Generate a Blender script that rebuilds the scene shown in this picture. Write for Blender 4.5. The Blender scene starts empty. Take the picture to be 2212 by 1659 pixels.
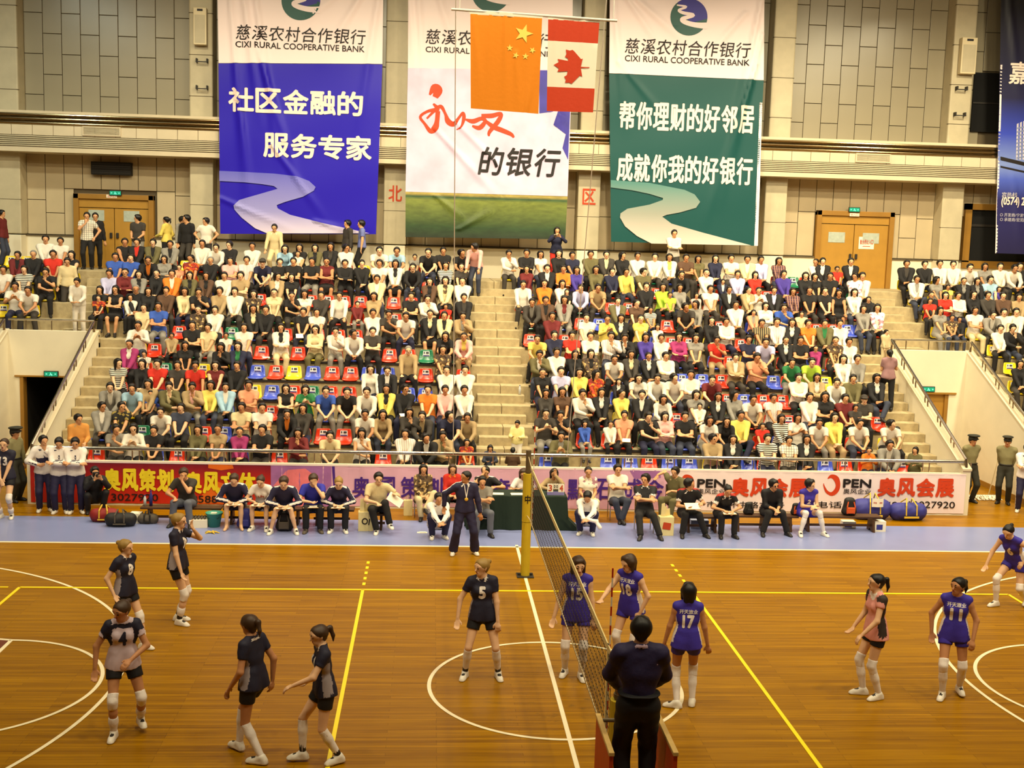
import bpy, bmesh, math, random
import numpy as np
from mathutils import Matrix, Vector
from mathutils.bvhtree import BVHTree
random.seed(7)
SC = bpy.context.scene
COL = SC.collection

# ------------------------------------------------------------------ camera
IMG_W, IMG_H, FOCAL = 2212.0, 1659.0, 2505.0
CAM = np.array([-1.877, -15.848, 6.315])
YAW, PITCH, ROLL = 0.0715, 0.1235, 0.0289
def _axes():
    f = np.array([math.sin(YAW)*math.cos(PITCH), math.cos(YAW)*math.cos(PITCH), -math.sin(PITCH)])
    r = np.array([math.cos(YAW), -math.sin(YAW), 0.0]); u = np.cross(r, f)
    c, s = math.cos(ROLL), math.sin(ROLL)
    return c*r + s*u, -s*r + c*u, f
AXR, AXU, AXF = _axes()
cam_data = bpy.data.cameras.new('camera')
cam_data.sensor_fit = 'HORIZONTAL'; cam_data.sensor_width = 36.0
cam_data.lens = FOCAL/IMG_W*36.0
cam_data.clip_start = 0.1; cam_data.clip_end = 200
cam_obj = bpy.data.objects.new('camera', cam_data); COL.objects.link(cam_obj)
cam_obj.matrix_world = Matrix(((AXR[0], AXU[0], -AXF[0], CAM[0]), (AXR[1], AXU[1], -AXF[1], CAM[1]),
                               (AXR[2], AXU[2], -AXF[2], CAM[2]), (0, 0, 0, 1)))
SC.camera = cam_obj
def _ray(px, py): return (px-IMG_W/2)/FOCAL*AXR + (IMG_H/2-py)/FOCAL*AXU + AXF
def at_y(px, py, Y):
    d = _ray(px, py); return CAM + (Y-CAM[1])/d[1]*d
def at_z(px, py, z):
    d = _ray(px, py); return CAM + (z-CAM[2])/d[2]*d
def at_yz(px, Y, z):
    "x of the point at depth Y and height z that lies in image column px"
    X = 0.0
    for _ in range(8):
        d = np.array([X, Y, z])-CAM
        p = IMG_W/2 + FOCAL*(d@AXR)/(d@AXF)
        X += (px-p)*(d@AXF)/FOCAL/AXR[0]
    return X

# ------------------------------------------------------------------ world, exposure, lights
W_ = bpy.data.worlds.new('world'); SC.world = W_; W_.use_nodes = True
bg = W_.node_tree.nodes['Background']
bg.inputs[0].default_value = (0.9, 0.75, 0.5, 1); bg.inputs[1].default_value = 0.02
SC.view_settings.view_transform = 'Standard'; SC.view_settings.look = 'None'
SC.view_settings.exposure = -1.12; SC.view_settings.gamma = 1.0
SC.view_settings.use_curve_mapping = False
LAMP_COL = (1.0, 0.87, 0.58)
LAMP_POWER = 620.0
CEIL_Z = 16.0
# positions of the high-bay lamps under the ceiling (built with the ceiling below)
# rows over the court are aimed at the stands; gains per row and column are set for brightness, two are cooler
LAMP_TILT = {-9.0: 22, -3.0: 30, 3.0: 34, 9.0: 30, 14.5: 16}
LAMP_ROW = {-9.0: .7, -3.0: 1.0, 3.0: 1.0, 9.0: 1.15, 14.5: 1.5}
LAMP_GAIN = {-15.0: .45, -9.0: .7, -3.0: 1.0, 3.0: 1.1, 9.0: 1.2, 15.0: 1.3}
LAMPS = [(x, y) for y in (-9.0, -3.0, 3.0, 9.0, 14.5) for x in (-15.0, -9.0, -3.0, 3.0, 9.0, 15.0)]

# ------------------------------------------------------------------ materials
MATS = {}
def srgb(r, g, b):
    f = lambda c: (c/255/12.92 if c/255 <= .04045 else ((c/255+.055)/1.055)**2.4)
    return (f(r), f(g), f(b), 1.0)
def mat(name, rgb, rough=0.6, metal=0.0, spec=0.4, bump=0.0, bscale=60.0, var=0.0, vscale=6.0, emit=0.0, transl=0.0):
    "principled material with procedural colour variation and fine relief"
    if name in MATS: return MATS[name]
    m = bpy.data.materials.new(name); m.use_nodes = True; MATS[name] = m
    nt = m.node_tree; b = nt.nodes['Principled BSDF']
    col = srgb(*rgb)
    b.inputs['Base Color'].default_value = col; b.inputs['Roughness'].default_value = rough
    b.inputs['Metallic'].default_value = metal; b.inputs['Specular IOR Level'].default_value = spec
    if var or bump:
        tc = nt.nodes.new('ShaderNodeTexCoord')
    if var:
        n = nt.nodes.new('ShaderNodeTexNoise'); n.inputs['Scale'].default_value = vscale; n.inputs['Detail'].default_value = 5
        r = nt.nodes.new('ShaderNodeValToRGB')
        r.color_ramp.elements[0].position = .3; r.color_ramp.elements[1].position = .7
        r.color_ramp.elements[0].color = tuple(c*(1-var) for c in col[:3])+(1,)
        r.color_ramp.elements[1].color = tuple(min(1, c*(1+var)) for c in col[:3])+(1,)
        nt.links.new(tc.outputs['Object'], n.inputs['Vector']); nt.links.new(n.outputs['Fac'], r.inputs['Fac'])
        nt.links.new(r.outputs['Color'], b.inputs['Base Color'])
    if bump:
        n2 = nt.nodes.new('ShaderNodeTexNoise'); n2.inputs['Scale'].default_value = bscale; n2.inputs['Detail'].default_value = 3
        bp = nt.nodes.new('ShaderNodeBump'); bp.inputs['Strength'].default_value = bump; bp.inputs['Distance'].default_value = .02
        nt.links.new(tc.outputs['Object'], n2.inputs['Vector']); nt.links.new(n2.outputs['Fac'], bp.inputs['Height'])
        nt.links.new(bp.outputs['Normal'], b.inputs['Normal'])
    if emit:
        b.inputs['Emission Color'].default_value = col; b.inputs['Emission Strength'].default_value = emit
    return m
def stripe_mat(name, rgb1, rgb2, scale, axis='Z', width=.5, rough=.8, rgb3=None):
    "striped or (with rgb3) checked cloth"
    if name in MATS: return MATS[name]
    m = mat(name, rgb1, rough); nt = m.node_tree; b = nt.nodes['Principled BSDF']
    tc = nt.nodes.new('ShaderNodeTexCoord'); sp = nt.nodes.new('ShaderNodeSeparateXYZ'); nt.links.new(tc.outputs['Object'], sp.inputs[0])
    def band(ax):
        mu = nt.nodes.new('ShaderNodeMath'); mu.operation = 'MULTIPLY'; mu.inputs[1].default_value = scale
        fr = nt.nodes.new('ShaderNodeMath'); fr.operation = 'FRACT'
        gt = nt.nodes.new('ShaderNodeMath'); gt.operation = 'GREATER_THAN'; gt.inputs[1].default_value = width
        nt.links.new(sp.outputs[ax], mu.inputs[0]); nt.links.new(mu.outputs[0], fr.inputs[0]); nt.links.new(fr.outputs[0], gt.inputs[0])
        return gt
    mx = nt.nodes.new('ShaderNodeMix'); mx.data_type = 'RGBA'
    mx.inputs['A'].default_value = srgb(*rgb1); mx.inputs['B'].default_value = srgb(*rgb2)
    nt.links.new(band(axis).outputs[0], mx.inputs['Factor']); out = mx
    if rgb3:
        m2 = nt.nodes.new('ShaderNodeMix'); m2.data_type = 'RGBA'; m2.inputs['B'].default_value = srgb(*rgb3)
        nt.links.new(band('X').outputs[0], m2.inputs['Factor']); nt.links.new(mx.outputs['Result'], m2.inputs['A']); out = m2
    nt.links.new(out.outputs['Result'], b.inputs['Base Color'])
    return m
def print_mat(name, rgbs, scale=14., rough=.8):
    "printed cloth: cells of several colours"
    if name in MATS: return MATS[name]
    m = mat(name, rgbs[0], rough); nt = m.node_tree; b = nt.nodes['Principled BSDF']
    tc = nt.nodes.new('ShaderNodeTexCoord'); v = nt.nodes.new('ShaderNodeTexVoronoi'); v.inputs['Scale'].default_value = scale
    r = nt.nodes.new('ShaderNodeValToRGB'); r.color_ramp.interpolation = 'CONSTANT'
    sp = nt.nodes.new('ShaderNodeSeparateColor')
    nt.links.new(tc.outputs['Object'], v.inputs['Vector']); nt.links.new(v.outputs['Color'], sp.inputs[0]); nt.links.new(sp.outputs[0], r.inputs['Fac'])
    e = r.color_ramp.elements; e[0].color = srgb(*rgbs[0]); e[0].position = 0
    e[1].color = srgb(*rgbs[1]); e[1].position = .45
    for i, c in enumerate(rgbs[2:]):
        x = e.new(.7+.12*i); x.color = srgb(*c)
    nt.links.new(r.outputs['Color'], b.inputs['Base Color'])
    return m

# ------------------------------------------------------------------ mesh helpers
def link(o, parent=None):
    COL.objects.link(o)
    if parent is not None: o.parent = parent
    return o
def tag(o, label=None, cat=None, group=None, kind=None):
    if label: o['label'] = label
    if cat: o['category'] = cat
    if group: o['group'] = group
    if kind: o['kind'] = kind
    return o
def empty(name, loc=(0, 0, 0), rz=0.0, **k):
    o = bpy.data.objects.new(name, None); o.empty_display_size = .1
    o.location = loc; o.rotation_euler = (0, 0, rz); link(o); return tag(o, **k)
def mk_mesh(name, v, f, mats=(), mi=None, smooth=False):
    me = bpy.data.meshes.new(name); me.from_pydata([tuple(map(float, p)) for p in v], [], f)
    for m in mats: me.materials.append(m)
    if mi is not None: me.polygons.foreach_set('material_index', mi)
    if smooth: me.polygons.foreach_set('use_smooth', [True]*len(me.polygons))
    me.update(); return me
def ob(name, me, parent=None, loc=None, rot=None, **k):
    o = bpy.data.objects.new(name, me); link(o, parent)
    if loc is not None: o.location = loc
    if rot is not None: o.rotation_euler = rot
    return tag(o, **k)
class MB:
    "collects shapes of one part, then build() links them as one mesh object"
    def __init__(s): s.v = []; s.f = []; s.mi = []; s.m = []
    def _mi(s, m):
        if m not in s.m: s.m.append(m)
        return s.m.index(m)
    def add(s, v, f, m):
        n = len(s.v); s.v += [tuple(p) for p in v]; k = s._mi(m)
        for q in f: s.f.append(tuple(i+n for i in q)); s.mi.append(k)
        return s
    def box(s, x0, x1, y0, y1, z0, z1, m, bev=0.0):
        if bev <= 0:
            v = [(x, y, z) for z in (z0, z1) for y in (y0, y1) for x in (x0, x1)]
            return s.add(v, [(0, 2, 3, 1), (4, 5, 7, 6), (0, 1, 5, 4), (1, 3, 7, 5), (3, 2, 6, 7), (2, 0, 4, 6)], m)
        b = min(bev, (x1-x0)/2.01, (y1-y0)/2.01, (z1-z0)/2.01)
        bm = bmesh.new(); bmesh.ops.create_cube(bm, size=1.0)
        bmesh.ops.scale(bm, vec=(x1-x0, y1-y0, z1-z0), verts=bm.verts)
        bmesh.ops.translate(bm, vec=((x0+x1)/2, (y0+y1)/2, (z0+z1)/2), verts=bm.verts)
        bmesh.ops.bevel(bm, geom=bm.edges[:], offset=b, segments=2, affect='EDGES', profile=.5)
        return s.bm(bm, m)
    def bm(s, bm, m, mtx=None):
        if mtx is not None: bmesh.ops.transform(bm, matrix=mtx, verts=bm.verts)
        bm.verts.index_update()
        s.add([v.co[:] for v in bm.verts], [[v.index for v in f.verts] for f in bm.faces], m); bm.free(); return s
    def tube(s, pts, r, m, n=8, closed=False, caps=True):
        pts = [np.array(p, float) for p in pts]; rs = r if hasattr(r, '__len__') else [r]*len(pts); N = len(pts); rings = []
        t0 = None
        for i, p in enumerate(pts):
            a = pts[(i-1) % N] if (i or closed) else p; c = pts[(i+1) % N] if (i < N-1 or closed) else p
            t = c-a; t = t/(np.linalg.norm(t)+1e-9)
            if t0 is None:
                h = np.array([0, 0, 1.]) if abs(t[2]) < .9 else np.array([1., 0, 0]); u = np.cross(h, t)
            else: u = u-t*(u@t)
            u = u/(np.linalg.norm(u)+1e-9); w = np.cross(t, u); t0 = t
            rings.append([p+rs[i]*(math.cos(2*math.pi*k/n)*u+math.sin(2*math.pi*k/n)*w) for k in range(n)])
        v = [q for R in rings for q in R]; f = []
        for i in range(N if closed else N-1):
            j = (i+1) % N
            f += [(i*n+k, i*n+(k+1) % n, j*n+(k+1) % n, j*n+k) for k in range(n)]
        if caps and not closed: f += [tuple(range(n))[::-1], tuple((N-1)*n+k for k in range(n))]
        return s.add(v, f, m)
    def lathe(s, prof, m, n=20, c=(0, 0, 0)):
        v = [(c[0]+r*math.cos(2*math.pi*k/n), c[1]+r*math.sin(2*math.pi*k/n), c[2]+z) for r, z in prof for k in range(n)]; N = len(prof)
        f = [(i*n+k, i*n+(k+1) % n, (i+1)*n+(k+1) % n, (i+1)*n+k) for i in range(N-1) for k in range(n)]
        if prof[0][0] > 1e-6: f.append(tuple(range(n))[::-1])
        if prof[-1][0] > 1e-6: f.append(tuple((N-1)*n+k for k in range(n)))
        return s.add(v, f, m)
    def prism(s, poly, axis, d0, d1, m):
        "extrude a polygon (two coordinates) along an axis"
        put = {'x': lambda a, b, d: (d, a, b), 'y': lambda a, b, d: (a, d, b), 'z': lambda a, b, d: (a, b, d)}[axis]
        n = len(poly); v = [put(a, b, d) for d in (d0, d1) for a, b in poly]
        f = [tuple(range(n))[::-1], tuple(range(n, 2*n))] + [(i, (i+1) % n, n+(i+1) % n, n+i) for i in range(n)]
        return s.add(v, f, m)
    def mesh(s, name, smooth=False): return mk_mesh(name, s.v, s.f, s.m, s.mi, smooth)
    def build(s, name, parent=None, loc=None, rz=0, smooth=False, **k):
        return ob(name, s.mesh(name, smooth), parent, loc, (0, 0, rz), **k)
def copy_tree(o, parent=None):
    c = o.copy(); COL.objects.link(c); c.parent = parent
    for ch in o.children: copy_tree(ch, c)
    return c

# ------------------------------------------------------------------ lettering (flat print as real outlines)
_tc = {}
def text_mesh(body, width=None, height=None, bold=0.0, align='CENTER', spacing=1.0, slice_=None, shear=0.0, square=False):
    "triangulated outlines of a text in the xy plane, scaled to width/height, centred on the origin"
    cu = bpy.data.curves.new('lettering', 'FONT'); cu.body = body; cu.size = 1; cu.resolution_u = 3
    cu.align_x = 'LEFT'; cu.space_character = spacing; cu.shear = shear
    o = bpy.data.objects.new('lettering', cu)
    me = o.to_mesh()
    v = np.array([p.co[:] for p in me.vertices]); f = [tuple(p.vertices) for p in me.polygons]
    o.to_mesh_clear(); bpy.data.objects.remove(o); bpy.data.curves.remove(cu)
    lo, hi = v.min(0), v.max(0); sz = hi-lo
    sx = width/sz[0] if width else None; sy = height/sz[1] if height else None
    if sx is None: sx = sy
    if sy is None: sy = sx
    cx = (lo+hi)/2
    v = (v-cx)*np.array([sx, sy, 1])
    if bold:   # heavier strokes: copies of the outlines shifted round a small circle, all in one plane
        w = bold*.9*math.sqrt(sx*sy); n0 = len(v); v0, f0 = v*(1-w/max(sz[0]*sx, 1e-3)), f; v = [v0]; f = list(f0)
        for k in range(6):
            v.append(v0+np.array([w*math.cos(k*math.pi/3+.5), w*math.sin(k*math.pi/3+.5), .0004*(k+1)])); f += [tuple(i+n0*(k+1) for i in q) for q in f0]
        v = np.concatenate(v)
    if slice_:
        bm = bmesh.new(); bv = [bm.verts.new(p) for p in v]
        for q in f:
            try: bm.faces.new([bv[i] for i in q])
            except ValueError: pass
        for ax, L in ((0, sz[0]*sx/2), (1, sz[1]*sy/2)):
            n = Vector((1, 0, 0)) if ax == 0 else Vector((0, 1, 0)); c = -L+slice_
            while c < L:
                bmesh.ops.bisect_plane(bm, geom=bm.verts[:]+bm.edges[:]+bm.faces[:], plane_co=n*c, plane_no=n); c += slice_
        bmesh.ops.triangulate(bm, faces=bm.faces[:])
        bm.verts.index_update(); v = np.array([q.co[:] for q in bm.verts]); f = [tuple(q.index for q in p.verts) for p in bm.faces]; bm.free()
    return v, f
# ================================================================== the hall
M_cream = mat('cream_plaster', (205, 190, 160), .7, bump=.08, bscale=30, var=.05, vscale=2)
M_white = mat('white_plaster', (226, 216, 190), .75, bump=.06, bscale=40, var=.04, vscale=1.5)
M_panel = mat('wall_panel_glaze', (150, 140, 116), .28, spec=.5, var=.05, vscale=.6, bump=.02, bscale=3)
M_joint = mat('panel_joint', (92, 80, 60), .9)
M_stone = mat('cream_stone', (190, 178, 148), .5, var=.07, vscale=3)
M_beige = mat('beige_panel', (186, 168, 134), .6, var=.05, vscale=2, bump=.05, bscale=30)
M_conc = mat('concrete', (172, 154, 116), .85, bump=.25, bscale=45, var=.16, vscale=7)
M_ochre = mat('ochre_door', (170, 126, 48), .45, var=.06, vscale=3)
M_ochre2 = mat('ochre_frame', (150, 108, 40), .45, var=.06, vscale=3)
M_chrome = mat('brass_chrome', (185, 165, 125), .18, metal=1.0)
M_steel = mat('rail_steel', (200, 190, 172), .22, metal=1.0)
M_glass = mat('frosted_glass', (170, 178, 165), .35, var=.12, vscale=9)
M_dark = mat('dark_metal', (38, 33, 28), .6)
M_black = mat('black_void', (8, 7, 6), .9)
M_grille = mat('grille_black', (34, 30, 26), .8, bump=.4, bscale=120)
M_lamp = mat('lamp_face', (255, 222, 160), .5, emit=12)
M_ceil = mat('ceiling_paint', (120, 112, 98), .9)

# ---- floor -------------------------------------------------------
def wood_floor():
    m = bpy.data.materials.new('wood_floor'); m.use_nodes = True; nt = m.node_tree; N = nt.nodes; L = nt.links
    b = N['Principled BSDF']
    tc = N.new('ShaderNodeTexCoord')
    br = N.new('ShaderNodeTexBrick'); br.inputs['Scale'].default_value = 1.0
    br.inputs['Brick Width'].default_value = 1.7; br.inputs['Row Height'].default_value = .075
    br.inputs['Mortar Size'].default_value = .0018; br.inputs['Bias'].default_value = 0.0
    br.inputs['Color1'].default_value = srgb(172, 122, 0); br.inputs['Color2'].default_value = srgb(150, 103, 0)
    br.inputs['Mortar'].default_value = srgb(100, 64, 0); br.offset = .37; br.offset_frequency = 3
    L.new(tc.outputs['Object'], br.inputs['Vector'])
    mp = N.new('ShaderNodeMapping'); mp.inputs['Scale'].default_value = (.55, 16, 1); L.new(tc.outputs['Object'], mp.inputs['Vector'])
    ns = N.new('ShaderNodeTexNoise'); ns.inputs['Scale'].default_value = 1.0; ns.inputs['Detail'].default_value = 7; ns.inputs['Roughness'].default_value = .65
    L.new(mp.outputs[0], ns.inputs['Vector'])
    rp = N.new('ShaderNodeValToRGB'); rp.color_ramp.elements[0].position = .33; rp.color_ramp.elements[0].color = srgb(190, 174, 140)
    rp.color_ramp.elements[1].position = .68; rp.color_ramp.elements[1].color = (1, 1, 1, 1)
    L.new(ns.outputs['Fac'], rp.inputs['Fac'])
    mu = N.new('ShaderNodeMix'); mu.data_type = 'RGBA'; mu.blend_type = 'MULTIPLY'; mu.inputs['Factor'].default_value = .85
    L.new(br.outputs['Color'], mu.inputs['A']); L.new(rp.outputs['Color'], mu.inputs['B'])
    # worn scuffs round the centre spot
    gr = N.new('ShaderNodeVectorMath'); gr.operation = 'LENGTH'
    sc = N.new('ShaderNodeMapping'); sc.inputs['Location'].default_value = (-.2, .35, 0); sc.inputs['Scale'].default_value = (.55, .7, 0)
    L.new(tc.outputs['Object'], sc.inputs['Vector']); L.new(sc.outputs[0], gr.inputs[0])
    fade = N.new('ShaderNodeMapRange'); fade.inputs['From Min'].default_value = .35; fade.inputs['From Max'].default_value = 1.05
    fade.inputs['To Min'].default_value = 1; fade.inputs['To Max'].default_value = 0
    L.new(gr.outputs['Value'], fade.inputs['Value'])
    n2 = N.new('ShaderNodeTexNoise'); n2.inputs['Scale'].default_value = 3.4; n2.inputs['Detail'].default_value = 6; n2.inputs['Roughness'].default_value = .7
    mp2 = N.new('ShaderNodeMapping'); mp2.inputs['Scale'].default_value = (.8, 1.6, 1); L.new(tc.outputs['Object'], mp2.inputs['Vector']); L.new(mp2.outputs[0], n2.inputs['Vector'])
    th = N.new('ShaderNodeMapRange'); th.inputs['From Min'].default_value = .56; th.inputs['From Max'].default_value = .66; L.new(n2.outputs['Fac'], th.inputs['Value'])
    mm = N.new('ShaderNodeMath'); mm.operation = 'MULTIPLY'; L.new(th.outputs[0], mm.inputs[0]); L.new(fade.outputs[0], mm.inputs[1])
    m3 = N.new('ShaderNodeMath'); m3.operation = 'MULTIPLY'; m3.inputs[1].default_value = .55; L.new(mm.outputs[0], m3.inputs[0])
    mx = N.new('ShaderNodeMix'); mx.data_type = 'RGBA'; mx.inputs['B'].default_value = srgb(52, 44, 22)
    L.new(m3.outputs[0], mx.inputs['Factor']); L.new(mu.outputs['Result'], mx.inputs['A'])
    L.new(mx.outputs['Result'], b.inputs['Base Color'])
    b.inputs['Roughness'].default_value = .36; b.inputs['Specular IOR Level'].default_value = .2; b.inputs['Specular Tint'].default_value = (1, .7, .15, 1)
    return m
M_wood = wood_floor()
M_blue = mat('blue_court_paint', (128, 136, 182), .32, spec=.45, var=.05, vscale=1.2)
M_yline = mat('yellow_line_paint', (250, 222, 20), .35)
M_wline = mat('white_line_paint', (240, 226, 190), .35)
M_key = mat('dark_red_court_paint', (104, 38, 22), .3, var=.06)
floor = MB().box(-26, 26, -26, 26, -.3, 0, M_wood).build('floor', kind='structure')
MB().box(-26, 26, 7.55, 9.7, .0005, .003, M_blue).build('blue_border', floor)
def quad_line(x0, y0, x1, y1, w, m, z=.006, name='court_line'):
    a = np.array([x0, y0]); b = np.array([x1, y1]); t = (b-a)/np.linalg.norm(b-a); n = np.array([-t[1], t[0]])*w/2
    p = [a-n, b-n, b+n, a+n]
    return MB().prism([tuple(q) for q in p], 'z', .0008, z, m).build(name, floor)
def arc_line(cx, cy, r, a0, a1, w, m, z=.005, n=96, name='court_circle'):
    v = []; f = []
    for i in range(n+1):
        a = math.radians(a0+(a1-a0)*i/n)
        for q in (r-w/2, r+w/2): v.append((cx+q*math.cos(a), cy+q*math.sin(a), z))
    for i in range(n): f.append((2*i, 2*i+1, 2*i+3, 2*i+2))
    return ob(name, mk_mesh(name, v, f, [m]), floor)
for s in (-1, 1):
    xr = s*12.425
    MB().prism([(s*14, -3), (s*8.2, -1.8), (s*8.2, 1.8), (s*14, 3)][::(1 if s > 0 else -1)], 'z', .0008, .003, M_key).build('painted_key', floor)
    quad_line(s*14, -3, s*8.2, -1.8, .06, M_wline); quad_line(s*14, 3, s*8.2, 1.8, .06, M_wline)
    quad_line(s*8.2, -1.8, s*8.2, 1.8, .06, M_wline)
    arc_line(s*8.2, 0, 1.8, (90 if s < 0 else 270)-180, (90 if s < 0 else 270), .055, M_wline)
    arc_line(xr, 0, 6.25, (-90 if s < 0 else 90), (90 if s < 0 else 270), .055, M_wline, n=140)
    quad_line(s*14, -7.5, s*14, 7.5, .06, M_wline)
    quad_line(s*9, -4.5, s*9, 4.5, .055, M_yline, .008)
    quad_line(s*3, -4.5, s*3, 4.5, .055, M_yline, .008)
    quad_line(s*9.2, 4.5, s*9.38, 4.5, .045, M_yline, .008)
    for k in range(5): quad_line(s*3, 4.78+k*.35, s*3, 4.93+k*.35, .055, M_yline, .008, 'dash')
quad_line(-9, 4.5, 9, 4.5, .055, M_yline, .008)
quad_line(-14, 7.52, 14, 7.52, .07, M_wline); quad_line(-26, 7.52, -14, 7.52, .07, M_wline); quad_line(14, 7.52, 26, 7.52, .07, M_wline)
quad_line(0, -7.5, 0, 7.68, .06, M_wline)
arc_line(0, 0, 1.8, 0, 360, .055, M_wline, z=.0055)

# ---- room shell --------------------------------------------------
XS = 24.0
MB().box(-XS, XS, 22.15, 22.6, -.3, CEIL_Z, M_joint).build('wall_back', kind='structure')
wall_back = bpy.data.objects['wall_back']
MB().box(-XS-.4, -XS, -25, 22.6, 0, CEIL_Z, M_cream).build('wall_left', kind='structure')
MB().box(XS, XS+.4, -25, 22.6, 0, CEIL_Z, M_cream).build('wall_right', kind='structure')
MB().box(-XS, XS, -25.4, -25, 0, CEIL_Z, M_cream).build('wall_front', kind='structure')
ceil = MB().box(-XS-.4, XS+.4, -25.4, 22.6, CEIL_Z, CEIL_Z+.3, M_ceil).build('ceiling', kind='structure')
for y in range(-22, 22, 6):
    MB().box(-XS, XS, y-.12, y+.12, CEIL_Z-.5, CEIL_Z, M_ceil).build('beam', ceil)
def lamp(x, y, k):
    r = empty('ceiling_lamp', (x, y, CEIL_Z-.62), label=f'lamp in the {["first","second","third","fourth","fifth"][k//6]} row from the near wall, the {["first","second","third","fourth","fifth","sixth"][k%6]} across the hall', cat='lamp', group='high bay lamps under the ceiling')
    MB().lathe([(.05, .12), (.05, .02), (.12, -.02), (.30, -.34), (.285, -.34), (.11, -.05), (.0, -.05)], M_dark, 18).build('shade', r, smooth=True)
    MB().lathe([(0, -.24), (.2, -.24), (.2, -.26), (0, -.26)], M_lamp, 14).build('lamp_glass', r)
    L = bpy.data.lights.new('lamp_light', 'AREA'); L.shape = 'DISK'; L.size = .55; L.energy = LAMP_POWER*LAMP_GAIN[x]*LAMP_ROW[y]; L.color = LAMP_COL if not (x < -10 and y > 8) else (.86, 1.0, .88); L.spread = math.radians(132)
    o = bpy.data.objects.new('lamp_light', L); link(o, r); o.location = (0, 0, -.37)
    r.rotation_euler = (math.radians(LAMP_TILT[y]), 0, 0)
for k, (x, y) in enumerate(LAMPS): lamp(x, y, k)

# ---- grandstand --------------------------------------------------
ROW_Y = lambda j: 11.55+.76*(j-1)
ROW_Z = lambda j: .33+.43*j
NROW = 11
PL, PR = -10.9, 11.1           # parapets of the two entrances
VL, VR = -13.15, 13.3          # outer walls of the two entrances
VY, VZ = 15.9, 3.55            # back wall of the entrances, its top
stand = MB().box(PL+.1, PR-.1, 10.85, 10.97, 0, 1.03, M_white).build('wall_stand_front', kind='structure')
steps = MB().box(PL+.1, PR-.1, 10.97, 11.55, 0, .33, M_conc).build('floor_stand_front', kind='structure')
terr = empty('floor_terrace', (0, 0, 0), kind='structure')
def slab(x0, x1, j, y1=None):
    y0 = ROW_Y(j); y1 = y1 or ROW_Y(j+1)+.02; z = ROW_Z(j); zb = ROW_Z(j-1)-.06
    g = .006
    MB().box(x0+g, x1-g, y0, y1, zb, z, M_conc, .012).build('step', terr)
def half(x0, x1, j):
    MB().box(x0, x1, ROW_Y(j)-.34, ROW_Y(j)-.002, ROW_Z(j-1)-.02, ROW_Z(j)-.215, M_conc, .01).build('half_step', terr)
for j in range(1, NROW+1):
    y1 = 22.2 if j == NROW else None
    for a, b in ((PL+.1, -5.2), (-5.2, 0.0), (0.0, 5.3), (5.3, PR-.1)): slab(a, b, j, y1)
    half(-.62, .62, j)
    if j <= 7: half(PL+.12, -9.95, j); half(10.05, PR-.12, j)
    else: half(-11.9, -10.9, j); half(11.3, 12.3, j)
    if j >= 7:
        for a, b in ((-18.0, VL), (VL, PL+.1), (PR-.1, VR), (VR, 18.0)):
            if j > 7 or not (VL <= a < PL or PR-.2 < a < VR): slab(a, b, j, y1)
        if j == 7:
            for a, b in ((VL, PL+.1), (PR-.1, VR)):
                MB().box(a, b, VY+.12, ROW_Y(8)+.02, ROW_Z(7)-.1, ROW_Z(7), M_conc).build('step', terr)
    else:
        slab(VR+.2, 18.0, j); slab(-18.0, VL-.2, j)
MB().box(-XS, -18, 18, 22.2, 0, ROW_Z(NROW), M_conc).build('floor_concourse_left', kind='structure')
MB().box(18, XS, 18, 22.2, 0, ROW_Z(NROW), M_conc).build('floor_concourse_right', kind='structure')
# entrance walls
def parapet(name, x0, x1):
    w = MB().prism([(10.85, 0), (VY+.1, 0), (VY+.1, VZ), (10.85, 1.12)], 'x', x0, x1, M_white).build(name, kind='structure')
    MB().prism([(10.82, 1.10), (VY+.12, VZ-.02), (VY+.12, VZ+.03), (10.82, 1.15)], 'x', x0-.015, x1+.015, M_cream).build('coping', w)
    return w
parapet('wall_entrance_left_inner', PL-.1, PL+.1); parapet('wall_entrance_left_outer', VL-.2, VL)
parapet('wall_entrance_right_inner', PR-.1, PR+.1); parapet('wall_entrance_right_outer', VR, VR+.2)
DLx0, DLx1, DLz = -12.78, -11.45, 2.30     # opening on the left
b = MB(); b.box(VL, DLx0, VY, VY+.2, 0, VZ, M_white); b.box(DLx1, PL-.1, VY, VY+.2, 0, VZ, M_white); b.box(DLx0, DLx1, VY, VY+.2, DLz, VZ, M_white)
wel = b.build('wall_entrance_left_back', kind='structure')
MB().box(DLx0-.07, DLx0+.02, VY-.03, VY+.25, 0, DLz, M_ochre2).build('door_jamb', wel)
MB().box(DLx0-.2, DLx1+.1, VY-.05, VY, DLz, DLz+.04, M_ochre2).build('door_lintel', wel)
MB().box(DLx0-.3, DLx0, VY+.2, 20, 0, 2.6, M_black).box(DLx1, DLx1+.3, VY+.2, 20, 0, 2.6, M_black).box(DLx0-.3, DLx1+.3, 20, 20.2, 0, 2.6, M_black).box(DLx0-.3, DLx1+.3, VY+.2, 20.2, 2.5, 2.62, M_black).build('wall_corridor_left', kind='structure')  # walls coloured near-black to stand for an unlit corridor
DRx0, DRx1, DRz = 11.75, 12.85, 2.32
b = MB(); b.box(PR+.1, DRx0, VY, VY+.2, 0, VZ, M_white); b.box(DRx1, VR, VY, VY+.2, 0, VZ, M_white); b.box(DRx0, DRx1, VY, VY+.2, DRz, VZ, M_white)
wer = b.build('wall_entrance_right_back', kind='structure')
MB().box(DRx0-.25, DRx1+.2, VY-.05, VY, DRz, DRz+.05, M_ochre2).build('door_lintel', wer)
d = MB().box(DRx0, DRx1, VY+.08, VY+.13, 0, DRz, M_ochre).build('door_1', kind='structure')
MB().box(DRx1-.1, DRx1, VY+.02, VY+.14, 0, DRz, M_ochre2).build('door_jamb', d)
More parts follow.
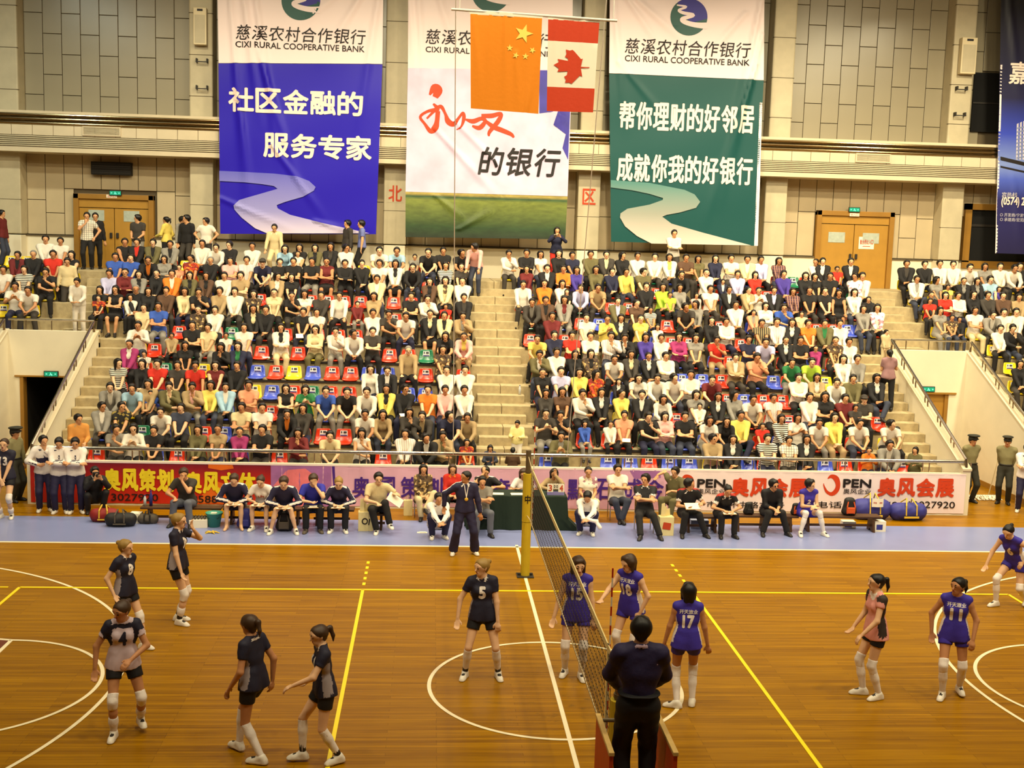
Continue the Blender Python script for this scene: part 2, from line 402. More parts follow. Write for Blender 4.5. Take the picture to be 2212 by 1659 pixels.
MB().box(DRx0+.25, DRx0+.7, VY+.06, VY+.085, 1.25, 1.75, M_glass).build('window_pane', d)
MB().box(VR-.02, VR, 10.9, VY, 0, .14, M_ochre2).build('baseboard_right', kind='structure')

# ---- back wall: pillars, panels, cornice ---------------------------
PILX = [-15.0, -9.12, -3.08, 3.1, 9.2, 15.1, 21.1, -21.0]
Z0 = ROW_Z(NROW)
ZT = 6.07
for i, x in enumerate(sorted(PILX)):
    p = MB().box(x-.36, x+.36, 21.5, 22.2, 9.75, CEIL_Z, M_stone, .05).build('pillar', kind='structure')
    for z in (10.45, 11.7, 12.95, 14.2):
        MB().box(x-.364, x+.364, 21.496, 21.6, z, z+.02, M_joint).build('joint', p)
    q = MB().box(x-.36, x+.36, 21.5, 22.2, ZT, 8.6, M_stone, .03).build('pillar', kind='structure')
    MB().box(x-.364, x+.364, 21.496, 21.6, 7.12, 7.135, M_joint).build('joint', q)
    MB().box(x-.34, x+.34, 21.52, 22.2, Z0, ZT-.03, M_white, .02).build('plinth', q)
_b = MB()
for a, b_ in ((-XS, -13.18), (-10.70, 10.74), (13.36, XS)): _b.box(a, b_, 22.0, 22.16, Z0, ZT-.04, M_white)
wl = _b.build('wall_back_dado', kind='structure')
for a, b_ in ((-XS, -13.18), (-10.70, 10.74), (13.36, XS)): MB().box(a, b_, 21.96, 22.1, ZT-.05, ZT-.01, M_joint).build('trim_groove', wl)
_pm = {}
def panel(x0, x1, z0, z1, y, parent, m=M_panel):
    g = .009; w, h = round(x1-x0-2*g, 3), round(z1-z0-2*g, 3)
    if (w, h, m.name) not in _pm: _pm[w, h, m.name] = MB().box(-w/2, w/2, 0, .03, -h/2, h/2, m, .007).mesh('panel')
    o = ob('panel', _pm[w, h, m.name], parent, ((x0+x1)/2, y, (z0+z1)/2))
    o.rotation_euler = (random.uniform(-.004, .004), 0, random.uniform(-.004, .004))
bays = sorted(PILX)
DOORS = [(-13.2, -10.68), (10.75, 13.35), (15.9, 20.4)]
for i in range(len(bays)-1):
    a, b = bays[i]+.36, bays[i+1]-.36; n = 9; w = (b-a)/n
    for c in range(n):
        x0 = a+c*w
        off = (.0, .62)[c % 2]
        z = 9.78-off if off else 9.78
        edges = [9.78]+[e for e in np.arange(9.78+.62+off, CEIL_Z-.6, 1.24)]+[CEIL_Z-.02]
        for e0, e1 in zip(edges[:-1], edges[1:]):
            if 15.4 < x0 < 17.0 and e0 < 12.2 and e1 > 10.3 and x0 > 15.7: continue
            panel(x0, x0+w, e0, e1, 22.1, wall_back)
        xm = x0+w/2
        zd = 7.5 if any(p-.35 < xm < q+.35 for p, q in DOORS) else ZT
        cut = (7.15, 6.75, 7.4)[c % 3]
        if zd > ZT:
            panel(x0, x0+w, 7.52, 8.6, 22.08, wall_back, M_beige)
            for p, q in DOORS:
                if p-.35 < xm < q+.35 and p < 15:
                    if x0 < p-.1: panel(x0, min(x0+w, p), ZT, 7.52, 22.08, wall_back, M_beige)
                    elif x0+w > q+.1: panel(max(x0, q), x0+w, ZT, 7.52, 22.08, wall_back, M_beige)
        else:
            panel(x0, x0+w, ZT, cut, 22.08, wall_back, M_beige); panel(x0, x0+w, cut, 8.6, 22.08, wall_back, M_beige)
# the cornice that runs in front of the pillars
YC = 21.0
co = MB().box(-XS, XS, YC+.12, 22.2, 8.57, 9.75, M_cream).build('trim_cornice', kind='structure')
for k in range(3):
    MB().tube([(-XS, YC+.03, 9.43+.125*k), (XS, YC+.03, 9.43+.125*k)], .052, M_chrome, 12).build('chrome_bar', co)
MB().box(-XS, XS, YC, 21.4, 9.72, 9.8, M_cream).build('cornice_cap', co)
x = -XS
while x < XS-.1:
    MB().box(x+.006, x+.62-.006, YC, YC+.13, 9.07, 9.37, M_cream, .006).build('fascia_panel', co); x += .62
for k in range(6): MB().box(-XS, XS, YC+.015, YC+.13, 8.735+.057*k, 8.735+.057*k+.036, M_stone, .008).build('slat', co)
MB().box(-XS, XS, YC+.005, YC+.13, 8.57, 8.71, M_cream).build('cornice_base', co)
def vent(px0, px1, py, lab):
    a = at_y(px0, py, YC-.02); b_ = at_y(px1, py, YC-.02)
    r = empty('air_vent', (a[0], YC-.02, 9.1), label=lab, cat='vent'); w = b_[0]-a[0]
    for q in ((0, w, 0, .04), (0, w, .24, .28), (0, .04, .04, .24), (w-.04, w, .04, .24)): MB().box(q[0], q[1], -.02, .02, q[2], q[3], M_cream, .004).build('frame', r)
    for k in range(5): MB().box(.04, w-.04, -.005, .015, .052+.038*k, .052+.038*k+.022, M_stone).build('slat', r)
vent(178, 261, 300, 'rectangular air vent in the cornice above the dark grille')
vent(1848, 1924, 345, 'rectangular air vent in the cornice near the white loudspeaker box')
g = at_y(196, 350, 21.85); h = at_y(283, 375, 21.85)
r = empty('grille', (g[0], 21.85, 7.98), label='dark rectangular grille below the cornice above the door', cat='grille')
MB().box(0, h[0]-g[0], 0, .225, 0, .4, M_grille, .01).build('body', r)
for k in range(5): MB().box(.03, h[0]-g[0]-.03, -.012, 0, .05+.07*k, .075+.07*k, M_dark).build('slat', r)
# double doors of the concourse
def double_door(name, x0, x1, ztop, open_right=False):
    d = MB().box(x0-.16, x0, 21.93, 22.15, Z0, ztop+.16, M_ochre2, .01).box(x1, x1+.16, 21.93, 22.15, Z0, ztop+.16, M_ochre2, .01).box(x0-.16, x1+.16, 21.93, 22.15, ztop, ztop+.16, M_ochre2, .01).build(name, kind='structure')
    MB().box(x0, x1, 22.10, 22.15, Z0, ztop, M_black).build('unlit_backing', d)  # black sheet standing in for the unlit space behind the leaves
    MB().box(x0, x1, 22.0, 22.1, ztop-.26, ztop, M_ochre).build('transom', d)
    m = (x0+x1)/2
    for s, (p, q) in enumerate(((x0, m-.01), (m+.01, x1))):
        lw = q-p
        e = MB().box(0, lw, -.025, .025, 0, ztop-.28-Z0, M_ochre, .006)
        lf = e.build('door_leaf', d, (p, 22.05, Z0))
        if open_right and s: lf.location = (q, 22.05, Z0); lf.rotation_euler = (0, 0, math.pi-.34); 
        sg = -1 if not (open_right and s) else 1
        MB().box(.28, lw-.3, sg*.03-.006, sg*.03+.006, 1.48, 1.82, M_glass, .004).build('window_pane', lf)
        MB().box(lw-.13 if not s or open_right else .05, lw-.05 if not s or open_right else .13, sg*.06-.02, sg*.06+.02, .95, 1.12, M_dark, .01).build('door_handle', lf)
    return d
double_door('door_2', -13.02, -10.86, 7.22)
dR = double_door('door_3', 10.9, 13.2, 7.42)
# the dark glazed doorway at the far side
d = MB().box(15.75, 15.98, 21.93, 22.15, ZT-.05, 7.95, M_ochre2).box(15.75, 20.4, 21.93, 22.15, 7.75, 7.95, M_ochre2).box(15.75, 20.4, 21.93, 22.15, ZT-.25, ZT+.0, M_ochre2).build('window_1', kind='structure')
MB().box(15.95, 20.4, 22.02, 22.07, ZT, 7.75, M_black).build('window_pane', d)
MB().box(15.95, 20.4, 21.99, 22.03, 7.2, 7.28, M_dark).build('glazing_bar', d)
d = MB().box(15.75, 17.05, 22.02, 22.12, 10.3, 12.2, M_black).build('window_2', kind='structure')
MB().box(15.75, 17.05, 21.99, 22.03, 11.2, 11.25, M_dark).build('glazing_bar', d)

# exit signs
M_sign = mat('exit_sign_green', (20, 150, 120), .4, emit=.7); M_signw = mat('exit_sign_figure', (120, 235, 215), .4, emit=1.6)
def flat_text(parent, body, x, y, z, m, width=None, height=None, bold=0, name='lettering', rx=math.pi/2, **k):
    if len(body) > 1 and all(ord(c) > 0x2e80 for c in body) and width:
        n = len(body); w = width/n
        for i, c in enumerate(body): o = flat_text(parent, c, x+(i-(n-1)/2)*w, y, z, m, w*.9, height, bold, 'character', rx)
        return o
    v, f = text_mesh(body, width, height, bold, **k); o = ob(name, mk_mesh(name, v, f, [m]), parent, (x, y, z), (rx, 0, 0)); return o
def exit_sign(x, y, z, lab, w=.38):
    r = empty('exit_sign', (x, y, z), label=lab, cat='exit sign', group='illuminated exit signs')
    MB().box(-w/2, w/2, 0, .05, 0, .16, M_dark, .008).build('case', r)
    MB().box(-w/2+.02, w/2-.02, -.004, .001, .02, .14, M_sign).build('face', r)
    b = MB()
    b.tube([(-.01, -.008, .115), (-.005, -.008, .08), (-.03, -.008, .045)], .011, M_signw, 6).tube([(-.005, -.008, .08), (.03, -.008, .06), (.02, -.008, .035)], .011, M_signw, 6)
    b.build('running_figure', r)
    for s in (-1, 1): MB().prism([(s*.15, .08), (s*.1, .1), (s*.1, .06)][::s], 'y', -.008, -.004, M_signw).build('arrow', r)
p = at_y(249, 417, 21.88); exit_sign(p[0], 21.88, p[2]-.08, 'green exit sign over the first pair of double doors')
p = at_y(1846, 453, 21.88); exit_sign(p[0], 21.88, p[2]-.08, 'green exit sign over the second pair of double doors')
p = at_y(110, 808, VY-.06); exit_sign(p[0], VY-.06, p[2]-.08, 'green exit sign over the dark floor level opening')
p = at_y(2006, 841, VY-.06); exit_sign(p[0], VY-.06, p[2]-.08, 'green exit sign over the ochre floor level door')
M_red = mat('red_sign_paint', (190, 62, 22), .6); M_paper = mat('paper_white', (238, 228, 205), .8)
# notices on the doors, characters on the pillars
p = at_y(1872, 525, 22.0); r = empty('paper_notice', (p[0], 22.016, p[2]), label='white paper notice with red characters taped to the door leaf', cat='notice')
MB().box(-.26, .26, 0, .006, -.2, .2, M_paper).build('sheet', r)
flat_text(r, '看台西北入口', 0, -.006, .03, M_red, .46, .15, .01); MB().prism([(-.14, -.12), (.13, -.12), (.13, -.1), (-.1, -.1)], 'y', -.006, -.003, M_red).build('arrow', r)
for px, lab in ((241, 'first pair of double doors'), (1846, 'second pair of double doors')):
    p = at_y(px, 424 if px < 900 else 464, 21.92); r = empty('door_plate', (p[0], 21.92, p[2]), label=f'small lettered plate on the frame of the {lab}', cat='sign')
    MB().box(-.16, .16, 0, .01, -.05, .05, M_paper).build('plate', r); flat_text(r, '出入口', 0, -.005, 0, M_red, .26, .08)
for ch, x in (('北', -3.08), ('区', 3.1)):
    p = at_y(853 if x < 0 else 1275, 418 if x < 0 else 425, 21.49)
    r = empty('pillar_character', (x, 21.49, p[2]), label=f'red painted character {"beside the blue banner" if x<0 else "beside the green banner"} on a pillar', cat='sign', group='red characters on the pillars')
    MB().box(-.26, .26, .004, .012, -.28, .28, M_stone).build('board', r)
    flat_text(r, ch, 0, -.004, 0, M_red, .42, .5, .022)
# ================================================================== figures
# A body is one continuous surface: tapered limbs and masses blended in a distance field, then meshed.
V3 = lambda *a: np.array(a if len(a) == 3 else a[0], float)
def unit(v): v = np.asarray(v, float); return v/(np.linalg.norm(v)+1e-9)
def cap(a, b, ra, rb=None, m=0, k=.02, flat=None, clip=0, op='+'):
    return (np.asarray(a, float), np.asarray(b, float), ra, ra if rb is None else rb, m, k, flat, clip, op)
def field_mesh(prims, vox, wob=0.0):
    "surface nets over the blended field of the prims; returns verts, quads, material index per quad"
    lo = np.min([np.minimum(p[0], p[1])-max(p[2], p[3]) for p in prims if p[8] == '+'], 0)-3*vox
    hi = np.max([np.maximum(p[0], p[1])+max(p[2], p[3]) for p in prims if p[8] == '+'], 0)+3*vox
    n = np.ceil((hi-lo)/vox).astype(int)+1
    ax = [(lo[i]+vox*np.arange(n[i])).astype(np.float32) for i in range(3)]
    G = np.full(n, .2, np.float32); M = np.zeros(n, np.int8)
    for a, b, ra, rb, m, k, flat, clip, op in prims:
        if op == 'p': continue
        r = max(ra, rb)+3.2*vox+k
        fl = 1.0 if flat is None else max(1.0, 1/flat[1])
        s = []
        for i in range(3):
            i0 = int(np.floor((min(a[i], b[i])-r*fl-lo[i])/vox)); i1 = int(np.ceil((max(a[i], b[i])+r*fl-lo[i])/vox))+1
            s.append(slice(max(0, i0), max(1, min(n[i], i1))))
        s = tuple(s); X = ax[0][s[0]][:, None, None]; Y = ax[1][s[1]][None, :, None]; Z = ax[2][s[2]][None, None, :]
        if X.size == 0 or Y.size == 0 or Z.size == 0: continue
        px, py, pz = X-a[0], Y-a[1], Z-a[2]; ab = b-a; L2 = float(ab@ab)+1e-12
        if flat is not None:
            fa, ff = flat; t0 = (px*fa[0]+py*fa[1]+pz*fa[2])
            base = ab@fa
            q = (ff-1)*t0; px = px+q*fa[0]; py = py+q*fa[1]; pz = pz+q*fa[2]
            ab = ab+(ff-1)*base*fa; L2 = float(ab@ab)+1e-12
        t = np.clip((px*ab[0]+py*ab[1]+pz*ab[2])/L2, 0, 1)
        d = np.sqrt((px-t*ab[0])**2+(py-t*ab[1])**2+(pz-t*ab[2])**2)-(ra+(rb-ra)*t)
        if clip:
            L = math.sqrt(L2); tt = (px*ab[0]+py*ab[1]+pz*ab[2])/L
            if clip & 2: d = np.maximum(d, tt-L)
            if clip & 1: d = np.maximum(d, -tt)
        g = G[s]
        if op == '-':
            G[s] = np.maximum(g, -d); continue
        M[s] = np.where(d < g, m, M[s])
        if k > 0:
            h = np.clip(.5+.5*(g-d)/k, 0, 1); G[s] = g*(1-h)+d*h-k*h*(1-h)
        else: G[s] = np.minimum(g, d)
    if wob:
        X = ax[0][:, None, None]; Y = ax[1][None, :, None]; Z = ax[2][None, None, :]
        G = G+wob*(np.sin(31*X+17*Z+5*np.sin(9*Z))*.6+np.sin(43*Z+21*Y-13*X)*.4)
    I = G < 0
    I[0] = I[-1] = False; I[:, 0] = I[:, -1] = False; I[:, :, 0] = I[:, :, -1] = False
    c = I[:-1, :-1, :-1].astype(np.int8)
    tot = np.zeros(np.array(n)-1, np.int8)
    for dx in (0, 1):
        for dy in (0, 1):
            for dz in (0, 1): tot += I[dx:n[0]-1+dx, dy:n[1]-1+dy, dz:n[2]-1+dz]
    act = (tot > 0) & (tot < 8)
    idx = np.full(act.shape, -1, np.int32); cells = np.argwhere(act); idx[act] = np.arange(len(cells))
    acc = np.zeros((len(cells), 3), np.float32); cnt = np.zeros(len(cells), np.float32)
    for e in range(3):
        o = [i for i in range(3) if i != e]
        for u in (0, 1):
            for w in (0, 1):
                q = cells.copy(); q[:, o[0]] += u; q[:, o[1]] += w; q2 = q.copy(); q2[:, e] += 1
                g0 = G[q[:, 0], q[:, 1], q[:, 2]]; g1 = G[q2[:, 0], q2[:, 1], q2[:, 2]]
                i0 = I[q[:, 0], q[:, 1], q[:, 2]]; i1 = I[q2[:, 0], q2[:, 1], q2[:, 2]]
                x = i0 != i1; t = np.clip(g0/(g0-g1+1e-9), 0, 1)
                pt = (q-cells).astype(np.float32); pt[:, e] += t
                acc[x] += pt[x]; cnt[x] += 1
    verts = lo+vox*(cells+acc/np.maximum(cnt, 1)[:, None])
    vm = M[cells[:, 0], cells[:, 1], cells[:, 2]]
    near = np.round(cells+acc/np.maximum(cnt, 1)[:, None]).astype(int)
    vm = M[near[:, 0], near[:, 1], near[:, 2]]
    paint = [p for p in prims if p[8] == 'p']
    quads = []
    for e in range(3):
        o = [(e+1) % 3, (e+2) % 3]
        sl0 = [slice(None)]*3; sl1 = [slice(None)]*3; sl0[e] = slice(0, n[e]-1); sl1[e] = slice(1, n[e])
        ch = I[tuple(sl0)] != I[tuple(sl1)]
        E_ = np.argwhere(ch)
        if not len(E_): continue
        ins = I[E_[:, 0], E_[:, 1], E_[:, 2]]
        cs = []
        for u, w in ((1, 1), (0, 1), (0, 0), (1, 0)):
            q = E_.copy(); q[:, o[0]] -= u; q[:, o[1]] -= w; cs.append(idx[q[:, 0], q[:, 1], q[:, 2]])
        Qd = np.stack(cs, 1); Qd[~ins] = Qd[~ins][:, ::-1]; quads.append(Qd)
    F = np.concatenate(quads); F = F[(F >= 0).all(1)]
    # one relaxing pass removes the grid steps
    nb = np.zeros_like(verts); c2 = np.zeros(len(verts))
    for i in range(4):
        np.add.at(nb, F[:, i], verts[F[:, (i+1) % 4]]); np.add.at(c2, F[:, i], 1)
    verts = verts*.45+.55*nb/np.maximum(c2, 1)[:, None]
    fm = vm[F[:, 0]]
    if paint:
        c = verts[F].mean(1)
        for a, b, ra, rb, m, *_ in paint:
            ab = b-a; t = np.clip(((c-a)@ab)/(ab@ab+1e-12), 0, 1); d = np.linalg.norm(c-a-t[:, None]*ab, axis=1)
            fm[d < ra+(rb-ra)*t] = m
    return verts, F, fm
def np_mesh(name, v, F, mats, mi=None):
    me = bpy.data.meshes.new(name); me.vertices.add(len(v)); me.vertices.foreach_set('co', np.asarray(v, np.float32).ravel())
    me.loops.add(F.size); me.loops.foreach_set('vertex_index', F.ravel().astype(np.int32))
    me.polygons.add(len(F)); me.polygons.foreach_set('loop_start', np.arange(0, F.size, F.shape[1], dtype=np.int32))
    for m in mats: me.materials.append(m)
    if mi is not None: me.polygons.foreach_set('material_index', np.asarray(mi, np.int32))
    me.polygons.foreach_set('use_smooth', np.ones(len(F), bool))
    me.update(calc_edges=True); return me
_TMP = bpy.data.scenes.new('workshop')
def thin(me, ratio):
    "collapse the flat parts of a dense mesh"
    o = bpy.data.objects.new('thin', me); _TMP.collection.objects.link(o)
    d = o.modifiers.new('d', 'DECIMATE'); d.ratio = ratio
    vl = _TMP.view_layers[0]; vl.update(); dg = vl.depsgraph; dg.update()
    out = bpy.data.meshes.new_from_object(o.evaluated_get(dg)); nm = me.name
    bpy.data.objects.remove(o); bpy.data.meshes.remove(me); out.name = nm.split('.')[0]; return out
def fmesh(name, prims, vox, mats, wob=0.0, ratio=None):
    v, F, mi = field_mesh(prims, vox, wob); me = np_mesh(name, v, F, mats, mi)
    r = ratio if ratio is not None else (.38 if name == 'body' else .3)
    return thin(me, r) if len(F) > 600 and r < 1 else me

def rot(axis, ang):
    return np.array(Matrix.Rotation(ang, 3, Vector(axis)))
def ik(a, c, l1, l2, pole):
    a, c = V3(a), V3(c); d = np.linalg.norm(c-a); t = unit(c-a)
    D = min(d, (l1+l2)*.998); D = max(D, abs(l1-l2)+.02); c = a+t*D
    x = (l1*l1-l2*l2+D*D)/(2*D); h = math.sqrt(max(l1*l1-x*x, 0)); p = V3(pole); p = unit(p-t*(p@t))
    return a+t*x+p*h, c
class Pose:
    """Joints in the figure's own space: it faces -Y, its left is +X.
    wr/an: wrist and ankle targets (left, right); hd: hand directions; hy/hp/hr: head yaw/pitch/roll in degrees."""
    def __init__(s, h=1.7, fem=False, pel=(0, 0, .93), lean=0, twist=0, side=0, wr=None, an=None, kp=None, ep=None,
                 hd=None, hy=0, hp=0, hr=0, toe=None, curl=.5, wide=1.0, hipyaw=0, headfwd=0.0):
        k = h/1.70; s.k = k; s.fem = fem; s.curl = curl; s.wide = wide
        R = rot((0, 0, 1), math.radians(twist+hipyaw)) @ rot((0, 1, 0), math.radians(side)) @ rot((1, 0, 0), math.radians(lean))
        Rp = rot((0, 0, 1), math.radians(hipyaw))
        s.up, s.fw, s.lf = R@V3(0, 0, 1), R@V3(0, -1, 0), R@V3(1, 0, 0); s.pfw, s.plf = Rp@V3(0, -1, 0), Rp@V3(1, 0, 0)
        s.pel = V3(pel); sw = (.148 if fem else .17)*k*wide; hw = (.098 if fem else .09)*k
        s.chest = s.pel+s.up*.34*k; s.neck = s.pel+s.up*.50*k+s.fw*headfwd*.5
        s.sh = [s.neck-s.up*.045*k+s.lf*sw*q for q in (1, -1)]
        s.hip = [s.pel-V3(0, 0, .03)*k+s.plf*hw*q for q in (1, -1)]
        H = R @ rot((0, 0, 1), math.radians(hy)) @ rot((1, 0, 0), math.radians(hp-lean*.6)) @ rot((0, 1, 0), math.radians(hr))
        s.hu, s.hf, s.hl = H@V3(0, 0, 1), H@V3(0, -1, 0), H@V3(1, 0, 0); s.H = H
        s.head = s.neck+unit(s.up+s.hu)*.145*k+s.fw*(.025*k+headfwd)
        s.el, s.wr, s.hdir = [], [], []
        wr = wr or [(.27, -.05, .85), (-.27, -.05, .85)]
        for i, q in enumerate((1, -1)):
            pole = V3(ep[i]) if ep and ep[i] is not None else V3(.5*q, .8, -.3)
            e, w = ik(s.sh[i], V3(wr[i]), .285*k, .25*k, pole); s.el.append(e); s.wr.append(w)
            s.hdir.append(unit(V3(hd[i])) if hd and hd[i] is not None else unit(w-e))
        s.kn, s.an, s.toe = [], [], []
        an = an or [(.11, 0, .08), (-.11, 0, .08)]
        for i, q in enumerate((1, -1)):
            pole = V3(kp[i]) if kp and kp[i] is not None else V3(.12*q, -1, .2)
            kk, a = ik(s.hip[i], V3(an[i]), .43*k, .42*k, pole); s.kn.append(kk); s.an.append(a)
            s.toe.append(unit(V3(toe[i])) if toe and toe[i] is not None else unit(V3(.25*q, -1, 0)))

def torso(p, g=0.0, m=0, low=0.0):
    "trunk masses, grown by g"
    k = p.k; w = p.wide; f = p.fem; fl = (p.fw, 1.32); L = []
    L.append(cap(p.pel+p.plf*.055*k, p.pel-p.plf*.055*k, (.118 if f else .108)*k*w+g, m=m, k=.05, flat=(p.pfw, 1.12)))
    L.append(cap(p.pel+p.up*.05*k, p.chest-p.up*.08*k, (.118 if f else .126)*k*w+g, (.112 if f else .132)*k*w+g, m, .05, fl))
    L.append(cap(p.chest+p.lf*.055*k-p.up*.04*k, p.chest-p.lf*.055*k-p.up*.04*k, (.105 if f else .12)*k*w+g, m=m, k=.05, flat=fl))
    L.append(cap(p.chest+p.lf*.075*k+p.up*.05*k, p.chest-p.lf*.075*k+p.up*.05*k, (.092 if f else .105)*k*w+g, m=m, k=.04, flat=fl))
    L.append(cap(p.sh[0]*.86+p.sh[1]*.14, p.sh[0]*.14+p.sh[1]*.86, (.046 if f else .054)*k+g, m=m, k=.04))
    for i in (0, 1): L.append(cap(p.neck+p.up*.02*k, p.sh[i]+p.up*.012*k, .05*k+g, .045*k+g, m, .03))
    if f:
        for q in (1, -1): L.append(cap(p.chest+p.lf*.065*k*q+p.fw*.066*k+p.up*.01, p.chest+p.lf*.065*k*q+p.fw*.07*k-p.up*.01, .042*k+g, m=m, k=.05))
    return L
def hand(p, i, m=0):
    "palm, four fingers of different lengths with a knuckle bend, and a thumb from the side of the palm"
    k = p.k; w = p.wr[i]; d = p.hdir[i]; q = (1, -1)[i]
    ax = unit(np.cross(d, p.lf*q+V3(0, 0, .01))); side = unit(np.cross(ax, d)); L = []
    # side points away from the thumb
    up = unit(np.cross(d, side)); cu = p.curl
    L.append(cap(w+d*.015*k, w+d*.075*k, .026*k, .033*k, m, .012, (up, 1.7)))
    for j, (o, ln) in enumerate(((-.03, .075), (-.010, .084), (.011, .078), (.03, .062))):
        a = w+d*.085*k+side*o*k; dd = unit(d*(1-.45*cu)+(-up)*.6*cu); b = a+dd*ln*.5*k
        d2 = unit(d*(1-1.1*cu)+(-up)*1.0*cu); c = b+d2*ln*.5*k
        L += [cap(a-d*.02*k, b, .0125*k, .0115*k, m, .003), cap(b, c, .0115*k, .0105*k, m, .002)]
    a = w+d*.03*k-side*.026*k; b = a+unit(-side*.8+d*.8-up*.3*cu)*.04*k; c = b+unit(-side*.2+d*1.-up*.5*cu)*.032*k
    return L+[cap(a, b, .013*k, .0115*k, m, .006), cap(b, c, .0115*k, .009*k, m, .003)]
def arm(p, i, g=0.0, m=0, upto=2.0, clip=False, a0=0.0):
    k = p.k; f = .9 if p.fem else 1.0; L = []
    s, e, w = p.sh[i], p.el[i], p.wr[i]
    L.append(cap(s, s+(e-s)*.2, .053*k*f+g, .053*k*f+g, m, .03))
    if upto >= 1:
        L.append(cap(s, e, .05*k*f+g, .041*k*f+g, m, .03))
        t = min(1., upto-1)
        if t > 0:
            b = e+(w-e)*t; r1 = .043*k*f+g; r2 = (.043+( .027-.043)*t)*k*f+g
            L.append(cap(e, b, r1, r2, m, .02, None, 2 if clip else 0))
    else:
        b = s+(e-s)*upto; L.append(cap(s, b, .053*k*f+g, (.053-.008*upto)*k*f+g, m, .03, None, 2 if clip else 0))
    return L
def leg(p, i, g=0.0, m=0, upto=2.0, clip=False, gl=None):
    k = p.k; f = 1.0; L = []; h, n, a = p.hip[i], p.kn[i], p.an[i]; gl = g if gl is None else gl
    if upto >= 1:
        L.append(cap(h, n, .084*k+g, .05*k+g, m, .04))
        t = min(1., upto-1)
        if t > 0:
            mid = n+(a-n)*min(.38, t); L.append(cap(n, mid, .048*k+g, .05*k+gl, m, .02, None, 2 if clip and t <= .38 else 0))
            if t > .38:
                b = n+(a-n)*t; L.append(cap(mid, b, .05*k+gl, (.05-.02*(t-.38)/.62)*k+gl, m, .02, None, 2 if clip else 0))
    else:
        b = h+(n-h)*upto; L.append(cap(h, b, .084*k+g, (.084-.032*upto)*k+g, m, .04, None, 2 if clip else 0))
    return L
def foot(p, i, g=0.0, m=0):
    k = p.k; a, t = p.an[i], p.toe[i]; dn = V3(0, 0, -1); hl = a+dn*.04*k-t*.03*k; ball = a+dn*.05*k+t*.11*k; tp = a+dn*.054*k+t*.155*k
    return [cap(a, hl, .032*k+g, .032*k+g, m, .02), cap(a, ball, .03*k+g, .024*k+g, m, .03), cap(hl, ball, .028*k+g, .03*k+g, m, .02), cap(ball, tp, .03*k+g, .02*k+g, m, .02)]
def headp(p, m=0, eye=1, lip=2, face=True, brow=True):
    k = p.k; c, u, f, l = p.head, p.hu, p.hf, p.hl; q = lambda a, b, d: c+(f*a+u*b+l*d)*k
    L = [cap(p.neck-p.up*.03*k, q(-.012, -.06, 0), .054*k*(.88 if p.fem else 1), .05*k*(.88 if p.fem else 1), m, .03),
         cap(q(-.028, .03, 0), q(.018, .028, 0), .081*k, .077*k, m, .02),
         cap(q(.03, .0, 0), q(.036, -.05, 0), .06*k, .046*k, m, .03), cap(q(.045, -.078, 0), q(.05, -.08, 0), .032*k, m=m, k=.03)]
    for s in (1, -1): L.append(cap(q(-.008, .012, .078*s), q(-.002, -.025, .074*s), .014*k, .011*k, m, .008))
    if face:
        L.append(cap(q(.088, .012, 0), q(.108, -.024, 0), .009*k, .014*k, m, .012))
        for s in (1, -1):
            L.append(cap(q(.07, .03, .03*s), q(.066, .03, .045*s), .022*k, m=m, k=.015))
            L.append(cap(q(.09, .006, .025*s), q(.082, .006, .036*s), .0088*k, m=eye, op='p'))
            if brow: L.append(cap(q(.095, .034, .02*s), q(.08, .037, .044*s), .0066*k, m=eye, op='p'))
        L.append(cap(q(.082, -.05, .016), q(.082, -.05, -.016), .011*k, m=m, k=.006))
        L.append(cap(q(.096, -.05, .016), q(.096, -.05, -.016), .012*k, m=lip, op='p'))
    return L
def hairp(p, style, m=0):
    k = p.k; c, u, f, l = p.head, p.hu, p.hf, p.hl; q = lambda a, b, d: c+(f*a+u*b+l*d)*k; L = []
    tight = style in ('crop', 'tail', 'bun')
    big = .003 if tight else .012
    L += [cap(q(-.03, .036, 0), q(.012, .04, 0), (.087+big)*k, (.08+big)*k, m, .02), cap(q(-.05, .0, 0), q(-.048, -.04, 0), .064*k, .048*k, m, .03)]
    if not tight:
        L += [cap(q(.045, .098, .035), q(.052, .094, -.04), .026*k, m=m, k=.03), cap(q(-.05, .11, .02), q(.0, .115, -.01), .02*k, m=m, k=.03)]
    for s in (1, -1): L.append(cap(q(-.012, .045, .066*s), q(-.006, .005, .07*s), .022*k, .015*k, m, .02))
    if style in ('bob', 'long'):
        for s in (1, -1): L.append(cap(q(-.012, .03, .076*s), q(.002, -.085 if style == 'bob' else -.15, .08*s), .03*k, .022*k, m, .03))
        for s in (.03, -.03): L.append(cap(q(-.06, 0, s), q(-.055, -.1 if style == 'bob' else -.26, s), .052*k, .042*k, m, .03))
    # the face is cut free
    L.append(cap(q(.16, .0, .0), q(.15, -.2, 0), .115*k, .12*k, op='-'))
    L.append(cap(q(.125, .03, .03), q(.125, .03, -.03), .062*k, op='-'))
    if style in ('short', 'crop', 'tail', 'bun'):
        L.append(cap(q(.06, -.05, .0), q(.05, -.13, 0), .078*k, .1*k, op='-'))
    if style == 'tail': L += [cap(q(-.11, .05, 0), q(-.15, .045, 0), .02*k, .03*k, m, .01), cap(q(-.15, .045, 0), q(-.17, -.05, .01), .03*k, .022*k, m, .02), cap(q(-.17, -.05, .01), q(-.16, -.12, .012), .022*k, .008*k, m, .02)]
    if style == 'bun': L += [cap(q(-.11, .06, 0), q(-.13, .062, 0), .036*k, .034*k, m, .01)]
    return L
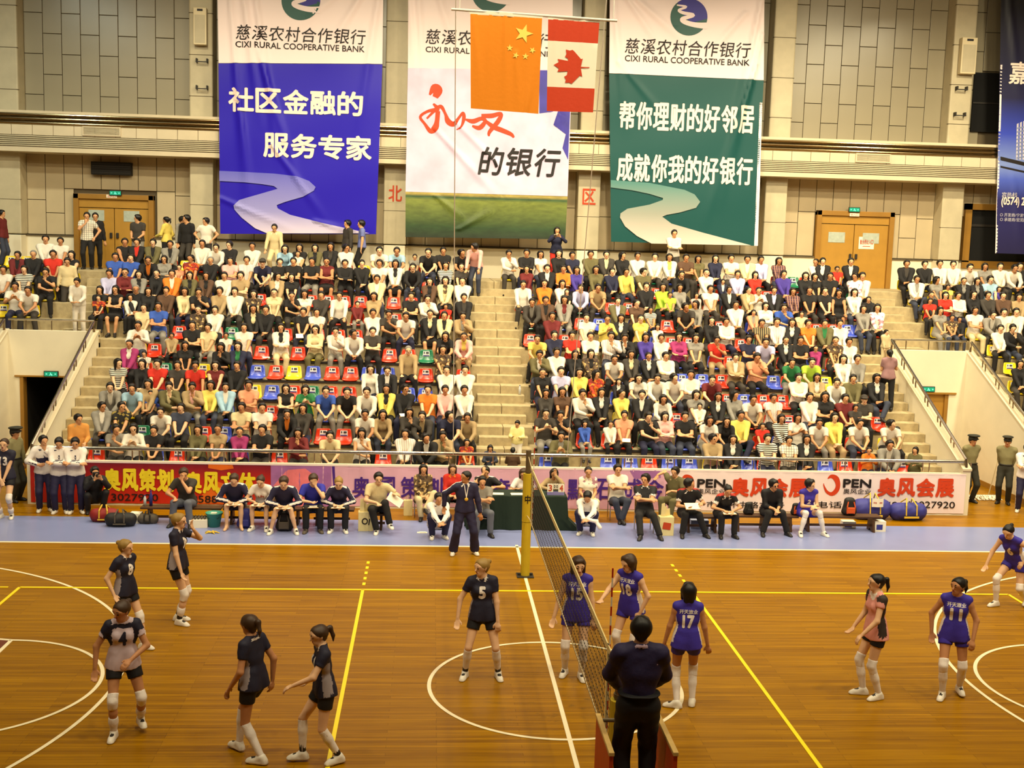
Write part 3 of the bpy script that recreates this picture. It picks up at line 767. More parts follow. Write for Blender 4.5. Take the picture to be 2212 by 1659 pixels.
def capp(p, m=0, mb=1, officer=False):
    k = p.k; c, u, f, l = p.head, p.hu, p.hf, p.hl; q = lambda a, b, d: c+(f*a+u*b+l*d)*k
    if officer:
        return [cap(q(-.02, .055, 0), q(.03, .06, 0), .1*k, .098*k, m, .01, (u, 1.6)), cap(q(-.03, .125, 0), q(.05, .135, 0), .125*k, .135*k, m, .02, (u, 3.6)),
                cap(q(.11, .06, .04), q(.11, .06, -.04), .05*k, m=mb, k=.005, flat=(u, 4)), cap(q(.1, .1, 0), q(.105, .115, 0), .018*k, m=2, k=0)]
    return [cap(q(-.025, .05, 0), q(.02, .055, 0), .096*k, .09*k, m, .02), cap(q(.1, .055, .03), q(.1, .055, -.03), .055*k, m=mb, k=.01, flat=(u, 3.2)),
            cap(q(.05, -.1, 0), q(.0, -.14, 0), .13*k, .13*k, op='-')]
def neck_cut(p, r=.07): return cap(p.neck+p.up*.06*p.k+p.fw*.015, p.neck+p.up*.13*p.k, r*p.k, r*1.2*p.k, op='-')
def topp(p, sleeve=.5, g=.012, hem=-.02, m=0, ms=None, vneck=0.0, boxy=.004):
    "shirt: trunk and sleeves; hem is measured from the pelvis"
    ms = m if ms is None else ms; k = p.k
    L = torso(p, g, m)[(0 if hem < -.03 else 1):]
    if hem < -.03: 
        for q in (1, -1): L.append(cap(p.pel+p.up*.12*k+p.plf*.06*k*q, p.pel+p.up*hem*k+p.plf*.082*k*q, .1*k*p.wide+g, (.122 if p.fem else .112)*k*p.wide+g+boxy, m, .04, None, 2))
    for i in (0, 1):
        if sleeve > 0: L += arm(p, i, g+boxy, ms, sleeve*2 if sleeve > .6 else sleeve*1.25, True)
        else: L.append(cap(p.sh[i], p.sh[i]-p.up*.02, .052*k+g*.5, m=m, k=.03))
    L.append(neck_cut(p))
    if vneck: L.append(cap(p.neck+p.fw*.12*k+p.up*.0, p.neck+p.fw*.13*k-p.up*vneck*k, .05*k, .018*k, op='-'))
    return L
def collar(p, m, g=.012, r=.016):
    k = p.k; L = []; c = p.neck+p.up*.035*k; pts = []
    for a in np.linspace(-2.6, 2.6, 9): pts.append(c+(-p.fw*math.cos(a)*.062+p.lf*math.sin(a)*.07)*k+p.up*(-.012*(1-math.cos(a)))*k)
    for a, b in zip(pts[:-1], pts[1:]): L.append(cap(a, b, r*k, m=m, k=.006))
    for e, s in ((0, -1), (-1, 1)): L.append(cap(pts[e], pts[e]+p.fw*.02*k-p.up*.05*k+p.lf*.035*k*s, r*k, .01*k, m, .006))
    return L
def legsp(p, upto=2.0, g=.012, m=0, flare=.0):
    "trousers or shorts"
    k = p.k
    L = [cap(p.pel+p.plf*.05*k, p.pel-p.plf*.05*k, (.12 if p.fem else .112)*k*p.wide+g, m=m, k=.04, flat=(p.pfw, 1.12)),
         cap(p.pel, p.pel+p.up*.09*k, .125*k*p.wide+g, m=m, k=.03, flat=(p.fw, 1.25), clip=2)]
    for i in (0, 1):
        h, n, a = p.hip[i], p.kn[i], p.an[i]
        if upto <= 1:
            b = h+(n-h)*upto; L.append(cap(h, b, .09*k+g, (.09-.02*upto)*k+g, m, .03, None, 2))
        else:
            b = n+(a-n)*(upto-1); L += [cap(h, n, .09*k+g, .062*k+g, m, .04), cap(n, b, .062*k+g, .05*k+g+flare, m, .02, None, 2)]
    return L
def skirtp(p, upto=.8, g=.014, m=0):
    "skirt: one tube round both thighs"
    k = p.k; L = legsp(p, upto, g, m)
    c0 = (p.hip[0]+p.hip[1])/2; c1 = (p.kn[0]+p.kn[1])/2; b = c0+(c1-c0)*upto
    for q in (.5, 0, -.5): L.append(cap(c0+p.plf*.07*q*k, b+p.plf*.12*q*k, .09*k+g, .08*k+g, m, .04, None, 2))
    return L
# ================================================================== spectators
SKINS = [mat('skin_warm', (206, 152, 108), .55, spec=.3), mat('skin_tan', (186, 130, 88), .55, spec=.3), mat('skin_pale', (222, 176, 136), .55, spec=.3)]
M_eye = mat('eye_brow', (26, 19, 16), .5); M_lip = mat('lips', (168, 88, 74), .5)
M_shoe = mat('shoe_dark', (34, 29, 26), .5); M_hair = mat('hair_black', (22, 17, 15), .45, spec=.35); M_hairg = mat('hair_grey', (128, 122, 114), .6)
CLOTH = {'W': ('white', (218, 208, 192)), 'C': ('cream', (212, 192, 146)), 'K': ('black', (27, 24, 24)), 'N': ('navy', (32, 33, 58)), 'D': ('dark grey', (58, 52, 46)),
 'G': ('grey', (134, 128, 118)), 'B': ('blue', (52, 84, 168)), 'L': ('lavender', (182, 178, 208)), 'R': ('red', (196, 42, 26)), 'M': ('maroon', (104, 30, 30)), 'O': ('orange', (218, 118, 34)),
 'Y': ('yellow', (218, 194, 92)), 'P': ('pink', (226, 168, 158)), 'V': ('violet', (66, 50, 136)), 'E': ('olive', (98, 90, 56)), 'T': ('tan', (164, 138, 98)), 'F': ('green', (40, 112, 62)),
 'I': ('light blue', (150, 182, 200)), 'H': ('lime green', (170, 200, 60)), 'Q': ('magenta', (150, 44, 98)), 'U': ('brown', (88, 62, 44)), 'S': ('salmon', (220, 148, 112)), 'J': ('denim', (54, 58, 74))}
CM = {k: mat('cloth_'+n.replace(' ', '_'), c, .85, bump=.12, bscale=40, var=.05, vscale=14) for k, (n, c) in CLOTH.items()}
PATT = {'1': ('black and white striped', stripe_mat('cloth_striped', (226, 218, 200), (36, 30, 28), 22, 'Z')),
        '2': ('checked white', stripe_mat('cloth_checked', (232, 222, 202), (150, 140, 128), 16, 'Z', .8, rgb3=(120, 112, 108))),
        '3': ('floral brown', print_mat('cloth_floral', [(92, 70, 46), (190, 158, 104), (60, 44, 34)], 20)),
        '4': ('red and gold patterned', print_mat('cloth_red_print', [(176, 52, 22), (206, 122, 36), (120, 30, 20)], 18)),
        '5': ('white printed', print_mat('cloth_white_print', [(234, 226, 206), (234, 226, 206), (170, 120, 130)], 14)),
        '6': ('plaid dark', stripe_mat('cloth_plaid', (96, 60, 66), (58, 40, 60), 14, 'Z', .6, rgb3=(150, 110, 90))),
        '7': ('black and yellow printed', print_mat('cloth_black_print', [(30, 26, 22), (30, 26, 22), (150, 128, 60)], 16)),
        '8': ('dark striped', stripe_mat('cloth_dark_striped', (44, 38, 32), (150, 132, 92), 18, 'X')),
        '9': ('pinstriped white', stripe_mat('cloth_pinstripe', (232, 220, 206), (176, 150, 140), 24, 'X', .7))}
def cloth(c): return CM[c] if c in CM else PATT[c][1]
def cname(c): return CLOTH[c][0] if c in CLOTH else PATT[c][0]
SEATED = {  # keyword sets for seated poses; the seat's step is z = 0, feet rest one step lower
 0: dict(lean=-3, wr=[(.05, -.27, .22), (-.05, -.29, .235)], hd=[(-1, -.4, -.2), (1, -.4, -.2)], txt='hands in lap'),
 1: dict(lean=-3, wr=[(-.07, -.215, .37), (.07, -.235, .355)], hd=[(-1, .45, .1), (1, .45, .1)], ep=[(1, -.2, -.7), (-1, -.2, -.7)], txt='arms folded'),
 2: dict(lean=8, wr=[(.03, -.30, .57), (.06, -.30, .32)], hd=[(-.2, .1, 1), (1, 0, 0)], ep=[(.7, -.6, -1), (-1, -.2, -.7)], hp=4, txt='one hand at the face'),
 3: dict(lean=26, wr=[(.05, -.47, .20), (-.05, -.48, .21)], hd=[(-.6, -1, -.5), (.6, -1, -.5)], ep=[(1, .1, -.3), (-1, .1, -.3)], hp=-10, txt='leaning forward, hands clasped'),
 4: dict(lean=6, wr=[(.17, -.36, .21), (-.17, -.36, .21)], hd=[(.1, -1, -.5), (-.1, -1, -.5)], txt='hands on knees'),
 5: dict(lean=-4, wr=[(.02, -.31, .27), (-.10, -.29, .27)], hd=[(-1, -.3, -.1), (.8, -.5, -.1)], cross=1, txt='legs crossed'),
 6: dict(lean=4, wr=[(.08, -.34, .50), (-.08, -.34, .50)], hd=[(-.5, -.4, .8), (.5, -.4, .8)], ep=[(.8, .0, -1), (-.8, .0, -1)], txt='hands raised to the face'),
}
def seated_pose(n, fem, yaw):
    d = dict(SEATED[n]); d.pop('txt'); cross = d.pop('cross', 0)
    an = [(.15, -.36, -.35), (-.15, -.36, -.35)] if not fem else [(.08, -.37, -.35), (-.08, -.37, -.35)]
    if n in (3, 4) and not fem: an = [(.2, -.34, -.35), (-.2, -.34, -.35)]
    if cross: an = [(-.02, -.50, -.12), (-.05, -.35, -.35)]
    return Pose(pel=(0, .06, .16), fem=fem, an=an, hy=yaw, **d)
_proto = {}
SV = .0175
def proto(key, fn):
    if key not in _proto: _proto[key] = fn()
    return _proto[key]
def body_prims(p, shoes=3, full=True):
    L = headp(p, brow=False)+torso(p)
    for i in (0, 1): L += arm(p, i)+hand(p, i)+leg(p, i)+foot(p, i, .008, shoes)
    return L
def seated_meshes(n, fem, yaw, top, leg_, style):
    "shared meshes of one seated figure"
    P = proto(('pose', n, fem, yaw), lambda: seated_pose(n, fem, yaw))
    body = proto(('b', n, fem, yaw), lambda: fmesh('body', body_prims(P), SV, [SKINS[0], M_eye, M_lip, M_shoe]))
    P0 = proto(('pose', n, fem, 0), lambda: seated_pose(n, fem, 0))
    out = []
    if top == 'j':
        def jac():
            L = topp(P0, 1., .02, -.06, boxy=.006)+collar(P0, 0, r=.02)
            L.append(cap(P0.neck+P0.fw*.12, P0.chest+P0.fw*.15-P0.up*.14, .078, .03, op='-'))
            return fmesh('jacket', L, SV, [M_shoe], .003)
        out.append(('jacket', proto(('j', n, fem), jac))); out.append(('shirt', proto(('ji', n, fem), lambda: fmesh('shirt', torso(P0, .011)[1:]+collar(P0, 0), SV, [M_shoe]))))
    else:
        sl = {'s': 1., 't': .5, 'd': 0}[top]
        out.append(('shirt', proto((top, n, fem), lambda: fmesh('shirt', topp(P0, sl, .012, -.06, vneck=.05 if top == 'd' else 0)+(collar(P0, 0) if top != 'd' else []), SV, [M_shoe], .003))))
    if leg_ == 'k': out.append(('skirt', proto(('k', n, fem), lambda: fmesh('skirt', skirtp(P0, .85), SV, [M_shoe], .003))))
    else: out.append(('trousers', proto(('l', n, fem), lambda: fmesh('trousers', legsp(P0), SV, [M_shoe], .003))))
    def hr():
        q = Pose(fem=fem); L = hairp(q, style) if style != 'cap' else capp(q)
        v, F, mi = field_mesh(L, .013); v = (v-q.head) @ q.H   # into head space
        return thin(np_mesh('hair', v, F, [M_hair, M_hair], mi), .4)
    out.append(('cap' if style == 'cap' else 'hair', proto(('h', style, fem), hr)))
    return P, body, out
def slot(o, i, m):
    o.material_slots[i].link = 'OBJECT'; o.material_slots[i].material = m
ORD = ['zeroth', 'first', 'second', 'third', 'fourth', 'fifth', 'sixth', 'seventh', 'eighth', 'ninth', 'tenth', 'eleventh', 'twelfth', 'thirteenth', 'fourteenth', 'fifteenth', 'sixteenth', 'seventeenth', 'eighteenth', 'nineteenth', 'twentieth', 'twenty-first', 'twenty-second', 'twenty-third', 'twenty-fourth', 'twenty-fifth', 'twenty-sixth', 'twenty-seventh']
SEAT_DZ = .0
# every entry: image column of the head, who (m man, w woman, k boy, g girl, o grey-haired, c cap), garment
# (s long sleeves, t short sleeves, d sleeveless, j open jacket + shirt colour), colour, pose, head turn, trousers
CROWD = {
 11: '97:msW0 128:mtW0-T 268:mdK0 293:mjKR0 329:mjEK0 366:mjGK0 435:msW0 467:msW3 495:msK0< 544:msW0 615:wsI3 646:wtK0 644:gdW0 680:wjEK0 713:wjKD0 748:msW0> 819:mtW3 857:mtI3 896:ktG0 927:mtK3 958:mtK0 997:mtK3> 1099:msW2 1138:msK1 1169:wtW0 1208:wsK0 1238:mtN0 1277:msE0 1311:mjDC0 1346:wsK0> 1379:msW0 1416:msW0 1448:wjWY0 1484:mtU1 1510:wtE0 1547:wsN0 1582:mtW1 1616:mjCW0 1646:msL0 1685:ws60 1765:wsW0< 1779:mjKW0 1810:ktR0 1841:mjKW0 1961:mjKD5 2001:msK0 2033:msW0 2063:msW0 2094:msW3 2132:wtG0 2165:msW0 2187:msW3 2208:msK0',
 10: '35:mjMK0 70:osK0 113:mtR0 152:wdK0 247:mtB0 281:mtB0 319:mjKO3 353:wsG1 385:gtS0 411:wt40< 453:osK0 496:mtP1 532:mt90 568:ctN3 577:ktW0 604:mtK1 633:mtK1 673:mtK1-G 705:wdM1-k 745:msK1 782:msK0 819:mtW0 854:wjWK0-k 892:msK3-J 963:ws10 997:wtD0 1138:wsM0 1183:mjKW0 1218:msO1 1247:wsV0 1288:wsE0 1324:msN0 1353:msY4 1392:mtE0> 1471:msK3 1528:wsW0 1564:kjNW0 1595:msL0 1634:wsR0 1696:msV0 1742:wsK0 1763:wtK0 1795:mtK0 1850:ms50< 1866:msW0 1985:mjWG5-J 2027:wtG0> 2050:ktY0 2086:wjKG0 2115:wjKG0 2143:mtI0 2156:gtV0',
 9: '4:mtW0 50:mt10 98:mtK2 233:msL0 268:wsM1 298:wjGK0 336:wsK0 370:mjOW0 409:wjEK0 444:wjUK0 483:msW0 518:mtT1 598:wjTW0> 629:wtK0 814:mjCW0 928:wjUK0 962:wjC30 999:msW0 1130:msW4 1177:wsO0 1216:wsW0 1224:gtK0 1256:msL3 1290:mtT3 1398:msK0 1434:wsH0 1447:ktH0 1471:wsG0 1506:gsP0 1537:mtW0 1578:mjKW0 1618:wjTC0> 1641:wsW6 1674:mjKL0 1715:ws60 1751:mtK0 1785:mtK0 1814:wdK4-k 1849:wsW0 1879:ksK0 2016:wsK0 2008:ktR0 2045:wtR1 2073:msW1 2108:wsK0 2139:msD0 2170:msU0 2204:msT0',
 8: '31:mtW6 63:mtW3 213:wsK0 214:kt40 247:wdK1-k 292:osK0 283:ksW0 319:wsK0 357:msU0 397:wsC0 428:mtK2 473:msT0 506:msW0 547:wt30 591:wtC0 629:wtK2 657:wtW0 693:msD0 733:msW4 772:ksM0-G 807:wsT0 888:mtK1 923:msW2 963:ktR0 1003:mjKD0 1149:mjDG3 1180:mjUK0 1220:wjGM0-G 1336:mjEL0 1376:wtU0> 1407:kt10 1484:mtD3> 1505:wsG0< 1592:msW0 1630:kjSG0 1656:wsW1 1695:mtB2 1734:ktC0 1868:wsG0 1898:ws50 2035:wtG0-G 2054:kt30 2070:ksK0 2111:mtW1-C 2141:mjGW3 2172:mtW0 2198:msW0',
 7: '309:mtC0 340:mtB1-G 426:ws30 463:msW0 546:wjKC0 573:msK0 654:mtK0 684:mtW0 806:msW0 840:mtD2 878:mtW3 929:wjKC0-k 960:mjCK0 1000:mjTG2 1194:msM0 1268:mtW0 1312:wsY6 1343:wjKW0 1386:wtY0 1422:gsW0 1539:wsK0 1571:msW1 1648:mt80 1681:ms90 1713:wjKW0 1749:mtO0 1784:mjEF0 1818:msW0 2165:msW0 2189:msK2-J',
 6: '296:msW6 369:kdW0 372:ksT0 414:mtK1 447:mtC0-G 487:ktW0 526:mtW0 606:wjWK1-C 680:wsC1-E 724:msW2-G 764:msW3> 805:mtD1 964:wtK3 1003:wjPY3-T 1162:mtY3 1199:msN0 1237:mtR1 1277:msW1-G 1321:ms92 1351:mjKW2 1396:wsV0 1430:msW0 1469:wsQ1 1505:wtG0 1550:mtR2-T 1620:mtN1 1655:mtL3 1700:wjKW0 1731:mtK1 1764:gsQ0 1807:wt30 1837:msW0',
 5: '277:wjQW0 309:kt20 399:wtK0 477:wsK2 512:wjNF0 882:osT4 957:wt30 1166:mjEW2-J 1204:msW0-J 1244:wsK0 1278:wj3K0 1327:mtW3 1365:wjDC0 1403:wjKW0 1441:msW1 1591:mjTW1 1636:mtS2 1710:mtF3-G 1753:mtH3 1825:wsW0 1856:msG0 2208:wsK0',
 4: '253:wt10> 304:wsK0 338:mtR0 382:mtD0 421:mtR4 464:wdM0 510:msK0 800:wsW4 836:mjKW4 965:msW0 1005:msW0 1173:wtK0 1213:mtL0-J 1253:wsY0 1289:ws40> 1338:gjKW0 1378:wtW3 1420:msW3 1458:mtW3> 1494:msW1 1538:mtM3 1728:msW1 1768:wjTW1 1807:msW3 1846:msE0 1898:wjKW5-J',
 3: '237:mjGW3 285:mtI3-T 323:ktB0 317:wsT0 364:mjEC2-T 414:mjTP2-G 453:wsY0 486:mjIW0 536:mtS1 617:wdK1 659:wtF6 703:mtB3-G 748:mtK3-G 793:msW3 834:wjYK0 874:msK0> 924:mtO0 962:msP0 1004:msW0 1180:wsD0 1216:wtU0 1258:msW2 1301:wjKW0 1344:wsY0> 1388:mjKW0 1430:wsW3 1507:wtG0 1510:ksW0 1553:wjKW0 1589:wsG0> 1623:mtW3 1674:mt90 1753:msW0 1785:wtK1 1829:mtM0 1846:ktD0 1869:ctD1',
 2: '218:mjGW0> 259:mt70> 347:mtW3 389:mtJ0 520:mtC1 566:mtW1 618:mjKO3 653:wsD0 789:mtW3 825:wsT3-J 883:wsD2 914:mjDT3 973:mtN3> 1009:msT3 1179:mtD6-G 1211:mtK2 1265:gsB0-G 1320:ksW0 1350:mtS0 1401:mtK2 1439:wsP1-J 1482:mtK1-J 1530:wtW3-G 1569:wtK3-J 1604:msY5 1649:ktR0 1692:ws10 1725:wtW6 1770:mtW3-G 1807:wsY0-T 1852:mtW3 1923:mtW3> 1936:ksT0',
 1: '249:mtG2> 287:wsW6 330:mtK0 425:wsE0 468:wtT0 516:wsQ0 564:mtK1 644:wsM2 712:mtC3 781:wdW2 875:ms90 923:mjKW3> 956:mjTE2 1009:gt40 1213:mjEG6 1542:msT1> 1586:wjKW0 1661:mt11 1708:mt21 1745:wjKW0 1880:gsO6 1919:mjGW3',
}
EMPTY = {
 11: '25:Y 59:Y 403:Y 786:Y 1713:F 1738:R',
 10: '925:R 1420:R 1656:R 1727:R',
 9: '562:R 672:R 708:R 743:R 780:R 851:R 889:R 1321:R 1359:R 1607:R',
 8: '8:Y 853:R 1255:R 1295:B 1441:R 1554:R 1763:R 1799:R 1831:B',
 7: '388:R 501:F 617:R 731:R 769:R 1146:R 1221:R 1452:R 1488:R 1601:R 2145:Y',
 6: '334:R 566:R 645:R 842:R 883:R 921:F 1577:R 2181:Y',
 5: '357:F 439:Y 557:B 597:R 636:Y 677:B 718:R 758:R 797:B 838:B 920:R 1001:R 1474:B 1516:B 1558:R 1670:B 1782:Y 2190:Y',
 4: '549:Y 588:B 634:R 674:F 714:R 754:R 881:B 919:B 1571:R 1607:B 1649:R 1689:R',
 3: '585:R 1462:R 1704:R 1896:R',
 2: '308:F 441:R 484:B 699:R 743:R',
 1: '209:R 385:R 604:R 828:R 1182:B 1314:B 1360:B 1402:R 1446:B 1489:B 1616:B 1782:B 1824:R 1949:R',
}
def parse(e):
    px, c = e.split(':'); px = int(px)
    who, top = c[0], c[1]; c = c[2:]
    col = c[0]; c = c[1:]; inner = 'W'
    if top == 'j': inner = c[0]; c = c[1:]
    pose = int(c[0]); c = c[1:]
    turn = 0
    if c and c[0] in '<>-': turn = {'<': -32, '>': 32, '-': 0}[c[0]]; c = c[1:]
    leg_ = c[0] if c else None
    return px, who, top, col, inner, pose, turn, leg_
def block_of(X, j):
    if j >= 7 and X < -11.0: return 'far left block', -11.9
    if X > 11.5: return 'far right block', 12.3
    return ('left block', -.62) if X < 0 else ('right block', .62)
SEAT_COLS = {'R': (204, 52, 20), 'B': (66, 84, 190), 'Y': (228, 196, 30), 'F': (26, 110, 74)}
SM = {k: mat('seat_plastic_'+CLOTH[k][0], c, .22, spec=.55) for k, c in SEAT_COLS.items()}
M_beam = mat('seat_beam', (40, 33, 27), .6)
M_stick = mat('sticker_white', (228, 226, 222), .5); M_stickd = mat('sticker_print', (38, 36, 44), .6); M_stickb = mat('sticker_blue', (70, 60, 130), .6)
def seat_shell():
    "moulded shell: pan with rolled front edge, curved back, slightly narrower at the top"
    prof = [(-.215, .025, .185), (-.235, .055, .2), (-.215, .078, .208), (-.12, .070, .212), (.02, .058, .212), (.11, .068, .208), (.165, .11, .2), (.195, .19, .192), (.215, .28, .18), (.228, .345, .165), (.236, .365, .145)]
    nx = 9; v = []; f = []
    for y, z, hw in prof:
        for i in range(nx):
            u = -1+2*i/(nx-1); dz = .022*abs(u)**3 if z < .12 else 0; dy = -.03*abs(u)**3 if z >= .1 else 0
            v.append((hw*u, y+dy, z+dz))
    N = len(prof)
    for a in range(N-1):
        for i in range(nx-1): f.append((a*nx+i, a*nx+i+1, (a+1)*nx+i+1, (a+1)*nx+i))
    me = mk_mesh('seat_shell', v, f, [SM['R']], smooth=True)
    bm = bmesh.new(); bm.from_mesh(me); bmesh.ops.solidify(bm, geom=bm.faces[:], thickness=.014); bm.to_mesh(me); bm.free()
    me.polygons.foreach_set('use_smooth', [True]*len(me.polygons)); return me
SEAT_ME = seat_shell()
for j in range(1, NROW+1):
    for a, b_ in ((-9.95, -.75), (.75, 10.0)): MB().box(a, b_, ROW_Y(j)-.03, ROW_Y(j)+.05, ROW_Z(j)-.025, ROW_Z(j)+.022, M_beam).build('seat_beam', terr)  # dark support beam that also draws the shadow line under the seats
SEAT_BR = MB().box(-.06, .06, -.14, .14, -.002, .058, M_beam, .006).box(-.17, .17, -.19, -.13, .0, .045, M_beam, .006).mesh('bracket')
_st = MB(); _st.add([(-.095, .186, .19), (.095, .186, .19), (.085, .206, .325), (-.085, .206, .325)], [(0, 1, 2, 3)], M_stick)
_st.add([(-.01, .181, .262), (.07, .181, .262), (.068, .19, .308), (-.01, .19, .308)], [(0, 1, 2, 3)], M_stickd)
_st.add([(-.07, .189, .26), (-.04, .189, .26), (-.04, .195, .31), (-.07, .195, .31)], [(0, 1, 2, 3)], M_stickd)
_st.add([(-.085, .178, .195), (.085, .178, .195), (.085, .182, .222), (-.085, .182, .222)], [(0, 1, 2, 3)], M_stickb)
SEAT_ST = _st.mesh('sticker')
def place_all():
    people, seats = [], []
    for j, row in CROWD.items():
        for e in row.split():
            px, who, top, col, inner, pose, turn, leg_ = parse(e)
            kid = who in 'kg'; sc = (random.uniform(.72, .8) if kid else random.uniform(1.0, 1.08))
            X = at_yz(px, ROW_Y(j)+.12, ROW_Z(j)+.80*sc); Y = ROW_Y(j)+.19+random.uniform(-.03, .03)
            if any(q['j'] == j and abs(q['X']-X) < .3 for q in people) and kid: Y -= .16
            people.append(dict(j=j, X=X, Y=Y, who=who, top=top, col=col, inner=inner, pose=pose, turn=turn, leg=leg_, sc=sc, kid=kid))
    for j, row in EMPTY.items():
        for e in row.split():
            px, c = e.split(':'); X = at_yz(int(px), ROW_Y(j)+.4, ROW_Z(j)+.3); seats.append(dict(j=j, X=X, c=c, empty=True))
    for p in people:
        if p['who'] != '' and not any(s['j'] == p['j'] and abs(s['X']-p['X']) < .3 for s in seats):
            seats.append(dict(j=p['j'], X=p['X'], c=random.choice('RRRBBFY') if -11 < p['X'] < 11.3 else 'Y', empty=False))
    return people, seats
PEOPLE, SEATS = place_all()
# ordinals along each row, counted from the stairs
def number(L):
    rows = {}
    for p in L:
        b, x0 = block_of(p['X'], p['j']); p['block'] = b; rows.setdefault((b, p['j']), []).append((abs(p['X']-x0), id(p), p))
    for k, r in rows.items():
        for i, (_, _, p) in enumerate(sorted(r, key=lambda t: t[:2])): p['n'] = i+1
number(PEOPLE); number(SEATS)
MAX_IND = 328
def visib(p): return (p['j'] <= 9)*10 + (p['block'] in ('left block', 'right block'))*5 - p['j']*.1
order = sorted(PEOPLE, key=lambda p: -visib(p))
INDIV = set(id(p) for p in order[:MAX_IND])
crowd_v, crowd_f, crowd_m, crowd_mats = [], [], [], []
crowd_nv = 0
def join_crowd(me, mtx, mats):
    global crowd_nv
    n = len(me.vertices); v = np.empty(n*3, np.float32); me.vertices.foreach_get('co', v); v = v.reshape(-1, 3)
    Mx = np.array(mtx); v = v@Mx[:3, :3].T+Mx[:3, 3]
    me.calc_loop_triangles(); nt = len(me.loop_triangles); F = np.empty(nt*3, np.int32); me.loop_triangles.foreach_get('vertices', F); F = F.reshape(-1, 3)
    mi = np.empty(nt, np.int32); me.loop_triangles.foreach_get('material_index', mi)
    ids = []
    for m in mats:
        if m not in crowd_mats: crowd_mats.append(m)
        ids.append(crowd_mats.index(m))
    crowd_v.append(v); crowd_f.append(F+crowd_nv); crowd_m.append(np.array(ids)[mi]); crowd_nv += n
GARM = {'s': 'shirt', 't': 'short-sleeved shirt', 'd': 'sleeveless top', 'j': 'jacket'}
for p in PEOPLE:
    fem = p['who'] in 'wg'; j = p['j']
    style = {'m': 'short', 'w': random.choice(['bob', 'bob', 'long', 'tail']), 'k': 'short', 'g': random.choice(['bob', 'tail']), 'o': 'crop', 'c': 'cap'}[p['who']]
    legc = p['leg'] or random.choice('KKKKKDDNJ'); lk = 'l'
    if p['leg'] == 'k': lk, legc = 'k', 'K'
    P, body, kids = seated_meshes(p['pose'], fem, p['turn'], p['top'], lk, style)
    sc = p['sc']; bulk = random.uniform(.96, 1.06)
    yaw = random.uniform(-.14, .14)-p['X']*.012
    mtx = Matrix.Translation((p['X'], p['Y'], ROW_Z(j)+.02)) @ Matrix.Rotation(yaw, 4, 'Z') @ Matrix.Diagonal((sc*bulk, sc, sc, 1))
    hairm = M_hairg if p['who'] == 'o' else M_hair
    skin = random.choice(SKINS)
    hm = Matrix([list(P.H[i])+[P.head[i]] for i in range(3)]+[[0, 0, 0, 1]])
    def colour(nm): return {'jacket': cloth(p['col']), 'shirt': cloth(p['inner'] if p['top'] == 'j' else p['col']), 'hair': hairm, 'cap': CM['D']}.get(nm, cloth(legc))
    if id(p) in INDIV:
        o = ob('person', body); o.matrix_world = mtx; slot(o, 0, skin)
        dup = '' 
        who = 'child' if p['kid'] else 'person'
        lab = f"{who} in {cname(p['col'])} {GARM[p['top']].replace('short-sleeved ', '')}, {SEATED[p['pose']]['txt'].replace('leaning forward, hands clasped','leaning forward').replace('hands raised to the face','hands raised').replace('one hand at the face','hand on face')}, {ORD[j]} row, {ORD[p['n']]} from {'central stairs' if 'far' not in p['block'] else 'its aisle'}, {p['block']}"
        if len(lab.replace('-', ' ').split()) > 16: lab = f"{who} in {cname(p['col'])} {GARM[p['top']].replace('short-sleeved ', '')}, {ORD[j]} row, {ORD[p['n']]} from {'central stairs' if 'far' not in p['block'] else 'its aisle'}, {p['block']}"
        tag(o, lab, 'person', 'seated spectators in the stands')
        for nm, me in kids:
            c = ob(nm, me, o)
            if nm in ('hair', 'cap'): c.matrix_local = hm
            for s in range(len(c.material_slots)): slot(c, s, colour(nm))
    else:
        join_crowd(body, mtx, [skin, M_eye, M_lip, M_shoe])
        for nm, me in kids: join_crowd(me, mtx @ hm if nm in ('hair', 'cap') else mtx, [colour(nm)]*2)
if crowd_v:
    me = np_mesh('seated_crowd', np.concatenate(crowd_v), np.concatenate(crowd_f), crowd_mats, np.concatenate(crowd_m))
    tag(ob('seated_crowd', me), 'rest of the seated crowd along the top rows of the stands', 'crowd', kind='stuff')
# seats: all empty ones and those of the lower rows one by one, the others as one
ordS = sorted(SEATS, key=lambda s: (not s['empty'], s['j'] + (0 if 'far' not in s['block'] else 3)))
rest = MB(); nS = 0
for s in ordS:
    j = s['j']; loc = (s['X'], ROW_Y(j)+.2, ROW_Z(j)); nS += 1
    if nS <= 300:
        o = ob('stadium_seat', SEAT_ME, None, loc); slot(o, 0, SM[s['c']])
        c = {'R': 'red', 'B': 'blue', 'Y': 'yellow', 'F': 'green'}[s['c']]
        tag(o, f"{'empty' if s['empty'] else 'occupied'} {c} plastic seat, {ORD[j]} row, {ORD[s['n']]} seat from {'central stairs' if 'far' not in s['block'] else 'its aisle'}, {s['block']}", 'seat', 'plastic shell seats of the grandstand')
        ob('bracket', SEAT_BR, o)
        if s['empty']: ob('sticker', SEAT_ST, o)
    else:
        for me in (SEAT_ME, SEAT_BR):
            rest.add([(v.co[0]+loc[0], v.co[1]+loc[1], v.co[2]+loc[2]) for v in me.vertices], [tuple(q.vertices) for q in me.polygons], SM[s['c']] if me is SEAT_ME else M_beam)
if rest.v: tag(rest.build('occupied_seats', smooth=False), 'occupied plastic seats hidden under the crowd of the upper rows', 'seats', kind='stuff')

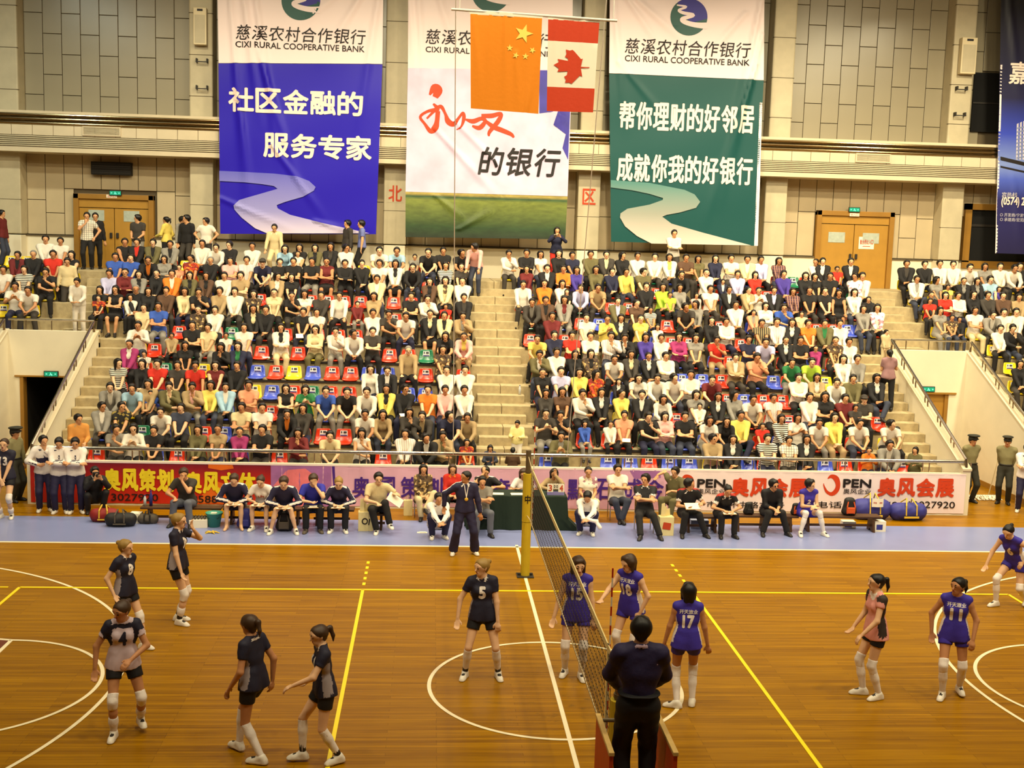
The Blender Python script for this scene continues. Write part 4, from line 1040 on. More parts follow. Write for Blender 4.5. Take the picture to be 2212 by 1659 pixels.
# small things lying about in the stands
M_book = mat('booklet_yellow', (232, 196, 60), .7)
def booklet(px, j, dy, dz, lab, rx=.2, rz=.3):
    X = at_yz(px, ROW_Y(j)+dy, ROW_Z(j)+dz); r = empty('booklet', (X, ROW_Y(j)+dy, ROW_Z(j)+dz), label=lab, cat='booklet', group='yellow booklets in the stands')
    MB().box(-.1, .1, -.07, .07, 0, .008, M_book).build('cover', r); MB().box(-.098, .098, -.068, .068, .008, .012, M_stick).build('page', r); r.rotation_euler = (rx, 0, rz)
booklet(575, 6, .1, .085, 'yellow booklet lying on an empty red seat')
booklet(647, 7, -.24, .22, 'yellow booklet on the knees of the person in the black and red shirt', .9)
booklet(1353, 2, -.22, .3, 'yellow booklet on the lap of the person in salmon', .5, -.2)
booklet(872, 3, -.2, .28, 'pale yellow booklet beside the person in yellow', .4)
# ================================================================== banners, flags, fittings
YB = 20.82
def at_yz_row(px, py, Y):
    "image row, in column px, of the level line through the point (IMG centre column, py)"
    z = at_y(IMG_W/2, py, Y)[2]; d = np.array([at_yz(px, Y, z), Y, z])-CAM
    return IMG_H/2-FOCAL*(d@AXU)/(d@AXF)
class Cloth:
    "hanging cloth in the plane y = Y with folds given as image lines; prints follow the same folds"
    def __init__(s, Y, folds, amp=.15, wid=.10, sway=0.0):
        s.Y = Y; s.amp = amp; s.sway = sway; s.wid = wid
        s.L = [(at_y(a, b, Y)[[0, 2]], at_y(c, d, Y)[[0, 2]], k) for a, b, c, d, k in folds]
    def dy(s, x, z):
        x = np.asarray(x, float); z = np.asarray(z, float)
        o = .008*np.sin(x*2.1+z*.7)+.006*np.sin(z*3.1-x)
        for a, b, k in s.L:
            t = b-a; L2 = t@t; u = np.clip(((x-a[0])*t[0]+(z-a[1])*t[1])/L2, -.15, 1.1)
            d2 = (x-a[0]-u*t[0])**2+(z-a[1]-u*t[1])**2
            w = s.wid*(.5+.9*np.clip(u, 0, 1)); o = o-s.amp*k*np.exp(-d2/w**2)*np.clip(1.15-u, 0, 1)
        return o
    def sheet(s, name, parent, corners, m, nx=64, nz=90):
        "corners: four image points (top left, top right, bottom right, bottom left)"
        c = [at_y(px, py, s.Y)[[0, 2]] for px, py in corners]; v = []; f = []
        for i in range(nz+1):
            t = i/nz; a = c[0]*(1-t)+c[3]*t; b = c[1]*(1-t)+c[2]*t
            for k in range(nx+1):
                u = k/nx; q = a*(1-u)+b*u; v.append((q[0], s.Y, q[1]))
        v = np.array(v); v[:, 1] += s.dy(v[:, 0], v[:, 2])
        f = [(i*(nx+1)+k, i*(nx+1)+k+1, (i+1)*(nx+1)+k+1, (i+1)*(nx+1)+k) for i in range(nz) for k in range(nx)]
        return ob(name, mk_mesh(name, v, f, [m], smooth=True), parent)
    def put(s, name, parent, v, f, m, off):
        v = np.asarray(v, float); y = s.Y-off+s.dy(v[:, 0], v[:, 1])-(v[:, 2] if v.shape[1] > 2 else 0)
        return ob(name, mk_mesh(name, np.c_[v[:, 0], y, v[:, 1]], f, [m]), parent)
    def text(s, parent, body, cx, cy, w, h, m, bold=0, off=.018, name='lettering', sl=.13, **k):
        if len(body) > 1 and h >= 28 and all(ord(ch) > 0x2e80 for ch in body):   # large characters one by one
            n = len(body); p = w/(n-1+.92)
            slope = (at_yz_row(cx+50, cy, s.Y)-at_yz_row(cx-50, cy, s.Y))/100
            for i, ch in enumerate(body):
                x = cx+(i-(n-1)/2)*p; s.text(parent, ch, x, cy+slope*(x-cx), p*.92, h*.97, m, bold, off, 'character', sl, shear=k.get('shear', 0))
            return
        c = at_y(cx, cy, s.Y); px = at_y(cx+50, cy, s.Y)[0]-at_y(cx-50, cy, s.Y)[0]; pz = at_y(cx, cy-50, s.Y)[2]-at_y(cx, cy+50, s.Y)[2]
        v, f = text_mesh(body, w*px/100, h*pz/100, bold, slice_=sl, **k)
        return s.put(name, parent, np.c_[v[:, :2]+c[[0, 2]], v[:, 2]], f, m, off)
    def poly(s, parent, pts, m, name, off=.006, sl=.15):
        P = [at_y(a, b, s.Y)[[0, 2]] for a, b in pts]; bm = bmesh.new()
        bm.faces.new([bm.verts.new((p[0], p[1], 0)) for p in P]); bmesh.ops.triangulate(bm, faces=bm.faces[:])
        P = np.array(P)
        for ax in (0, 1):
            n = Vector((1, 0, 0)) if ax == 0 else Vector((0, 1, 0)); c = P[:, ax].min()+sl
            while c < P[:, ax].max():
                bmesh.ops.bisect_plane(bm, geom=bm.verts[:]+bm.edges[:]+bm.faces[:], plane_co=n*c, plane_no=n); c += sl
        bm.verts.index_update(); v = [q.co[:] for q in bm.verts]; f = [tuple(x.index for x in q.verts) for q in bm.faces]; bm.free()
        return s.put(name, parent, v, f, m, off)
    def brush(s, parent, pts, m, name='brush_stroke', off=.012):
        "stroke of varying width: list of (px, py, half width)"
        P = np.array(pts, float); n = 6; Q = []
        for i in range(len(P)-1):
            p0, p1, p2, p3 = P[max(i-1, 0)], P[i], P[i+1], P[min(i+2, len(P)-1)]
            for t in np.linspace(0, 1, n, endpoint=i == len(P)-2):
                Q.append(.5*((2*p1)+(-p0+p2)*t+(2*p0-5*p1+4*p2-p3)*t*t+(-p0+3*p1-3*p2+p3)*t**3))
        Q = np.array(Q); T = np.gradient(Q[:, :2], axis=0); T /= np.linalg.norm(T, axis=1)[:, None]+1e-9; N = np.c_[-T[:, 1], T[:, 0]]
        v = []; f = []
        for q, nn in zip(Q, N):
            for sg in (-1, 1): w = at_y(*(q[:2]+sg*nn*max(q[2], .4)), s.Y); v.append((w[0], w[2]))
        f = [(2*i, 2*i+1, 2*i+3, 2*i+2) for i in range(len(Q)-1)]
        return s.put(name, parent, v, f, m, off)
def grad_mat(name, stops, z0, z1, rough=.55):
    "printed cloth whose own colour changes with height"
    m = mat(name, stops[0][1], rough); nt = m.node_tree; b = nt.nodes['Principled BSDF']
    tc = nt.nodes.new('ShaderNodeTexCoord'); sp = nt.nodes.new('ShaderNodeSeparateXYZ'); mr = nt.nodes.new('ShaderNodeMapRange'); r = nt.nodes.new('ShaderNodeValToRGB')
    mr.inputs['From Min'].default_value = z0; mr.inputs['From Max'].default_value = z1
    nt.links.new(tc.outputs['Object'], sp.inputs[0]); nt.links.new(sp.outputs['Z'], mr.inputs['Value']); nt.links.new(mr.outputs[0], r.inputs['Fac'])
    e = r.color_ramp.elements
    e[0].position, e[0].color = stops[0][0], srgb(*stops[0][1]); e[1].position, e[1].color = stops[-1][0], srgb(*stops[-1][1])
    for p, c in stops[1:-1]: x = e.new(p); x.color = srgb(*c)
    nt.links.new(r.outputs['Color'], b.inputs['Base Color']); return m
M_bwhite = mat('banner_white', (240, 222, 222), .5, spec=.25); M_bblue = mat('banner_blue', (38, 24, 172), .4, spec=.22); M_bgreen = mat('banner_green', (26, 76, 74), .42, spec=.22)
M_ink = mat('print_black', (26, 18, 18), .6); M_inkw = mat('print_white', (238, 216, 204), .6); M_inkr = mat('print_red', (206, 62, 20), .6)
M_lgreen = mat('logo_green', (40, 84, 78), .5); M_lblue = mat('logo_blue', (48, 40, 140), .5)
M_rb = grad_mat('river_lavender', [(0, (214, 200, 222)), (.35, (150, 146, 206)), (1, (92, 92, 190))], 6.3, 8.2)
M_rg = grad_mat('river_silver', [(0, (214, 198, 186)), (.5, (150, 152, 140)), (1, (78, 128, 122))], 6.3, 8.2)
def logo(c, r, cx, cy, R):
    circ = lambda a0, a1, n=40: [(cx+R*math.cos(math.radians(a0+(a1-a0)*i/n)), cy-R*math.sin(math.radians(a0+(a1-a0)*i/n))) for i in range(n+1)]
    u = R/40.
    c.poly(r, circ(0, 360)[:-1], M_lgreen, 'logo_disc', .006)
    c.poly(r, circ(-5, 128)+[(cx-14*u, cy-22*u), (cx-2*u, cy-12*u), (cx+10*u, cy-6*u), (cx-8*u, cy+2*u), (cx+8*u, cy+12*u)], M_lblue, 'logo_sky', .010)
    c.brush(r, [(cx-26*u, cy-26*u, 1.5*u), (cx-6*u, cy-22*u, 2.5*u), (cx-22*u, cy-15*u, 2.5*u), (cx-12*u, cy-9*u, 3.5*u), (cx+10*u, cy-4*u, 3.5*u), (cx-14*u, cy+4*u, 4.5*u), (cx-8*u, cy+11*u, 5*u), (cx+14*u, cy+17*u, 5.5*u), (cx+40*u, cy+19*u, 7*u)], M_bwhite, 'logo_river', .014)
# --- blue banner
r = empty('banner', (at_y(650, 0, YB)[0], YB, 6.3), label='tall blue and white bank banner hanging nearest the dark grille', cat='banner', group='tall bank banners'); BL = r
inv = lambda o: o
c = Cloth(YB, [(520, -60, 560, 240, 1), (545, -60, 600, 330, .9), (500, 20, 530, 420, .7), (560, 120, 640, 380, .6), (800, -40, 700, 120, .8), (790, -60, 640, 60, .6), (820, -20, 770, 300, .6), (520, 240, 540, 420, .6), (600, 330, 700, 470, .4), (690, 480, 760, 500, .3), (480, 430, 640, 500, .3)])
def kids_of(r, fn):
    before = set(o.name for o in bpy.data.objects); fn(r)
for nm, corners, m in (('header_panel', [(469, -90), (829, -90), (826, 138), (472, 136)], M_bwhite), ('field_panel', [(472, 137), (826, 139), (812, 506), (476, 505)], M_bblue)):
    o = c.sheet(nm, None, corners, m); o.parent = r; o.matrix_parent_inverse = Matrix.Translation(r.location).inverted()
def attach(cl, r):
    "parts are built in world space, so cancel the parent's offset"
    o_put = cl.put
    def put(name, parent, v, f, m, off):
        o = o_put(name, None, v, f, m, off); o.parent = r; o.matrix_parent_inverse = Matrix.Translation(r.location).inverted(); return o
    cl.put = put
    o_sheet = cl.sheet
    def sheet(name, parent, corners, m, **k):
        o = o_sheet(name, None, corners, m, **k); o.parent = r; o.matrix_parent_inverse = Matrix.Translation(r.location).inverted(); return o
    cl.sheet = sheet
attach(c, r)
logo(c, r, 650, 2, 42)
c.text(r, '慈溪农村合作银行', 650, 75, 280, 33, M_ink, .004, shear=.12, spacing=1.05); c.text(r, 'CIXI RURAL COOPERATIVE BANK', 649, 101, 278, 13, M_ink, .012)
c.text(r, '社区金融的', 639, 220, 290, 53, M_inkw, .032, spacing=1.15, off=.022); c.text(r, '服务专家', 686, 317, 233, 53, M_inkw, .032, spacing=1.15, off=.022)
c.poly(r, [(577, 504), (551, 493), (522, 470), (507, 453), (505, 444), (517, 432), (541, 425), (579, 414), (600, 408), (592, 402), (567, 398), (529, 394), (474, 391), (474, 369), (516, 371), (592, 375), (642, 381), (668, 391), (682, 404), (678, 412), (655, 425), (617, 436), (598, 443), (600, 450), (627, 464), (703, 483), (798, 504)], M_rb, 'river_print', .03, .08)
# --- white banner in the middle
r = empty('banner', (at_y(1055, 0, YB)[0], YB, 6.3), label='tall white bank banner with red brush writing and green meadow, between the pillars', cat='banner', group='tall bank banners')
c = Cloth(YB, [(900, -60, 920, 240, .7), (885, 0, 900, 200, .5), (930, -60, 990, 120, .7), (1210, 200, 1150, 420, .5), (960, 300, 1080, 430, .5), (1000, 280, 1120, 400, .4), (1240, 100, 1190, 330, .4), (950, 430, 1010, 480, .4), (1000, 490, 1060, 455, .5)]); attach(c, r)
M_sky = mat('banner_sky', (206, 190, 216), .5, var=.12, vscale=1.3)
M_mead = grad_mat('banner_meadow', [(0, (34, 42, 30)), (.25, (42, 66, 34)), (.62, (96, 108, 46)), (.8, (112, 122, 50)), (.87, (40, 74, 46)), (.93, (168, 148, 74)), (1, (30, 60, 40))], 6.3, 7.78)
nt = M_mead.node_tree; nn = nt.nodes.new('ShaderNodeTexNoise'); nn.inputs['Scale'].default_value = 14; nn.inputs['Detail'].default_value = 6
mx = nt.nodes.new('ShaderNodeMix'); mx.data_type = 'RGBA'; mx.blend_type = 'OVERLAY'; mx.inputs['Factor'].default_value = .55
bs = nt.nodes['Principled BSDF']; src = bs.inputs['Base Color'].links[0].from_socket
nt.links.new(src, mx.inputs['A']); nt.links.new(nn.outputs['Fac'], mx.inputs['B']); nt.links.new(mx.outputs['Result'], bs.inputs['Base Color'])
c.sheet('header_panel', r, [(882, -90), (1238, -90), (1236, 151), (881, 147)], M_bwhite); c.sheet('sky_panel', r, [(881, 147), (1236, 151), (1226, 424), (876, 414)], M_sky)
c.sheet('meadow_panel', r, [(876, 414), (1226, 424), (1221, 517), (876, 512)], M_mead)
M_bsky = mat('banner_deep_sky', (56, 48, 150), .5, var=.2, vscale=2)
c.poly(r, [(1165, 152), (1235, 152), (1227, 345), (1215, 320), (1222, 290), (1195, 270), (1205, 240), (1165, 245)], M_bsky, 'deep_sky_print', .008)
logo(c, r, 1061, -16, 42)
c.text(r, '慈溪农村合作银行', 1057, 84, 275, 33, M_ink, .004, shear=.12, spacing=1.05); c.text(r, 'CIXI RURAL COOPERATIVE BANK', 1056, 112, 272, 12, M_ink, .012)
c.text(r, '的银行', 1122, 350, 178, 62, M_ink, .02, shear=.18, off=.016)
for st in ([(928, 205, 2), (938, 190, 8), (946, 196, 10), (940, 210, 6)], [(936, 224, 2), (945, 236, 5), (925, 240, 3), (908, 252, 3), (918, 268, 3), (930, 283, 5), (940, 276, 7), (944, 262, 5), (946, 240, 5)], [(922, 256, 2), (938, 240, 3), (952, 230, 4), (962, 246, 3), (968, 262, 6), (980, 268, 5), (990, 256, 3), (1000, 244, 3), (1002, 256, 4), (996, 274, 2), (986, 280, 1)],
           [(1006, 258, 2), (1022, 262, 5), (1040, 256, 4), (1048, 262, 4), (1036, 276, 5), (1020, 272, 2)], [(1040, 250, 4), (1062, 250, 5), (1082, 246, 4), (1076, 262, 5), (1058, 284, 4), (1056, 294, 2)], [(1050, 262, 3), (1066, 274, 5), (1086, 282, 5), (1104, 290, 4), (1110, 297, 2)]):
    c.brush(r, st, M_inkr)
# --- green banner
r = empty('banner', (at_y(1480, 0, YB)[0], YB, 6.3), label='tall green and white bank banner with two lines of slogans', cat='banner', group='tall bank banners')
c = Cloth(YB, [(1330, -40, 1480, 90, .8), (1335, -30, 1440, 120, .7), (1325, 0, 1350, 260, .6), (1640, 20, 1590, 260, .9), (1635, 120, 1560, 420, .8), (1620, 180, 1530, 460, .6), (1600, 40, 1520, 130, .5), (1350, 150, 1440, 260, .3)]); attach(c, r)
c.sheet('header_panel', r, [(1318, -90), (1652, -90), (1650, 173), (1316, 158)], M_bwhite); c.sheet('field_panel', r, [(1316, 159), (1650, 174), (1629, 531), (1320, 522)], M_bgreen)
c.sheet('hem', r, [(1641, 220), (1647, 220), (1637, 531), (1629, 531)], M_bwhite, nx=3)
logo(c, r, 1488, 37, 40)
c.text(r, '慈溪农村合作银行', 1485, 104, 270, 34, M_ink, .004, shear=.12, spacing=1.05); c.text(r, 'CIXI RURAL COOPERATIVE BANK', 1484, 131, 268, 13, M_ink, .012)
c.text(r, '帮你理财的好邻居', 1483, 254, 290, 62, M_inkw, .03, off=.016); c.text(r, '成就你我的好银行', 1479, 366, 292, 62, M_inkw, .03, off=.016)
c.poly(r, [(1319, 389), (1402, 395), (1478, 410), (1500, 420), (1512, 436), (1503, 449), (1468, 459), (1440, 464), (1430, 468), (1450, 483), (1516, 502), (1622, 530), (1407, 526), (1376, 510), (1350, 489), (1339, 470), (1340, 461), (1355, 451), (1403, 442), (1431, 432), (1432, 428), (1403, 419), (1365, 411), (1319, 405)], M_rg, 'river_print', .03, .08)
# --- navy banner cut by the edge of the picture
r = empty('banner', (18.6, YB, 6.3), label='tall navy property banner with a white tower, at the edge of the picture', cat='banner', group='tall bank banners')
c = Cloth(YB, [(2180, 0, 2200, 200, .4), (2190, 400, 2205, 540, .3)]); attach(c, r)
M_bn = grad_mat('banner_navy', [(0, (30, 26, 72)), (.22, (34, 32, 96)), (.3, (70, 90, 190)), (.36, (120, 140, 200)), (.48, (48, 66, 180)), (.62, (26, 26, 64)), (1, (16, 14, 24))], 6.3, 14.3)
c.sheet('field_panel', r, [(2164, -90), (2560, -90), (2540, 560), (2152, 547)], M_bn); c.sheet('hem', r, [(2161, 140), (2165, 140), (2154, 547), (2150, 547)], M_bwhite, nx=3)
M_pale = mat('print_pale', (190, 186, 200), .6); M_pgrey = mat('print_grey_blue', (120, 130, 170), .6)
c.text(r, '嘉', 2202, 158, 44, 48, M_inkw, .02, off=.016); c.text(r, '宾热线', 2180, 421, 32, 11, M_pale, .01); c.text(r, '(0574) 2', 2188, 437, 50, 22, M_inkw, .03)
c.text(r, '○ 开发商/宁波学苑房产', 2200, 465, 80, 8, M_pale); c.text(r, '○ 承建商/宏润建设集团', 2200, 475, 80, 8, M_pale)
for k in range(6): c.poly(r, [(2196+k*7, 268-k*3), (2200+k*7, 266-k*3), (2198+k*7, 345), (2194+k*7, 345)], M_pale, 'tower_print', .008)
for k in range(9): c.poly(r, [(2195, 276+k*8), (2240, 268+k*8), (2240, 271+k*8), (2195, 279+k*8)], M_pgrey, 'tower_print', .011)
c.poly(r, [(2161, 338), (2260, 362), (2260, 370), (2161, 346)], M_ink, 'bridge_print', .009); c.poly(r, [(2161, 358), (2260, 380), (2260, 384), (2161, 362)], M_ink, 'bridge_print', .009)
for o in bpy.data.objects:
    if o.name.startswith('banner') and o.type == 'EMPTY':
        x = o.location.x; w = 2.5
        MB().tube([(-w, 0, 0), (w, 0, 0)], .025, M_steel, 8).build('hanging_rod', o, (0, .03, 14.6-o.location.z))
# blue banner lettering was built before attach(): nothing left to fix
# --- flags over the court
YF = 0.3
bar0, bar1 = at_y(975, 20, YF), at_y(1333, 45, YF)
r = empty('flag_bar', tuple((bar0+bar1)/2), label='white bar hanging over the court that carries both flags', cat='pole')
hb = (bar1-bar0)/2; M_pole = mat('white_paint', (235, 230, 220), .4)
MB().tube([-hb, hb], .018, M_pole, 10).build('pole', r)
for px, py in ((993, 21), (1325, 44)):
    p = at_y(px, py, YF)-(bar0+bar1)/2; MB().tube([p, (p[0], p[1], CEIL_Z-r.location.z)], .008, M_pole, 6).build('cord', r)
M_fo = mat('flag_orange', (240, 140, 12), .7, bump=.1, bscale=20); M_fs = mat('flag_star', (250, 232, 110), .7); M_fr = mat('flag_red', (206, 62, 24), .7, bump=.1, bscale=20); M_fw = mat('flag_white', (246, 238, 216), .7)
def star(cx, cy, R, rot0): return [(cx+(R if i % 2 == 0 else R*.4)*math.sin(math.radians(36*i+rot0)), cy-(R if i % 2 == 0 else R*.4)*math.cos(math.radians(36*i+rot0))) for i in range(10)]
r = empty('flag', (at_y(1093, 27, YF)[0], YF, at_y(1093, 35, YF)[2]), label='orange flag with five yellow stars hanging from the bar', cat='flag', group='two flags over the court')
c = Cloth(YF, [(1060, 40, 1050, 240, .5), (1092, 40, 1090, 240, .9), (1115, 130, 1120, 245, .6), (1135, 245, 1155, 120, .9), (1025, 60, 1040, 240, .5)], .022, .05); attach(c, r)
c.sheet('cloth', r, [(1016, 30), (1171, 40), (1163, 246), (1017, 234)], M_fo, nx=40, nz=48)
c.sheet('sleeve', r, [(1010, 22), (1174, 33), (1172, 41), (1016, 31)], M_fw, nx=10, nz=3)
c.poly(r, star(1131, 73, 21, 18), M_fs, 'star', .006, .08)
for x, y, a in ((1101, 104, 0), (1114, 120, 20), (1135, 122, 5), (1150, 109, 30)): c.poly(r, star(x, y, 7.5, a), M_fs, 'star', .006, .08)
r = empty('flag', (at_y(1237, 42, YF)[0], YF, at_y(1237, 48, YF)[2]), label='red and white maple leaf flag hanging from the bar', cat='flag', group='two flags over the court')
c = Cloth(YF, [(1200, 60, 1195, 240, .5), (1260, 60, 1250, 240, .6), (1285, 120, 1275, 240, .5)], .018, .045); attach(c, r)
for nm, a, b, m in (('red_band', 0, .235, M_fr), ('white_band', .235, .735, M_fw), ('red_band', .735, 1, M_fr)):
    L = lambda t: (1184-t*3, 41+t*199); Rr = lambda t: (1295-t*14, 48+t*195)
    c.sheet(nm, r, [L(a), Rr(a), Rr(b), L(b)], m, nx=30, nz=20)
c.sheet('sleeve', r, [(1183, 33), (1297, 40), (1295, 49), (1184, 42)], M_fw, nx=10, nz=3)
leaf = [(1365, 555), (1410, 530), (1400, 503), (1490, 520), (1485, 497), (1463, 487), (1475, 460), (1470, 422), (1505, 432), (1528, 425), (1545, 440), (1600, 505), (1615, 500), (1598, 570), (1672, 572), (1672, 579), (1598, 581), (1610, 655), (1590, 645), (1545, 690), (1518, 716), (1500, 705), (1463, 707), (1470, 680), (1455, 655), (1480, 640), (1485, 608), (1398, 613), (1410, 585)]
c.poly(r, [(850+x/3.95, y/3.95) for x, y in leaf], M_fr, 'maple_leaf', .006, .08)
# hauling lines from the roof to the rail of the stands
for px0, px1, lab in ((990, 979, 'thin white hauling line in front of the left block'), (1388, 1225, 'thin white hauling line slanting across the right block')):
    a = at_y(px0, -1000 if px0 < 1100 else -900, YF); a[2] = min(a[2], CEIL_Z-.02); b_ = np.array([at_yz(px1, 10.9, 1.3), 10.9, 1.3])
    t = tag(MB().tube([a, b_], .009, M_pole, 6).build('hauling_line'), lab, 'rope')
# --- fittings on the pillars
M_boxw = mat('enamel_white', (222, 206, 168), .45)
def wall_box(px0, py0, px1, py1, x_p, lab):
    a = at_y(px0, py0, 21.25); b_ = at_y(px1, py1, 21.25); r = empty('loudspeaker', (a[0], 21.25, b_[2]), label=lab, cat='loudspeaker', group='column loudspeakers on the pillars'); w, h = b_[0]-a[0], a[2]-b_[2]
    MB().box(0, w, 0, .22, 0, h, M_boxw, .02).build('case', r); MB().box(w*.3, w*.72, -.006, .005, h*.9, h*.96, M_ink).build('badge', r)
    MB().box(.04, w-.04, -.004, .004, .05, h*.8, M_stone).build('front_grille', r)
wall_box(417, 15, 446, 97, -9.1, 'white column loudspeaker beside the blue banner')
wall_box(2080, 80, 2107, 160, 15.1, 'white column loudspeaker beside the black upper window')
def bracket(px, py, lab):
    p = at_y(px, py, 21.45); r = empty('wall_bracket', tuple(p), label=lab, cat='bracket', group='small metal brackets on the pillars')
    for s in (-.16, .16): MB().box(s-.02, s+.02, -.12, .05, -.05, .07, M_dark).build('arm', r)
    MB().box(-.18, .18, -.13, -.1, -.05, -.02, M_dark).build('bar', r)
for px, py, l in ((437, 132, 'upper bracket beside the blue banner'), (437, 190, 'lower bracket beside the blue banner'), (2076, 192, 'upper bracket under the loudspeaker by the black window'), (2072, 248, 'lower bracket under the loudspeaker by the black window')): bracket(px, py, l)
# --- rails
rail = empty('handrail', (0, 10.97, 1.03), label='long steel handrail on top of the front wall of the stands', cat='handrail', group='steel handrails of the stands')
MB().tube([(PL+.02, 0, .27), (PR-.02, 0, .27)], .042, M_steel, 12).build('rail', rail)
x = PL+.15
while x < PR:
    for d in (0, .16): MB().tube([(x+d, 0, 0), (x+d, 0, .25)], .016, M_steel, 8).build('post', rail)
    x += 1.04
def slope_rail(x, lab):
    r = empty('handrail', (x, 10.9, 1.12), label=lab, cat='handrail', group='steel handrails of the stands'); dy, dz = VY-10.9, VZ-1.12
    MB().tube([(0, 0, .05), (0, .02, .24), (0, dy, dz+.26), (0, dy+.05, dz)], .038, M_steel, 10).build('rail', r)
    for k in range(1, 6):
        for d in (-.09, .09): t = k/6; MB().tube([(0, dy*t+d, dz*t+d*.5), (0, dy*t+d, dz*t+.26+d*.5)], .018, M_steel, 8).build('post', r)
slope_rail(PL, 'sloping steel handrail beside the dark opening'); slope_rail(VL-.1, 'sloping steel handrail at the outer side of the dark opening')
slope_rail(PR, 'sloping steel handrail beside the ochre door'); slope_rail(VR+.1, 'sloping steel handrail at the outer side of the ochre door')
for a, b_, lab in ((VL, PL, 'level steel handrail above the dark opening'), (PR, VR, 'level steel handrail above the ochre door')):
    r = empty('handrail', (a, VY+.1, VZ), label=lab, cat='handrail', group='steel handrails of the stands')
    MB().tube([(0, 0, .28), (b_-a, 0, .28)], .03, M_steel, 10).build('rail', r)
    for t in (.05, .2, .5, .8, .95): MB().tube([((b_-a)*t, 0, 0), ((b_-a)*t, 0, .27)], .016, M_steel, 8).build('post', r)
# --- printed banners on the front wall
YW = 10.835
def wall_banner(px0, px1, lab, m, top=(1000, 1000), bot=(1092, 1092)):
    X0, X1 = at_yz(px0, YW, .5), at_yz(px1, YW, .5)
    r = empty('fence_banner', ((X0+X1)/2, YW, .08), label=lab, cat='banner', group='advertising banners along the front wall')
    c = Cloth(YW, [], .01); c.dy = lambda x, z: .004*np.sin(np.asarray(x)*9+np.asarray(z)*3)+.003*np.sin(np.asarray(x)*23); attach(c, r)
    n = max(8, int((X1-X0)*8)); v = []; f = []
    for i in range(9):
        for k in range(n+1): v.append((X0+(X1-X0)*k/n, .05+.97*i/8))
    f = [(i*(n+1)+k, i*(n+1)+k+1, (i+1)*(n+1)+k+1, (i+1)*(n+1)+k) for i in range(8) for k in range(n)]
    c.put('cloth', r, v, f, m, 0); c.put('hem', r, [(X0, .99), (X1, .99), (X1, 1.025), (X0, 1.025)], [(0, 1, 2, 3)], M_bwhite, .006)
    return r, c
M_bred = grad_mat('banner_red', [(0, (196, 40, 16)), (.6, (186, 32, 18)), (1, (120, 22, 44))], .05, 1.0); M_byel = mat('print_yellow', (238, 214, 40), .6); M_por = mat('print_orange', (226, 106, 24), .6)
r, c = wall_banner(66, 585, 'red printed banner with yellow characters on the front wall', M_bred)
c.text(r, '奥风策划', 300, 1037, 150, 50, M_byel, .05); c.text(r, '奥风文体', 476, 1043, 152, 48, M_byel, .05)
c.text(r, '13027920', 286, 1074, 112, 15, M_ink, .01); c.text(r, '8588', 442, 1078, 56, 15, M_ink, .01); c.text(r, '8', 531, 1079, 12, 15, M_ink, .01)
c.poly(r, [(450, 1002), (502, 1003), (505, 1012), (478, 1016), (450, 1011)], M_por, 'firework_print', .004); c.poly(r, [(470, 1040), (530, 1060), (500, 1088), (420, 1088), (440, 1065)], M_por, 'firework_print', .004)
M_bpink = mat('banner_pink', (222, 172, 196), .55, var=.06, vscale=2); M_purp = mat('print_purple', (70, 34, 132), .6)
r, c = wall_banner(585, 1446, 'pink printed banner with purple characters behind the scorer table', M_bpink)
M_pet = mat('print_petal', (226, 120, 130), .6, var=.2, vscale=3); M_lil = mat('print_lilac', (160, 104, 166), .6, var=.15, vscale=3)
c.poly(r, [(585, 1003), (716, 1005), (716, 1097), (585, 1094)], M_lil, 'lilac_print', .003)
c.poly(r, [(600, 1094), (590, 1050), (620, 1015), (660, 1012), (690, 1035), (672, 1070), (690, 1096)], M_pet, 'petal_print', .006)
c.poly(r, [(717, 1007), (723, 1007), (725, 1052), (720, 1052)], M_purp, 'stripe_print', .005)
for ch, x in (('奥', 781), ('風', 838), ('策', 886), ('劃', 936), ('意', 1082), ('點', 1246), ('石', 1306), ('成', 1366), ('金', 1413)): c.text(r, ch, x, 1053 if x < 1000 else 1057, 40, 46, M_purp, .022)
c.poly(r, [(1360, 1016), (1425, 1016), (1428, 1032), (1370, 1034)], M_lil, 'lilac_print', .003)
r, c = wall_banner(1446, 2084, 'white printed banner with red and black characters on the front wall', M_bwhite)
for x0 in (1463, 1778):
    c.brush(r, [(x0+10, 1034, 1), (x0+18, 1029, 4), (x0+28, 1034, 6), (x0+32, 1048, 5), (x0+28, 1060, 5), (x0+18, 1067, 4), (x0+8, 1062, 3), (x0+2, 1050, 1.5), (x0+1, 1044, .5)], M_inkr, 'swoosh', .006)
    c.text(r, 'PEN', x0+73, 1044, 60, 17, M_ink, .04); c.text(r, '奥风企业', x0+73, 1061, 60, 11, M_ink, .01)
    c.text(r, '奥风会展', x0+(200 if x0 > 1500 else 198), 1053, 164, 40, M_inkr, .05)
c.text(r, '市三环中路388号', 1610, 1090, 168, 14, M_ink, .01); c.text(r, '电话：', 1796, 1090, 66, 14, M_ink, .01); c.text(r, '13658348', 1886, 1090, 104, 14, M_ink, .01); c.text(r, '13027920', 2012, 1090, 100, 14, M_ink, .01)
